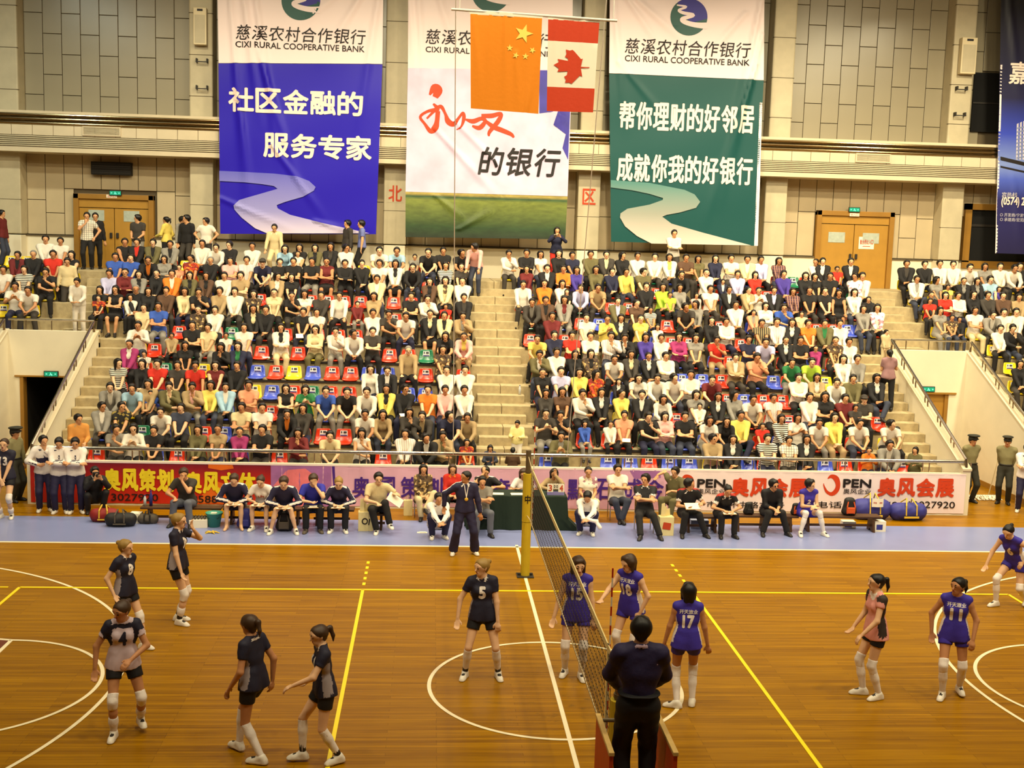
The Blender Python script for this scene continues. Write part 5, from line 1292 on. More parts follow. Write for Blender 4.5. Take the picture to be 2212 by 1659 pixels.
# ================================================================== net, referee stand, court-side furniture and kit
M_padY = mat('yellow_padding', (196, 168, 34), .6, var=.06); M_post = mat('post_grey', (104, 90, 66), .45, metal=.4)
M_tape = mat('net_tape', (226, 208, 150), .7); M_cord = mat('net_cord', (44, 34, 22), .8); M_rope = mat('net_rope', (190, 170, 130), .8)
M_ared = mat('antenna_red', (186, 36, 20), .5); M_awht = mat('antenna_white', (236, 226, 204), .5)
def net_post(y, lab):
    r = empty('net_post', (0, y, 0), label=lab, cat='net post', group='posts of the volleyball net')
    MB().tube([(0, 0, 0), (0, 0, 1.05)], .088, M_padY, 16).build('lower_padding', r, smooth=False); MB().tube([(0, 0, 1.06), (0, 0, 1.98)], .092, M_padY, 16).build('upper_padding', r)
    MB().tube([(0, 0, 1.98), (0, 0, 2.42)], .05, M_post, 12).tube([(0, 0, 2.0), (0, 0, 2.04)], .062, M_post, 12).build('steel_tube', r)
    MB().box(-.16, .16, -.16, .16, .0, .02, M_dark, .006).build('base_plate', r)
    for s in (-1, 1):
        MB().lathe([(0, 0), (.035, 0), (.035, .035), (0, .035)], M_dark, 10, (s*.11, 0, .02)).build('bolt', r)
    v, f = text_mesh('中', .11, .16, .03); v = np.asarray(v); an = v[:, 0]/.096
    ob('lettering', mk_mesh('lettering', np.c_[.097*np.sin(an), -.097*np.cos(an), v[:, 1]+1.5], f, [M_ink]), r)
    return r
net_post(5.46, 'yellow padded net post in front of the scorer table'); net_post(-5.3, 'yellow padded net post beside the referee stand')
net = empty('volleyball_net', (0, 0, 0), label='volleyball net stretched across the court between two posts', cat='net')
ZN0, ZN1 = 1.24, 2.24
NL, NR = -4.75, 4.75
MB().box(-.006, .006, NL, NR, ZN1-.07, ZN1, M_tape).build('top_tape', net)
MB().box(-.005, .005, NL, NR, ZN0, ZN0+.028, M_rope).build('bottom_band', net)
g = MB(); w = .0024
n = int((NR-NL)/.1)
for i in range(n+1): y = NL+i*.1; g.box(-w, w, y-w, y+w, ZN0+.02, ZN1-.07, M_cord)
for k in range(1, 10): z = ZN0+k*.1; g.box(-w, w, NL, NR, z-w, z+w, M_cord)
tag(g.build('net_mesh', net), kind='stuff')
for y in (-4.5, 4.5): MB().box(-.008, .008, y-.03, y+.03, ZN0, ZN1, M_tape).build('side_band', net)
for y0, y1 in ((NR, 5.42), (NL, -5.26)):
    MB().tube([(0, y0, ZN1-.03), (0, y1, ZN1+.06)], .008, M_rope, 6).build('tension_cord', net); MB().tube([(0, y0, ZN0+.02), (0, y1, ZN0-.06)], .008, M_rope, 6).build('tension_cord', net)
for y, l in ((-4.5, 'striped antenna at the referee end of the net'), (4.5, 'striped antenna at the scorer end of the net')):
    r = empty('net_antenna', (.016, y, ZN0), label=l, cat='antenna', group='antennas of the net')
    for k in range(18): MB().tube([(0, 0, .1*k), (0, 0, .1*k+.1)], .009, M_ared if k % 2 else M_awht, 8).build('band', r)
# referee stand
M_padO = mat('orange_padding', (196, 66, 24), .5, var=.06); M_wedge = mat('raw_board_edge', (214, 178, 108), .6, var=.08)
r = empty('referee_stand', (.03, -6.0, 0), label='tall referee stand with orange side panels in front of the net', cat='referee stand')
for s, x in ((-1, -.28), (1, .28)):
    p = MB().box(x-.018, x+.018, -.42, .4, .95, 1.93, M_padO, .004).build('side_panel', r); MB().box(x-.024, x+.024, -.43, .41, 1.93, 1.965, M_wedge, .004).build('top_board', p)
    for y in (-.38, .36): MB().tube([(x, y, 1.0), (x*1.25, y*1.25, 0)], .025, M_post, 10).build('leg', r)
    for q, (hh, ww) in enumerate(((.26, .07), (.2, .045), (.13, .02))):
        MB().tube([(x-s*.02 if s > 0 else x-.02, -.2+ww*math.cos(t), 1.4+hh*math.sin(t)) for t in np.linspace(0, 2*math.pi, 25)[:-1]], .007, M_inkw, 5, closed=True).build('panel_emblem', p)
MB().box(-.3, .3, -.42, .4, 1.28, 1.33, M_wedge, .008).build('platform', r)
MB().tube([(-.28, .4, 1.9), (.28, .4, 1.9)], .02, M_post, 8).build('front_rail', r)
for k in range(4): MB().tube([(-.3, -.44, .25+.28*k), (.3, -.44, .25+.28*k)], .018, M_post, 8).build('rung', r)

# ---- scorer table
M_gcl = mat('dark_green_cloth', (22, 38, 26), .85, bump=.1, bscale=30); M_dwood = mat('dark_bench_wood', (74, 46, 22), .5, var=.15, vscale=5); M_lwood = mat('light_wood', (170, 120, 60), .5, var=.1)
r = empty('scorer_table', (0, 0, 0), label='long table under a dark green cloth behind the net post', cat='table')
TX0, TX1, TY0, TY1, TZ = -.95, 1.18, 9.0, 9.62, .76
for x in (TX0+.08, TX1-.08):
    for y in (TY0+.08, TY1-.08): MB().box(x-.025, x+.025, y-.025, y+.025, 0, TZ-.03, M_dark).build('leg', r)
MB().box(TX0, TX1, TY0, TY1, TZ-.03, TZ-.004, M_lwood).build('table_top', r)
def drape():
    v = []; f = []; per = []; n = 120
    cor = [(TX0, TY0), (TX1, TY0), (TX1, TY1), (TX0, TY1)]
    for a, b in zip(cor, cor[1:]+cor[:1]):
        for i in range(n//4): t = i/(n//4); per.append((a[0]+(b[0]-a[0])*t, a[1]+(b[1]-a[1])*t))
    N = len(per); cx, cy = (TX0+TX1)/2, (TY0+TY1)/2
    for k, z in enumerate((TZ, TZ-.02, .5, .25, .012)):
        for i, (x, y) in enumerate(per):
            ox, oy = (x-cx)/(TX1-TX0)*2, (y-cy)/(TY1-TY0)*2; o = (0, .012, .03, .05, .075)[k]+(.02*k/4)*math.sin(i*1.1)+(.015*k/4)*math.sin(i*.47+1)
            d = np.array([ox if abs(ox) > .98 else 0, oy if abs(oy) > .98 else 0]); d = d/(np.linalg.norm(d)+1e-9)
            ex = .22 if (k == 4 and x > TX1-.15 and y < TY0+.3) else 0
            v.append((x+d[0]*o+ex, y+d[1]*o, z))
    for k in range(4): f += [(k*N+i, k*N+(i+1) % N, (k+1)*N+(i+1) % N, (k+1)*N+i) for i in range(N)]
    f.append(tuple(range(N))[::-1])
    return mk_mesh('tablecloth', v, f, [M_gcl], smooth=False)
t = tag(ob('tablecloth', drape()), 'dark green cloth draped to the floor over the scorer table', 'tablecloth')
sb = empty('scoreboard', (at_yz(1200, 9.2, .88), 9.2, TZ), label='flip scoreboard showing 3 0 0 4 on the green table', cat='scoreboard')
M_sbb = mat('scoreboard_base', (70, 60, 110), .5); M_num = mat('score_red', (196, 70, 30), .6)
MB().prism([(-.1, 0), (.1, 0), (.02, .06), (-.02, .06)], 'x', -.19, .19, M_sbb).build('base', sb)
for x, wd, ch, m in ((-.12, .13, '3', M_num), (-.024, .05, '0', M_ink), (.03, .05, '0', M_ink), (.125, .13, '4', M_num)):
    c_ = MB().box(x-wd/2, x+wd/2, -.03, -.02, .05 if wd > .1 else .12, .24, M_paper).build('card', sb); flat_text(c_, ch, x, -.034, .145 if wd > .1 else .18, m, wd*.6, .14 if wd > .1 else .08, .02)
for k in range(8): MB().tube([(-.17+.048*k, -.03, .235), (-.17+.048*k, 0, .255), (-.17+.048*k, .02, .235)], .004, M_dark, 5).build('ring', sb)
for px, l in ((1071, 'white score sheets in front of the person in black'), (1118, 'white score sheets in front of the person in white')):
    b = MB(); 
    for k in range(3): b.box(-.15+.01*k, .15+.012*k, -.11, .1, .001+.002*k, .0025+.002*k, M_paper)
    tag(b.build('paper_sheet', None, (at_yz(px, 9.15, .77), 9.15, TZ+.001), .1*(px-1090)/50), l, 'paper', 'papers on the scorer table')
def bench(x0, x1, y, lab, legs=2):
    r = empty('bench', ((x0+x1)/2, y, 0), label=lab, cat='bench', group='low wooden benches beside the court'); w = (x1-x0)/2
    MB().box(-w, w, -.15, .15, .315, .36, M_dwood, .008).build('seat', r); MB().box(-w+.1, w-.1, -.02, .02, .1, .15, M_dwood).build('stretcher', r)
    for k in range(legs):
        x = -w+.18+k*(2*w-.36)/(legs-1)
        b = MB().prism([(-.2, 0), (-.1, 0), (0, .06), (.1, 0), (.2, 0), (.13, .315), (-.13, .315)], 'x', x-.025, x+.025, M_dwood).build('leg', r)
XP = lambda px, Y, z=.4: at_yz(px, Y, z)
BY = 9.3
bench(XP(306, BY), XP(480, BY), BY, 'bench nearest the red sports bag, one person sitting on it', 2)
bench(XP(484, BY), XP(662, BY), BY, 'bench with three people writing beside the green bucket', 2)
bench(XP(668, BY), XP(766, BY), BY, 'short bench with two people in blue beside the cream box', 2)
bench(XP(806, 8.95), XP(842, 8.95), 8.95, 'stool-like bench of the man in the cream shirt', 2)
bench(XP(1468, 9.05), XP(1560, 9.05), 9.05, 'bench of the two people in red and black polo shirts', 2)
bench(XP(1575, 9.2), XP(1722, 9.2), 9.2, 'middle bench on the right of the table, black bags on it', 3)
bench(XP(1726, 9.25), XP(1900, 9.25), 9.25, 'bench of the seated player in purple, backpack on it', 2)
def chair(x, y, lab, rz=0, col=M_lwood):
    r = empty('chair', (x, y, 0), rz, label=lab, cat='chair', group='chairs behind the court')
    MB().box(-.2, .2, -.2, .2,   .335, .36, col, .01).build('seat', r); MB().box(-.19, .19, .19, .215, .52, .78, col, .01).build('backrest', r)
    for sx in (-.18, .18):
        MB().tube([(sx, -.18, 0), (sx, -.18, .335)], .014, M_steel, 8).build('leg', r); MB().tube([(sx, .18, 0), (sx, .2, .78)], .014, M_steel, 8).build('leg', r)
CH = dict(longhair=(XP(913, 10.1), 10.1), red=(XP(976, 10.2), 10.2), blackt=(XP(1046, 9.95), 9.95), whitet=(XP(1128, 9.95), 9.95), beige=(XP(1194, 9.95), 9.95), floral=(XP(1268, 10.0), 10.0), fold=(XP(1333, 10.1), 10.1), sideways=(XP(1458, 10.15), 10.15), grey=(XP(1038, 8.9), 8.75), coach=(XP(1393, 8.9), 8.95))
for (k, (x, y)), l in zip(CH.items(), ('chair of the long haired person in the floral coat', 'chair of the person in red', 'chair behind the table of the person in black', 'chair behind the table of the person in white', 'chair behind the table at the scoreboard', 'chair of the person in the cream blouse', 'chair of the person in white with folded arms', 'chair of the person in the olive shirt', 'chair hidden behind the official in navy', 'wooden chair of the coach with stretched legs')): chair(x, y, l, col=M_lwood if k in ('coach', 'whitet') else M_steel)

# ---- bags, boxes and bottles
def soft(name, prims, mats, loc, lab, cat, rz=0, vox=.014, wob=.004, group=None):
    r = empty(name, loc, rz, label=lab, cat=cat, group=group); me = fmesh('body', prims, vox, mats, wob); ob('body', me, r); return r
M_rbag = mat('bag_red', (132, 26, 20), .6); M_kbag = mat('bag_black', (30, 26, 24), .6); M_bbag = mat('bag_blue', (52, 52, 130), .6); M_gbag = mat('bag_grey', (86, 76, 64), .7); M_obag = mat('bag_orange', (206, 82, 24), .6); M_ybag = mat('bag_yellow', (214, 176, 50), .6)
GRP = 'bags and boxes beside the court'
def duffel(px, py, w, m, lab, m2=M_ybag, h=.3, strap=True):
    p = at_z(px, py, 0); r = soft('sports_bag', [cap((-w/2, 0, h*.5), (w/2, 0, h*.5), h*.48, m=0, k=.04), cap((-w/2, 0, h*.25), (w/2, 0, h*.25), h*.3, m=0, k=.06)], [m], (p[0], p[1]+.15, 0), lab, 'bag', .05, group=GRP)
    for s in (-.25, .25): MB().tube([(s*w, -h*.5, h*.35), (s*w, -h*.45, h*.9), (s*w*.5, -.04, h*1.25), (s*w, h*.3, h*.95)], .016, m2, 6).build('strap', r)
    MB().box(-w*.35, w*.35, -h*.56, -h*.5, h*.2, h*.3, m2, .004).build('label_stripe', r); return r
duffel(222, 1130, .34, M_rbag, 'red sports bag on the blue strip beside the crouching photographer')
duffel(257, 1140, .38, M_kbag, 'black sports bag on the blue strip beside the red bag', M_gbag)
duffel(316, 1134, .24, M_gbag, 'small grey bag under the end of the bench', M_kbag, .22)
duffel(1965, 1126, .52, M_bbag, 'blue duffel bag standing alone in front of the white banner', M_ybag, .42)
d2 = duffel(1885, 1124, .5, M_bbag, 'blue duffel bag behind the bench, open book on it', M_ybag, .5)
bk = empty('open_book', (d2.location.x+.03, d2.location.y-.34, .46), label='open magazine leaning on the blue duffel bag', cat='book')
for s in (-1, 1):
    o = MB().box(0 if s > 0 else -.14, .14 if s > 0 else 0, -.004, .004, -.1, .1, M_paper).build('page', bk, rz=s*.25); flat_text(o, '风采', s*.07, -.006, .0, M_inkr, .08, .04, .02)
def carton(px, py, w, h, lab, m=M_paper, d=.22, stripe=M_bbag, open_=False, cat='box'):
    p = at_z(px, py, 0); r = empty('carton', (p[0], p[1]+d/2, 0), random.uniform(-.12, .12), label=lab, cat=cat, group=GRP)
    MB().box(-w/2, w/2, -d/2, d/2, 0, h, m, .004).build('body', r)
    if stripe: MB().box(-w*.35, w*.2, -d/2-.003, -d/2, h*.2, h*.7, stripe).build('printed_panel', r)
    return r
carton(291, 1131, .24, .22, 'white and blue carton between the black and the grey bag')
cb = carton(427, 1141, .38, .18, 'white carton of small bottles beside the green bucket', stripe=None)
for i in range(5):
    for k in range(2): MB().lathe([(.028, 0), (.028, .05), (.012, .07), (.012, .085), (0, .085)], M_gbag, 8, (-.13+.065*i, -.05+.09*k, .17)).build('bottle_neck', cb)
carton(1901, 1149, .26, .24, 'white and blue carton at the end of the bench')
carton(1512, 1143, .4, .2, 'pale blue carton under the bench of the two coaches', mat('carton_blue', (150, 156, 180), .6), stripe=None)
carton(1835, 1142, .3, .16, 'low white carton under the bench with the backpack')
M_crm = mat('cream_board', (226, 208, 150), .6, var=.04)
def number_box(px, py, lab, sign, m):
    p = at_z(px, py, 0); r = empty('number_box', (p[0], p[1]+.12, 0), .06, label=lab, cat='box', group='cream boxes for the substitution paddles')
    MB().box(-.16, .16, -.11, .11, 0, .42, M_crm, .006).build('body', r)
    for k, (x, hh) in enumerate(((-.08, .72), (-.02, .64), (.06, .58))): MB().prism([(x-.05, .4), (x+.05, .4), (x+.03, hh), (x-.04, hh-.02)], 'y', -.06+.05*k, -.045+.05*k, M_crm).build('paddle', r)
    o = flat_text(r, sign, .0, -.115, .22, m, .17, .14, .02); o.rotation_euler = (math.pi/2, .15, 0)
number_box(789, 1148, 'cream paddle box marked in black beside the man in the cream shirt', 'OI', M_ink); number_box(1439, 1158, 'cream paddle box with a red mark beside the seated coach', 'I', M_red)
p = at_z(460, 1141, 0); r = empty('bucket', (p[0], p[1]+.15, 0), label='turquoise plastic bucket beside the bench', cat='bucket')
M_teal = mat('bucket_teal', (72, 160, 138), .4)
MB().lathe([(0, 0), (.12, 0), (.17, .3), (.185, .3), (.185, .315), (.16, .31), (.112, .015), (0, .015)], M_teal, 24).build('body', r, smooth=True); MB().tube([(-.18, 0, .29), (-.1, -.13, .2), (.1, -.13, .2), (.18, 0, .29)], .006, M_dark, 6).build('handle', r); MB().box(-.07, .06, -.05, .05, .27, .31, M_paper, .01).build('paper_waste', r)
p = at_z(457, 1152, 0); r = empty('banana_peel', (p[0], p[1], 0), label='yellow peel lying on the blue strip in front of the bucket', cat='peel')
for a in range(5): MB().tube([(0, 0, .02), (.08*math.cos(a*1.3), .05*math.sin(a*1.3), .035), (.17*math.cos(a*1.3), .1*math.sin(a*1.3), .008)], [.018, .02, .008], M_ybag, 6).build('strip', r)
def backpack(px, py, z, m, m2, lab, s=1.0, Y=None):
    p = at_z(px, py, z); r = soft('backpack', [cap((-.08*s, 0, .1*s), (.08*s, 0, .1*s), .11*s, m=0, k=.04), cap((-.06*s, 0, .12*s), (-.05*s, 0, .36*s), .11*s, .09*s, 0, .05), cap((.06*s, 0, .12*s), (.05*s, 0, .36*s), .11*s, .09*s, 0, .05)], [m], (p[0], p[1]+.12 if Y is None else Y, z), lab, 'bag', 0, group=GRP)
    MB().box(-.11*s, .11*s, -.15*s, -.1*s, .06*s, .22*s, m2, .02).build('front_pocket', r)
    for q in (-1, 1): MB().tube([(q*.07*s, -.11*s, .36*s), (q*.1*s, -.14*s, .24*s), (q*.09*s, -.13*s, .06*s)], .014, m2, 6).build('strap', r)
    return r
backpack(613, 1149, 0, M_kbag, M_gbag, 'black backpack between the feet of the person in navy', 1.0)
backpack(528, 1143, 0, M_bbag, M_bbag, 'blue bag standing between the two people writing', .95)
backpack(1618, 1112, .36, M_kbag, M_kbag, 'black bag on the bench next to the person in the black shirt', .62, 9.2)
backpack(1716, 1110, .36, M_kbag, M_obag, 'black and orange bag lying on the middle bench', .6, 9.2)
backpack(1833, 1112, .36, M_kbag, M_obag, 'black and orange backpack standing on the bench beside the player', .9, 9.25)
def bottle(x, y, z, lab, m, h=.24, r0=.032):
    r = empty('bottle', (x, y, z), label=lab, cat='bottle', group='drinking bottles')
    MB().lathe([(0, 0), (r0, 0), (r0, h*.7), (r0*.45, h*.85), (r0*.45, h*.92), (0, h*.92)], m, 14).build('body', r, smooth=True); MB().lathe([(r0*.5, h*.92), (r0*.5, h), (0, h)], M_bbag, 12).build('cap', r)
M_clear = mat('clear_plastic', (206, 208, 208), .15)
bottle(XP(313, BY, .5), BY, .36, 'clear bottle on the end of the bench', M_clear); bottle(XP(326, BY, .5), BY, .36, 'tall blue flask on the bench beside the clear bottle', M_bbag, .34, .035)
bottle(XP(1123, ROW_Y(5)-.2, 2.5), ROW_Y(5)-.18, ROW_Z(5)-.215, 'clear bottle standing on the central stairs', M_clear, .26)
bottle(XP(531, BY, .5), BY-.02, .36, 'clear bottle on the bench between the people writing', M_clear)
p = at_z(881, 1113, 0); r = empty('paper_bag', (p[0], p[1], 0), .1, label='cream paper carrier bag beside the long haired person', cat='bag', group=GRP)
MB().box(-.1, .1, -.06, .06, 0, .36, M_crm, .004).build('body', r)
for s in (-.05, .05): MB().tube([(-.05, s, .36), (-.03, s, .45), (.03, s, .45), (.05, s, .36)], .004, M_rope, 5).build('handle', r)
p = at_z(912, 1151, 0); tag(MB().box(-.11, .11, -.05, .05, .003, .01, M_paper, .003).box(-.06, .08, -.03, .04, .01, .02, M_paper, .003).build('paper_scrap', None, (p[0], p[1], 0)), 'crumpled pale paper lying on the blue strip', 'paper')
# mop by the far wall of the entrance
a = at_z(2118, 1078, 0); r = empty('mop', (a[0], a[1], 0), label='wide mop with white strings leaning at the entrance beside the guards', cat='mop')
MB().tube([(.25, .1, .06), (at_y(2158, 985, a[1]+.15)[0]-a[0], .15, at_y(2158, 985, a[1]+.15)[2])], .012, M_rope, 8).build('handle', r)
for k in range(34):
    x = -.42+.85*k/33; MB().tube([(x, .05, .09), (x-.03+random.uniform(-.04, .04), -.06, .06), (x+random.uniform(-.08, .08), -.16+random.uniform(-.05, .05), .015)], .017, M_paper, 5).build('string', r)
MB().box(-.44, .44, .03, .09, .06, .1, M_gbag, .01).build('head_bar', r)
# ================================================================== people on and beside the court
M_blond = mat('hair_blond', (150, 118, 58), .5); M_brown = mat('hair_brown', (62, 42, 26), .5); M_hbl = M_hair
M_navyA = mat('kit_navy', (27, 25, 46), .7, bump=.1, bscale=50); M_blk = mat('kit_black', (20, 18, 22), .7); M_kwh = mat('kit_white', (232, 222, 214), .75, bump=.15, bscale=60)
M_purB = mat('kit_purple_blue', (56, 42, 156), .7, bump=.1, bscale=50); M_shoew = mat('shoe_white', (226, 218, 204), .55); M_pink = mat('kit_pink', (222, 150, 138), .7)
M_lil2 = mat('libero_lilac', (206, 186, 196), .75); M_uni = mat('uniform_olive', (128, 120, 82), .8, bump=.1, bscale=40); M_unid = mat('uniform_dark_green', (46, 44, 34), .8); M_epau = mat('epaulette_red', (176, 40, 22), .6); M_gold = mat('badge_gold', (214, 172, 60), .4)
M_trk = mat('track_navy', (34, 30, 62), .7, bump=.1, bscale=40); M_royal = mat('royal_blue', (42, 44, 160), .75)
SK = {'a': SKINS[0], 'b': SKINS[1], 'c': SKINS[2]}
def figure(P, lab, loc, rz=0., skin='a', vox=.015, group=None, face=True, bare_feet=False):
    L = headp(P, face=face, brow=vox < .0105)+torso(P)
    for i in (0, 1): L += arm(P, i)+hand(P, i)+leg(P, i)+foot(P, i)
    o = ob('person', fmesh('body', L, vox, [SK[skin], M_eye, M_lip])); o.location = loc; o.rotation_euler = (0, 0, math.radians(rz))
    o['vox'] = vox
    return tag(o, lab, 'person', group)
def wear(o, name, prims, mats, wob=.002, lab=None, vox=None):
    mats = mats if isinstance(mats, (list, tuple)) else [mats]
    c = ob(name, fmesh(name, prims, vox or o['vox']*1.1, mats, wob), o)
    if lab: c['label'] = lab
    return c
def shoes(o, P, m=M_shoew, g=.011, sole=None):
    for i in (0, 1):
        k = P.k; a, t = P.an[i], P.toe[i]
        L = foot(P, i, g, 0)+[cap(a+V3(0, 0, -.062*k)-t*.035*k, a+V3(0, 0, -.062*k)+t*.15*k, .036*k+g, .032*k+g, 0, .01, (V3(0, 0, 1), 2.2))]
        L.append(cap(a+V3(0, 0, -.02)+t*.06*k, a+V3(0, 0, -.03)+t*.1*k, .03*k, m=1, op='p'))
        wear(o, 'shoe', L, [m, sole or M_shoe], 0)
def socks(o, P, m=M_kwh, t0=.45, m2=None):
    for i in (0, 1):
        n, a = P.kn[i], P.an[i]; b = n+(a-n)*t0; k = P.k
        L = [cap(b, b+(a-b)*.35, .05*k+.006, .05*k+.006, 0, .01, None, 1), cap(b+(a-b)*.3, a, .05*k+.005, .032*k+.006, 0, .02)]
        if m2: L += [cap(a+(n-a)*.1, a-(n-a)*.05, .06*k, m=1, op='p')]
        wear(o, 'sock', L, [m, m2 or m], 0)
def pads(o, P, m=M_kwh, which=(0, 1), dz=0.0):
    for i in which:
        n = P.kn[i]; u = unit(P.hip[i]-n); d = unit(P.an[i]-n); k = P.k
        wear(o, 'knee_pad', [cap(n+u*.09*k, n, .056*k+.009, .05*k+.011, 0, .02, None, 1), cap(n, n+d*.1*k, .05*k+.011, .05*k+.008, 0, .02, None, 2)], m, .003)
def decal(o, cloth_obj, body, w, h, centre, normal, m, bold=.02, name='number'):
    "flat print laid on the cloth: outlines dropped onto the garment along the normal"
    me = cloth_obj.data; bvh = BVHTree.FromPolygons([v.co for v in me.vertices], [p.vertices for p in me.polygons])
    n = unit(normal); r = unit(np.cross(V3(0, 0, 1), n)); u = np.cross(n, r); v, f = text_mesh(body, w, h, bold, slice_=.035); out = []
    for q in v:
        p = V3(centre)+r*q[0]+u*q[1]; hit = bvh.ray_cast(Vector(p+n*.35), Vector(-n))
        out.append(np.array(hit[0])+n*(.004+q[2]) if hit[0] is not None else p+n*.05)
    return ob(name, mk_mesh(name, out, f, [m]), o)
def hair(o, P, style, m=M_hair): return wear(o, 'hair', hairp(P, style), m, .0015, vox=max(.008, o['vox']*.8))
def G_(px, py, z=0): p = at_z(px, py, z); return p
# ------------------------------------------------ players
GA, GB = 'players of the navy team', 'players of the purple team'
def player(lab, px, py, rz, P, team, num=None, side='front', skin='c', style='tail', hm=M_hair, libero=False, striped=False, padm=M_kwh, vox=.0105, word=None, knee=True, sock=None):
    g = G_(px, py); o = figure(P, lab, (g[0], g[1], 0), rz, skin, vox, GA if team == 'A' else GB)
    hair(o, P, style, hm); k = P.k
    sidep = lambda m: [cap(P.pel+P.lf*.15*k*q+P.up*.0, P.sh[0 if q > 0 else 1]-P.up*.12*k, .07*k, .045*k, m, op='p') for q in (1, -1)]
    vpaint = [cap(P.neck+P.lf*.06*q*k+P.fw*.05*k+P.up*.02*k, P.neck+P.fw*.12*k-P.up*.1*k, .016*k, m=1, op='p') for q in (1, -1)]+[cap(P.neck+P.lf*.06*k-P.fw*.05*k, P.neck-P.lf*.06*k-P.fw*.05*k, .02*k, m=1, op='p')]
    if team == 'A':
        sl = topp(P, .42, .008, -.07, boxy=.003)
        if libero: j = wear(o, 'jersey', sl+[cap(P.neck, P.chest, .0, m=0, op='p')]+[cap(P.sh[i]+P.lf*(.02 if i == 0 else -.02), P.sh[i]-P.up*.16*k, .085*k, m=2, op='p') for i in (0, 1)]+[cap(P.sh[0], P.sh[1], .07*k, m=2, op='p')], [M_lil2, M_kwh, M_navyA])
        else: j = wear(o, 'jersey', sl+sidep(2)+vpaint, [M_navyA, M_kwh, mat('kit_side_grey', (150, 138, 140), .75)])
        wear(o, 'shorts', legsp(P, .42, .007), M_blk, .001)
        nm = M_kwh if not libero else M_navyA
    else:
        if libero: j = wear(o, 'jersey', topp(P, .3, .009, -.1, boxy=.004)+sidep(1)+[cap(P.sh[i], P.sh[i]-P.up*.1*k, .075*k, m=1, op='p') for i in (0, 1)]+[cap(P.neck+P.fw*.03, P.neck-P.fw*.05, .085*k, m=2, op='p')], [M_pink, mat('kit_dark_brown', (52, 40, 34), .7), M_kwh])
        else: j = wear(o, 'jersey', topp(P, 0, .009, -.1, boxy=.004)+sidep(1)+[cap(P.sh[i]+P.lf*(.035 if i == 0 else -.035)+P.up*.03, P.sh[i]+P.lf*(.045 if i == 0 else -.045)-P.up*.07, .02, m=1, op='p') for i in (0, 1)], [M_purB, M_kwh])
        wear(o, 'shorts', legsp(P, .36, .008), M_purB if not libero else M_blk, .001)
        nm = M_kwh
    if num:
        n = P.fw if side == 'front' else -P.fw; c = P.chest-P.up*(.02 if team == 'A' else .06)*k+n*.1
        decal(o, j, num, (.09 if len(num) == 1 else .15)*k, .17*k, c, n, nm, .05)
        if word: decal(o, j, word, .24*k, .055*k, P.chest+P.up*.07*k+n*.1, n, nm, .02, 'lettering')
    if libero and team == 'B' and False: pass
    socks(o, P, M_kwh, sock if sock is not None else .18 if team == 'B' else .5, M_shoe if team == 'A' and striped else None)
    if knee: pads(o, P, padm)
    shoes(o, P); return o
def arm_stripes(P, m=2, r=.024, fore=True):
    L = []
    for i, s in ((0, 1), (1, -1)):
        for a, b, d in ((P.sh[i], P.el[i], .062), (P.el[i], P.wr[i], .052)):
            ax = unit(b-a); o = P.lf*s+P.up*.35-P.fw*.1; o = unit(o-ax*(o@ax))
            L.append(cap(a+o*d, b+o*(d-.008), r, m=m, op='p'))
            if not fore: break
        L.append(cap(P.neck+P.lf*.07*s+P.up*.045, P.sh[i]+P.up*.066, r*1.1, m=m, op='p'))
    return L
stripes = lambda P: arm_stripes(P)
RX = lambda d: math.radians(d)
# walking stances are given in the figure's own space
player('player in navy half hidden behind the player in the lilac jersey', 272, 1402, 62, Pose(h=1.72, fem=True, wr=[(.24, .10, .92), (-.26, -.02, .93)], an=[(.12, -.22, .08), (-.1, .12, .1)], hy=8), 'A', '8', 'front', 'c', 'bun', M_blond)
player('player in the lilac jersey numbered 4 stepping forward on the court', 268, 1585, 14, Pose(h=1.80, fem=True, pel=(0, 0, .96), lean=6, wr=[(.10, -.26, 1.06), (-.33, -.08, .92)], ep=[(1, .4, -.3), (-1, .5, 0)], an=[(.2, .12, .14), (-.12, -.1, .08)], hy=-45, hp=14, kp=[(.3, -1, 0), (-.1, -1, .1)]), 'A', '4', 'front', 'b', 'bun', M_brown, libero=True, vox=.0098)
player('player in navy standing sideways with one hand raised to the face', 385, 1345, 78, Pose(h=1.84, fem=True, pel=(0, 0, .99), wr=[(.06, -.24, 1.55), (-.24, -.16, .93)], ep=[(.5, -1, -.6), (-.4, .8, 0)], hd=[(-.2, .3, 1), None], an=[(.1, .05, .08), (-.1, -.06, .08)]), 'A', '9', 'front', 'c', 'bun', M_blond, striped=True)
player('player in navy walking away, hair in a ponytail, front of the attack line', 548, 1638, -118, Pose(h=1.82, fem=True, pel=(0, 0, .97), lean=3, wr=[(.24, -.16, .95), (-.24, .1, .93)], an=[(.09, .18, .09), (-.09, -.28, .1)], hy=-10, hp=6), 'A', '12', 'front', 'b', 'tail', M_brown, vox=.0098, sock=.0, knee=False)
player('player in navy walking beside the yellow attack line, forearm raised', 700, 1645, -72, Pose(h=1.74, fem=True, pel=(0, 0, .93), lean=4, wr=[(.12, -.40, 1.05), (-.26, -.12, .98)], ep=[(.8, .6, -.4), (-.6, .8, 0)], an=[(.1, .16, .09), (-.1, -.24, .1)], hy=10, hp=8), 'A', '10', 'front', 'c', 'tail', M_brown, vox=.0098, striped=True, sock=.0, knee=False)
player('blond player in navy numbered 5 standing on the centre circle', 1040, 1464, -4, Pose(h=1.82, fem=True, pel=(0, 0, .96), wr=[(.22, -.14, .86), (-.36, -.10, .92)], an=[(.24, .02, .08), (-.24, .0, .08)], hy=-50, side=-3, ep=[(1, .4, 0), (-1, .5, 0)]), 'A', '5', 'front', 'c', 'bun', M_blond, striped=True, vox=.0098, sock=.05, knee=False)
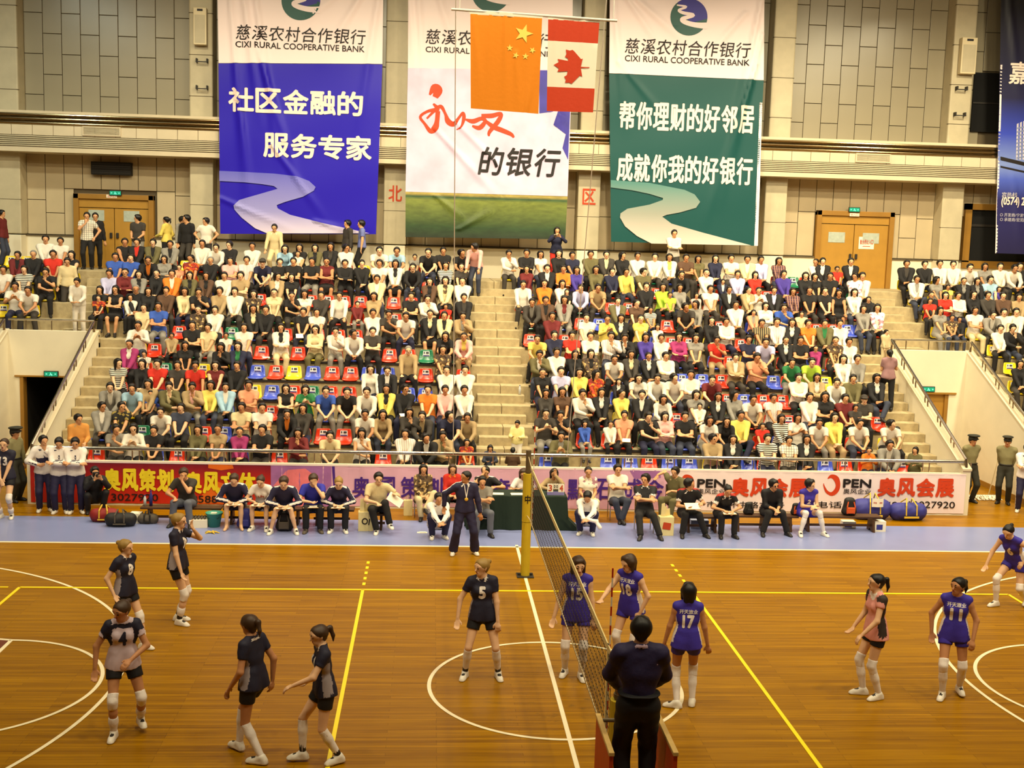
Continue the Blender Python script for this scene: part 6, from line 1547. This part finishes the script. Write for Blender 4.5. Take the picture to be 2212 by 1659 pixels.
player('player in purple standing behind the net with dark bobbed hair', 1240, 1462, -8, Pose(h=1.84, fem=True, pel=(0, 0, .98), wr=[(.25, -.06, .90), (-.32, -.08, .92)], an=[(.1, -.05, .08), (-.14, .08, .08)], hy=15, hp=10), 'B', '15', 'front', 'c', 'bob', M_brown, word='开天旅业', vox=.0098)
player('player in purple reaching out one hand beyond the net', 1358, 1442, -42, Pose(h=1.80, fem=True, pel=(0, 0, .96), lean=8, wr=[(.22, -.1, .93), (-.22, -.48, 1.12)], ep=[(1, .5, 0), (-.6, .6, -.5)], an=[(.12, .08, .08), (-.12, -.08, .08)], hy=-18, hp=10), 'B', '18', 'front', 'c', 'bob', M_brown, word='开天旅业')
player('player in purple numbered 17 seen from behind', 1476, 1526, 174, Pose(h=1.76, fem=True, pel=(0, 0, .95), wr=[(.3, -.04, .86), (-.3, -.03, .86)], an=[(.1, .06, .08), (-.12, -.04, .08)], toe=[(.9, -.2, 0), (-.2, -1, 0)]), 'B', '17', 'back', 'b', 'bob', M_hair, word='开天旅业', vox=.0098)
player('libero in pink and black standing sideways with a ponytail', 1882, 1505, -84, Pose(h=1.82, fem=True, pel=(0, 0, .985), lean=2, wr=[(.2, -.3, 1.0), (-.22, -.22, .98)], ep=[(.6, 1, 0), (-.6, 1, 0)], an=[(.1, .06, .08), (-.1, -.08, .08)], hp=-2), 'B', None, 'front', 'c', 'tail', M_hair, libero=True, vox=.01)
player('player in purple numbered 11 walking, hair tied back', 2050, 1504, -22, Pose(h=1.80, fem=True, pel=(0, 0, .96), lean=3, wr=[(.25, -.12, .92), (-.30, -.02, .93)], an=[(.14, .18, .1), (-.1, -.1, .08)], hy=-38, ep=[(1, .6, 0), (-1, .6, 0)]), 'B', '11', 'front', 'b', 'tail', M_hair, word='开天旅业', vox=.01)
player('player in purple bending and stepping at the edge of the court', 2186, 1308, -55, Pose(h=1.78, fem=True, pel=(0, 0, .84), lean=30, wr=[(.25, -.2, .9), (-.32, -.42, .76)], ep=[(1, .6, 0), (-1, .6, 0)], an=[(.14, .25, .1), (-.16, -.28, .08)], hp=12), 'B', '6', 'front', 'c', 'bun', M_hair)
# the player on the bench edge of the picture
def standing(lab, px, py, h, rz, P, top, topm, legm=CM['K'], style='short', hm=M_hair, skin='a', shoe=M_shoe, vox=.015, sleeve=1.0, hem=-.05, tname='shirt', group=None, coll=None, legs=2.0, z=0, Y=None):
    g = at_z(px, py, z) if Y is None else np.array([at_yz(px, Y, z+1.5), Y, z])
    o = figure(P, lab, (g[0], g[1], z), rz, skin, vox, group); hair(o, P, style, hm)
    L = topp(P, sleeve, .012, hem)+(collar(P, 1) if coll else []); wear(o, tname, L, [topm, coll or topm], .003)
    wear(o, 'trousers' if legs > 1 else 'shorts', legsp(P, legs, .013), legm, .003); shoes(o, P, shoe); return o
BC = [(-.02, -.24, .92), (.02, -.25, .90)]
o = standing('player in navy numbered 13 standing with hands joined beside the guard', 14, 1119, 1.84, 0, (P := Pose(h=1.84, fem=True, wr=[(.03, -.2, .88), (-.03, -.21, .88)], hd=[(-.6, -.2, -1), (.6, -.2, -1)])), 'j', M_navyA, M_blk, 'bun', M_brown, 'c', M_shoew, sleeve=.35, tname='jersey', group=GA, legs=.4)
pads(o, P); socks(o, P, M_kwh, .6); decal(o, next(c for c in o.children if c.name.startswith('jersey')), '13', .17, .18, P.chest-P.up*.02, P.fw, M_kwh, .05)
for c in o.children:
    if c.name.startswith('jersey'): pass
# guards in uniform
def guard(lab, px, py, h, rz, back=True):
    P = Pose(h=h, wr=[(.1, .16, .88), (-.1, .16, .88)] if back else None, ep=[(1, .6, 0), (-1, .6, 0)])
    o = standing(lab, px, py, h, rz, P, 's', M_uni, M_unid, 'crop', M_hair, 'b', M_shoe, group='guards in olive uniform', hem=-.01, coll=M_uni, tname='uniform_shirt')
    wear(o, 'peaked_cap', capp(P, 0, 1, True), [M_unid, M_ink, M_gold], 0)
    for i, s in ((0, 1), (1, -1)): wear(o, 'epaulette', [cap(P.sh[i]+P.up*.055-P.lf*.02*s, P.sh[i]+P.up*.05+P.lf*.035*s, .02, m=0, k=.01, flat=(P.up, 2))], M_epau, 0)
    wear(o, 'belt', [cap(P.pel+P.up*.09+P.lf*.05, P.pel+P.up*.09-P.lf*.05, .14, m=0, k=.01, flat=(P.up, 6))], M_shoe, 0)
guard('guard in olive uniform and peaked cap behind the player numbered 13', 34, 1083, 1.74, 70, False); guard('guard in olive uniform and peaked cap beside the sloping handrail', 2090, 1085, 1.76, 10); guard('guard in olive uniform and peaked cap next to the mop', 2166, 1088, 1.76, -30)
# youths in white and navy track suits
def track(lab, px, py, h, rz, P, group='youths in white track suits', z=0, vox=.015):
    g = at_z(px, py, z); o = figure(P, lab, (g[0], g[1], z), rz, 'a', vox, group); hair(o, P, 'short'); k = P.k
    L = topp(P, 1., .016, -.06, boxy=.006)+collar(P, 1)+arm_stripes(P, 1, .013)+[cap(P.chest-P.up*.1+P.lf*.16+P.fw*.12, P.chest-P.up*.1-P.lf*.16+P.fw*.12, .055, m=1, op='p'), cap(P.neck+P.fw*.1, P.pel+P.fw*.16, .012, m=1, op='p')]
    wear(o, 'track_jacket', L, [M_kwh, M_trk], .003)
    wear(o, 'trousers', legsp(P, 2., .018)+[cap(P.hip[i]+P.plf*(.1 if i == 0 else -.1), P.kn[i]+P.plf*(.075 if i == 0 else -.075), .022, m=1, op='p') for i in (0, 1)]+[cap(P.kn[i]+P.plf*(.075 if i == 0 else -.075), P.an[i]+P.plf*(.07 if i == 0 else -.07), .022, m=1, op='p') for i in (0, 1)], [M_trk, M_kwh], .003)
    shoes(o, P); return o
FOLD = dict(wr=[(-.1, -.235, 1.17), (.1, -.25, 1.15)], hd=[(-1, .1, .1), (1, .1, .1)], ep=[(1, -.2, -.7), (-1, -.2, -.7)])
track('youth in white track suit, hand at the mouth, nearest the dark opening', 97, 1104, 1.74, 20, Pose(h=1.74, wr=[(.02, -.24, 1.42), (-.14, -.22, 1.1)], hd=[(-.1, 0, 1), (1, 0, 0)], ep=[(.8, -.4, -1), (-1, .2, -.5)], hy=20))
track('youth in white track suit looking at the floor, middle of the three', 131, 1108, 1.72, 10, Pose(h=1.72, hp=18, **FOLD)); track('youth in white track suit with folded arms beside the photographer', 165, 1108, 1.72, 15, Pose(h=1.72, hp=14, **FOLD))
track('youth in white track suit with folded arms at the edge of the picture', 2208, 1106, 1.74, -20, Pose(h=1.74, hp=5, **FOLD))
SQ = dict(pel=(0, .12, .26), lean=20, an=[(.13, -.14, .08), (-.13, -.14, .08)], kp=[(.3, -1, .8), (-.3, -1, .8)], wr=[(.04, -.46, .42), (-.04, -.46, .40)], hd=[(-.8, -.6, -.2), (.8, -.6, -.2)], ep=[(1, 0, -.2), (-1, 0, -.2)])
track('youth in white track suit squatting in front of the person in the floral coat', 944, 1160, 1.7, 10, Pose(h=1.68, **SQ)); o = track('youth in white track suit squatting with a towel beside the green table', 1267, 1152, 1.7, -12, Pose(h=1.68, hp=26, **SQ))
tw = empty('towel', (o.location.x+.05, o.location.y-.5, .42), label='white towel in the hands of the squatting youth at the green table', cat='towel')
ob('cloth', fmesh('cloth', [cap((-.1, .05, 0), (.08, -.04, -.02), .045, .04, 0, .02), cap((.08, -.04, -.02), (.14, -.1, -.14), .04, .05, 0, .02)], .014, [M_kwh], .006), tw)
# photographer
P = Pose(h=1.7, pel=(0, .1, .3), lean=14, an=[(.14, -.16, .08), (-.16, -.08, .08)], kp=[(.3, -1, .6), (-.3, -1, .4)], wr=[(.1, -.36, .80), (-.06, -.36, .80)], hd=[(-.5, -.2, .9), (.5, -.2, .9)], ep=[(.8, 0, -1), (-.8, 0, -1)])
g = G_(205, 1106); o = figure(P, 'photographer in black jacket crouching with a camera at the eye', (g[0], g[1], 0), 25, 'a'); hair(o, P, 'short')
wear(o, 'jacket', topp(P, 1., .02, -.06)+[cap(P.neck+P.fw*.15, P.pel+P.fw*.2+P.up*.1, .06, .04, op='-')], M_blk, .004); wear(o, 'shirt', torso(P, .012)[1:], M_kwh); wear(o, 'trousers', legsp(P, 2.), M_blk, .003); shoes(o, P, M_shoe)
cm = empty('camera', tuple(Matrix.Translation(o.location) @ Matrix.Rotation(math.radians(25), 4, 'Z') @ Vector(P.head+P.hf*.17)), math.radians(25), label='black camera held by the crouching photographer', cat='camera')
MB().box(-.07, .07, -.03, .04, -.05, .05, M_ink, .01).build('body', cm); MB().tube([(0, -.03, 0), (0, -.16, 0)], .036, M_ink, 14).build('lens', cm)
# ------------------------------------------------ seated people beside the court
def sitting(lab, px, py, rz, sh=.36, top='s', topm=None, legm=CM['K'], style='short', hm=M_hair, skin='a', shoe=M_shoe, sleeve=1.0, coll=None, legs=2.0, h=1.74, fem=False, lean=0, hy=0, hp=0, wr=None, hd=None, ep=None, an=None, kp=None, paint=None, vox=.015, group='people seated beside the court', at=None, tname='shirt', hem=-.05, fd=.42, toe=None, m3=None):
    an = an or [(.15, -fd, .08), (-.15, -fd, .08)]
    wr = wr or [(.08, -.3, sh+.2), (-.08, -.3, sh+.2)]
    P = Pose(h=h, fem=fem, pel=(0, 0, sh+.10), lean=lean, hy=hy, hp=hp, wr=wr, hd=hd, ep=ep, an=an, kp=kp, toe=toe)
    if at is None:
        g = at_z(px, py, 0); rr = math.radians(rz); loc = (g[0]-fd*math.sin(rr), g[1]+fd*math.cos(rr), 0)
    else: loc = (at[0], at[1], 0)
    o = figure(P, lab, loc, rz, skin, vox, group); hair(o, P, style, hm)
    L = topp(P, sleeve, .013, hem)+(collar(P, 1) if coll else [])+(paint(P) if paint else [])
    wear(o, tname, L, [topm, coll or topm]+([m3] if m3 else [M_kwh]), .003); wear(o, 'trousers' if legs > 1 else 'shorts', legsp(P, legs, .014), legm, .003)
    if shoe: shoes(o, P, shoe)
    o['h'] = h; return o, P
WRITE = dict(wr=[(.10, -.42, .60), (-.10, -.40, .61)], hd=[(-.5, -.8, -.2), (.4, -.9, -.3)], ep=[(1, .2, -.4), (-1, .2, -.4)], lean=27, hp=10)
def board(o, P, lab, w=.3, d=.22, dy=-.44, z=.565, tilt=.1, name='clipboard'):
    r = empty(name, tuple(Matrix.Translation(o.location) @ Matrix.Rotation(o.rotation_euler.z, 4, 'Z') @ Vector((0, dy, z))), o.rotation_euler.z, label=lab, cat='clipboard', group='clipboards and papers in hands')
    b = MB().box(-w/2, w/2, -d/2, d/2, -.006, 0, M_lwood).build('backing', r); MB().box(-w/2+.01, w/2-.01, -d/2+.01, d/2-.01, 0, .006, M_paper).build('sheet', r); r.rotation_euler = (tilt, 0, o.rotation_euler.z); return r
_old = lambda P: [cap(P.neck+P.lf*.08*q+P.up*.05, P.sh[0 if q > 0 else 1]+P.up*.04, .025, m=2, op='p') for q in (1, -1)]+[cap(P.sh[i]+P.up*.03+P.lf*(.02 if i == 0 else -.02), P.el[i]+P.lf*(.05 if i == 0 else -.05), .026, m=2, op='p') for i in (0, 1)]+[cap(P.el[i]+P.lf*(.05 if i == 0 else -.05), P.wr[i], .022, m=2, op='p') for i in (0, 1)]
o, P = sitting('person in grey shirt and jeans thinking with a hand on the mouth, on the bench', 392, 1138, -6, topm=CM['D'], legm=mat('jeans_grey', (96, 98, 108), .8), sleeve=.5, coll=CM['D'], lean=18, wr=[(.0, -.36, .98), (-.14, -.4, .62)], hd=[(-.1, .2, 1), (.2, -.8, -.4)], ep=[(.8, -.3, -1), (-1, .2, -.3)], hy=20, hp=5, fd=.42, an=[(.2, -.45, .08), (-.2, -.42, .08)], h=1.82, hm=M_brown)
o, P = sitting('person in navy track top and shorts writing, bare feet', 505, 1144, 6, topm=M_trk, legm=M_blk, legs=.8, paint=stripes, hm=M_brown, shoe=None, h=1.8, skin='c', **WRITE); board(o, P, 'clipboard on the knees of the barefoot person')
o, P = sitting('person in white printed shirt and shorts writing on the bench', 560, 1146, -6, topm=M_kwh, legm=M_blk, legs=.8, sleeve=.5, hm=M_brown, shoe=M_shoew, h=1.76, skin='c', style='bun', fem=True, **WRITE); board(o, P, 'clipboard on the knees of the person in the white shirt')
decal(o, next(c for c in o.children if c.name.startswith('shirt')), 'UM', .12, .06, P.chest-P.up*.02, P.fw, M_red, .03, 'lettering')
o, P = sitting('person in navy track top and shorts writing behind the black backpack', 612, 1152, 4, topm=M_trk, legm=M_blk, legs=.8, paint=stripes, hm=M_brown, shoe=M_shoew, h=1.84, skin='c', an=[(.26, -.44, .08), (-.26, -.44, .08)], **WRITE); board(o, P, 'clipboard on the knees of the person behind the black backpack')
o, P = sitting('person in royal blue shirt resting the chin on one hand', 676, 1150, 6, topm=M_royal, legm=M_blk, sleeve=.5, hm=M_brown, shoe=M_gbag, h=1.82, skin='c', lean=20, wr=[(.05, -.36, .98), (-.06, -.42, .66)], hd=[(-.1, .2, 1), (.8, -.4, -.1)], ep=[(.8, -.3, -1), (-1, .1, -.4)], hp=12); board(o, P, 'long white board on the knees of the person in royal blue', .44, .16)
o, P = sitting('blond person in navy track top writing beside the cream box', 730, 1150, 2, topm=M_trk, legm=M_blk, paint=stripes, hm=M_blond, style='bun', fem=True, shoe=M_shoew, h=1.78, skin='c', **WRITE); board(o, P, 'notepad on the knees of the blond person')
o, P = sitting('coach in cream shirt sitting with crossed legs and a white sheet', 822, 1155, 8, topm=CM['C'], legm=CM['K'], sleeve=.55, coll=CM['C'], shoe=M_shoew, h=1.86, skin='c', lean=14, wr=[(.30, -.36, .84), (-.04, -.42, .66)], hd=[(.9, -.4, 0), (.3, -1, -.4)], ep=[(.6, .8, -.4), (-1, .1, -.4)], an=[(.22, -.52, .22), (-.05, -.44, .08)], at=(XP(815, 8.95), 8.95))
sh_ = empty('white_sheet', (XP(853, 8.62), 8.62, .72), label='large white sheet held by the coach in the cream shirt', cat='paper'); x_ = MB().box(-.17, .17, -.003, .003, -.12, .12, M_paper).build('sheet', sh_); sh_.rotation_euler = (-.9, .6, 0)
o, P = sitting('long haired person in floral coat sitting with crossed legs', 913, 1110, 8, topm=PATT['3'][1], legm=CM['C'], style='long', fem=True, h=1.66, an=[(.0, -.5, .28), (-.08, -.38, .08)], at=CH['longhair'], hem=-.12, tname='coat', shoe=M_shoe)
o, P = sitting('person in bright red top sitting behind the squatting youth', 976, 1100, 4, topm=CM['R'], style='bob', fem=True, h=1.64, coll=CM['O'], at=CH['red'], hm=M_brown)
o, P = sitting('person in black track top at the green table, hand at the cheek', 1046, 1100, 2, topm=M_blk, paint=stripes, h=1.76, lean=12, sleeve=.6, wr=[(.22, -.38, .82), (-.06, -.3, 1.1)], hd=[(-1, -.3, -.2), (.1, .1, 1)], ep=[(1, .2, -.4), (-.9, -.3, -1)], at=CH['blackt'], hp=6, hm=M_hair)
o, P = sitting('person in white track top writing at the green table', 1128, 1100, -2, topm=M_kwh, paint=lambda P: [], sleeve=.6, h=1.68, fem=True, style='bob', lean=12, wr=[(.16, -.42, .80), (-.16, -.42, .80)], hd=[(-.8, -.6, 0), (.8, -.6, 0)], at=CH['whitet'], hp=8, hm=M_brown)
o, P = sitting('person in beige shirt behind the scoreboard, hand on the mouth', 1194, 1100, -2, topm=CM['T'], sleeve=1., h=1.66, fem=True, style='bob', lean=8, wr=[(.02, -.27, 1.08), (-.16, -.4, .80)], hd=[(-.1, .2, 1), (.8, -.6, 0)], ep=[(.9, -.3, -1), (-1, .2, -.3)], at=CH['beige'], hp=4)
o, P = sitting('person in cream blouse seated behind the squatting youth at the table', 1268, 1100, 0, topm=PATT['5'][1], sleeve=.5, h=1.72, fem=True, style='bun', coll=CM['C'], at=CH['floral'], legm=CM['C'])
o, P = sitting('person in white shirt and jeans with folded arms and crossed feet', 1333, 1108, 4, topm=CM['W'], sleeve=.5, legm=CM['J'], h=1.78, lean=-8, wr=[(-.11, -.25, .80), (.11, -.26, .78)], hd=[(-1, .1, .1), (1, .1, .1)], ep=[(1, -.2, -.7), (-1, -.2, -.7)], an=[(.0, -.5, .1), (-.02, -.42, .08)], at=CH['fold'])
rs = lambda P: [cap(P.neck+P.lf*.09*q+P.up*.05, P.sh[0 if q > 0 else 1]+P.lf*.03*q+P.up*.03, .045, m=2, op='p') for q in (1, -1)]+[cap(P.sh[i]+(P.el[i]-P.sh[i])*.62, P.sh[i]+(P.el[i]-P.sh[i])*.72, .07, m=1, op='p') for i in (0, 1)]
polo = dict(topm=M_blk, sleeve=.55, coll=M_kwh, paint=rs, m3=M_epau, shoe=M_shoe, group='coaches in black and red polo shirts', legm=CM['K'])
o, P = sitting('coach in black and red polo leaning back with folded arms and stretched legs', 1385, 1165, -8, h=1.82, lean=-10, wr=[(-.11, -.22, .78), (.11, -.23, .76)], hd=[(-1, .1, .1), (1, .1, .1)], ep=[(1, -.2, -.7), (-1, -.2, -.7)], an=[(.32, -.62, .08), (-.1, -.72, .08)], at=CH['coach'], hy=-28, **polo)
o, P = sitting('person in olive shirt sitting sideways behind the coaches, elbow on the chair', 1458, 1105, -38, topm=CM['E'], sleeve=.55, coll=CM['T'], h=1.72, legm=CM['E'], lean=4, wr=[(.05, -.3, .72), (-.42, -.1, 1.0)], hd=[(-.6, -.6, -.2), (-.3, -.4, -.8)], ep=[(1, .4, -.3), (-.6, .6, .4)], at=CH['sideways'], an=[(.12, -.5, .08), (-.12, -.42, .08)])
o, P = sitting('coach in black and red polo turning the head, open folder in hands', 1492, 1160, 4, h=1.78, lean=12, hy=55, wr=[(.22, -.36, .74), (-.12, -.38, .66)], hd=[(-.3, -.9, .1), (.4, -.9, 0)], an=[(.32, -.44, .08), (-.2, -.44, .08)], **polo); b_ = board(o, P, 'open blue folder in the hands of the coach looking aside', .34, .22, -.44, .69, .5, 'folder')
o, P = sitting('coach in black and red polo with hair tied back, writing', 1571, 1162, 4, h=1.70, fem=True, style='bun', **{**WRITE, **polo}); board(o, P, 'pink clipboard on the knees of the coach with tied hair')
o, P = sitting('person in plain black shirt with glasses, hands clasped between the knees', 1672, 1156, 4, topm=M_blk, coll=M_blk, sleeve=.75, h=1.78, lean=20, hy=20, wr=[(.04, -.46, .60), (-.04, -.46, .6)], hd=[(-.5, -.7, -.6), (.5, -.7, -.6)], an=[(.28, -.46, .08), (-.28, -.46, .08)])
wear(o, 'glasses', [cap(P.head+P.hf*.1+P.hu*.008+P.hl*.032*q, P.head+P.hf*.1+P.hu*.004+P.hl*.034*q, .022, m=0, k=0, flat=(P.hf, 3)) for q in (1, -1)], M_ink, 0, vox=.006)
o, P = sitting('seated player in purple with white knee pads on the bench', 1752, 1157, 4, topm=M_purB, sleeve=0, legm=M_purB, legs=.5, shoe=M_shoew, style='short', fem=True, h=1.8, skin='c', lean=18, hy=38, wr=[(.06, -.42, .68), (-.02, -.42, .66)], hd=[(-.8, -.6, -.3), (.8, -.6, -.3)], an=[(.28, -.44, .08), (-.26, -.44, .08)], group=GB, tname='jersey')
pads(o, P); socks(o, P, M_kwh, .2); decal(o, next(c for c in o.children if c.name.startswith('jersey')), '2', .08, .12, P.chest-P.up*.06, P.fw, M_kwh, .05)
# ------------------------------------------------ officials
P = Pose(h=1.73, wr=[(.30, -.10, .86), (-.42, .04, .98)], ep=[(1, .5, 0), (-1, .3, .2)], an=[(.22, 0, .08), (-.22, 0, .08)], hy=-62)
g = G_(1002, 1197); o = figure(P, 'official in navy track suit with a medal standing at the sideline', (g[0], g[1], 0), 6, 'b', .0115); hair(o, P, 'crop')
wear(o, 'track_jacket', topp(P, 1., .016, -.05)+collar(P, 1, r=.022)+stripes(P), [M_trk, M_kwh, M_kwh], .003); wear(o, 'trousers', legsp(P, 2., .02, flare=.025), M_trk, .004); shoes(o, P)
rb = wear(o, 'medal_ribbon', [cap(P.neck+P.fw*.13+P.lf*.04*q+P.up*.0, P.chest+P.fw*.165-P.up*.08, .009, m=0, k=0) for q in (1, -1)], M_kwh, 0, vox=.006); wear(o, 'medal', [cap(P.chest+P.fw*.165-P.up*.11, P.chest+P.fw*.17-P.up*.11, .038, m=0, k=0, flat=(P.fw, 3))], M_gold, 0, vox=.007)
o, P = sitting('person in grey shirt and jeans half hidden behind the official, arms folded', 1045, 1150, 6, topm=CM['G'], sleeve=.5, legm=mat('jeans_grey', (96, 98, 108), .8), h=1.74, lean=4, wr=[(-.1, -.25, .8), (.1, -.26, .78)], hd=[(-1, .1, .1), (1, .1, .1)], ep=[(1, -.2, -.7), (-1, -.2, -.7)], at=CH['grey'])
P = Pose(h=1.72, wr=[(.15, -.30, .98), (-.15, -.30, .98)], ep=[(1, .5, 0), (-1, .5, 0)], an=[(.11, 0, .08), (-.11, 0, .08)], hy=-8, hp=10)
o = figure(P, 'referee in navy seen from behind on the tall stand at the net', (.03, -6.08, 1.335), 178, 'b', .0075); hair(o, P, 'short')
wear(o, 'sweater', topp(P, 1., .018, -.02, boxy=.008)+collar(P, 1, r=.02)+[cap(P.neck-P.fw*.03+P.lf*.05*q, P.sh[0 if q > 0 else 1]-P.up*.12-P.fw*.1, .004, m=1, op='p') for q in (1, -1)], [mat('referee_navy', (38, 30, 70), .7, bump=.15, bscale=30), mat('referee_collar', (190, 160, 176), .7)], .003)
wear(o, 'trousers', legsp(P, 2., .02), M_blk, .004); shoes(o, P, M_shoe); wear(o, 'belt', [cap(P.pel+P.up*.1+P.lf*.05, P.pel+P.up*.1-P.lf*.05, .145, m=0, k=.01, flat=(P.up, 7))], M_blk, 0)
# ------------------------------------------------ people standing in the stands
ZC = ROW_Z(NROW); GS = 'people standing in the stands'
def stander(lab, px, Y, z, P, topm, legm=CM['K'], rz=0, sleeve=1.0, coll=None, style='short', skin='a', hm=M_hair, hem=-.05, jacket=None, shirt=None):
    o = standing(lab, px, 0, P.k*1.7, rz, P, 's', topm, legm, style, hm, skin, M_shoe, .017, sleeve, hem, 'jacket' if shirt else 'shirt', GS, coll, z=z, Y=Y); return o
HIP = dict(wr=[(.2, -.08, 1.0), (-.2, -.08, 1.0)], ep=[(1, .4, .1), (-1, .4, .1)])
stander('person in maroon top on the concourse, cut by the picture edge', 2, 20.3, ZC, Pose(h=1.72), CM['M'], CM['J'], 80)
stander('person in checked white shirt standing at the doors, hand at the mouth', 188, 20.4, ZC, Pose(h=1.74, wr=[(.24, -.1, .98), (-.02, -.24, 1.38)], hd=[None, (.1, .1, 1)], ep=[(1, .5, 0), (-.8, -.3, -1)]), PATT['2'][1], CM['K'], 10, .5, CM['W'])
stander('person in black standing behind the checked shirt at the doors', 206, 21.0, ZC, Pose(h=1.74), CM['K'], CM['K'], 15)
stander('person in dark printed shirt holding a white bag in front of the doors', 298, 20.2, ZC, Pose(h=1.68, wr=[(.1, -.24, .98), (-.1, -.24, 1.0)], hy=-60), CM['D'], CM['G'], -10, .5)
bg_ = empty('plastic_bag', (at_yz(302, 19.9, ZC+.6), 19.92, ZC+.35), label='white plastic bag held by the person in front of the doors', cat='bag'); ob('body', fmesh('body', [cap((0, 0, .05), (0, 0, .3), .12, .04, 0, .03)], .015, [M_kwh], .006), bg_); MB().tube([(0, 0, .32), (0, .02, .62)], .01, M_kwh, 5).build('handle', bg_)
stander('person in yellow top turning away beside the doors', 360, 20.3, ZC, Pose(h=1.62, fem=True, wr=[(.16, -.28, 1.05), (-.2, -.1, .95)]), CM['Y'], CM['K'], -110, 1, style='tail')
stander('person in white and dark shirt talking beside the tall person in black', 392, 20.6, ZC, Pose(h=1.66, hp=10), CM['G'], CM['K'], 60)
stander('tall person in black long sleeves standing beside the door', 404, 20.3, ZC, Pose(h=1.76, hy=-40), CM['K'], CM['D'], -20)
stander('person in white short sleeves with a hand on the hip below the blue banner', 445, 20.0, ZC, Pose(h=1.60, hy=-50, **HIP), CM['W'], CM['D'], 0, .5, CM['W'])
stander('person in cream jacket leaning forward on the top step below the blue banner', 593, 20.0, ZC, Pose(h=1.68, pel=(0, .1, .78), lean=10, wr=[(.25, -.2, .72), (-.25, -.2, .72)]), CM['C'], CM['C'], 0, 1, CM['W'])
stander('person in light blue striped shirt whose head is hidden by the banner', 782, 20.3, ZC, Pose(h=1.76), PATT['9'][1] if False else mat('cloth_blue_striped', (108, 116, 170), .8), CM['K'], -80, .5)
stander('person in dark clothes whose head is hidden by the blue banner', 752, 20.5, ZC, Pose(h=1.74), CM['D'], CM['D'], -60)
stander('person in pale shirt and badge bending down at the top of the stairs', 1028, ROW_Y(10)+.35, ROW_Z(10), Pose(h=1.74, pel=(0, .15, .9), lean=34, wr=[(.2, -.42, .74), (-.2, -.4, .72)], hy=-45, hp=10), CM['P'], CM['J'], -15, 1, CM['W'])
o = stander('person in navy jacket and red trousers taking a picture below the white banner', 1203, 20.2, ZC, Pose(h=1.68, fem=True, wr=[(.08, -.34, 1.38), (-.08, -.34, 1.38)], hd=[(-.5, -.3, .8), (.5, -.3, .8)], ep=[(1, 0, -.8), (-1, 0, -.8)]), CM['N'], CM['R'], 0, 1, style='long')
cm = empty('camera', (at_yz(1199, 19.83, ZC+1.43), 19.8, ZC+1.43), label='small silver camera held by the person in red trousers', cat='camera'); MB().box(-.05, .05, -.015, .015, -.03, .03, M_steel, .005).build('body', cm); MB().tube([(0, -.015, 0), (0, -.035, 0)], .016, M_ink, 10).build('lens', cm)
stander('person in white sweater standing with folded arms below the green banner', 1456, 20.2, ZC, Pose(h=1.74, **FOLD), CM['W'], CM['D'], 0, 1)
stander('person in cream pullover standing in the aisle above the dark opening', 146, ROW_Y(9)+.4, ROW_Z(8), Pose(h=1.68, hp=10), CM['C'], CM['D'], 10, 1)
stander('youth in white hooded top leaning on the rail above the dark opening', 170, VY+.45, ROW_Z(7), Pose(h=1.58, lean=12, wr=[(.1, -.34, .98), (-.1, -.34, .98)], hd=[(-1, -.2, 0), (1, -.2, 0)], hp=8), CM['W'], CM['W'], 0, 1)
stander('person in orange shirt standing on the steps beside the sloping handrail', 169, ROW_Y(1)-.22, ROW_Z(0)+.02, Pose(h=1.66, wr=[(.1, -.3, 1.05), (-.1, -.3, 1.08)], hy=20), mat('cloth_ochre', (206, 140, 66), .85), CM['K'], 25, 1, CM['T'])
stander('person in mauve top climbing the stairs with a child in the arms', 1922, ROW_Y(4)+.35, ROW_Z(4), Pose(h=1.62, fem=True, wr=[(.05, -.26, 1.15), (-.12, -.28, 1.2)], an=[(.09, -.1, .2), (-.09, .12, .08)]), mat('cloth_mauve', (150, 112, 112), .85), CM['K'], 178, .5, style='tail')
P = Pose(h=1.0, wr=[(.1, -.14, .62), (-.1, -.14, .62)]); o = figure(P, 'small child in cream held by the person climbing the stairs', (at_yz(1912, ROW_Y(4)+.5, ROW_Z(4)+1.2), ROW_Y(4)+.62, ROW_Z(4)+.78), 30, 'c', .0145, GS); hair(o, P, 'short'); wear(o, 'shirt', topp(P, 1., .012, -.05), CM['C']); wear(o, 'trousers', legsp(P, 2.), CM['C'])
def kid(lab, px, Y, z, h, topm, legm, rz=0, style='short', fem=False, **k):
    P = Pose(h=h, fem=fem, pel=(0, 0, .93*h/1.7), wr=[(.12*h/1.7, -.3*h/1.7, 1.15*h/1.7), (-.12*h/1.7, -.3*h/1.7, 1.15*h/1.7)], an=[(.08, 0, .06), (-.08, 0, .06)], **k); return stander(lab, px, Y, z, P, topm, legm, rz, style=style)
kid('boy in white and yellow jersey standing on the central stairs', 1119, ROW_Y(2)-.2, ROW_Z(1)+.0, 1.18, mat('cloth_white_yellow', (236, 222, 150), .8), CM['W'], -15, hp=14)
kid('girl in blue with a headband standing at the front rail', 1060, ROW_Y(1)-.26, ROW_Z(0)-.0, 1.14, CM['J'], CM['J'], 0, 'bob', True, hp=12)
kid('small dark haired child turning away at the front rail', 1109, ROW_Y(1)-.26, ROW_Z(0)-.0, 1.08, CM['U'], CM['K'], 170)
kid('person in dark olive top leaning on the front rail beside the empty steps', 1980, ROW_Y(1)-.26, ROW_Z(0)-.0, 1.26, CM['E'], CM['K'], -40, 'bob', True)
bpy.data.scenes.remove(_TMP)
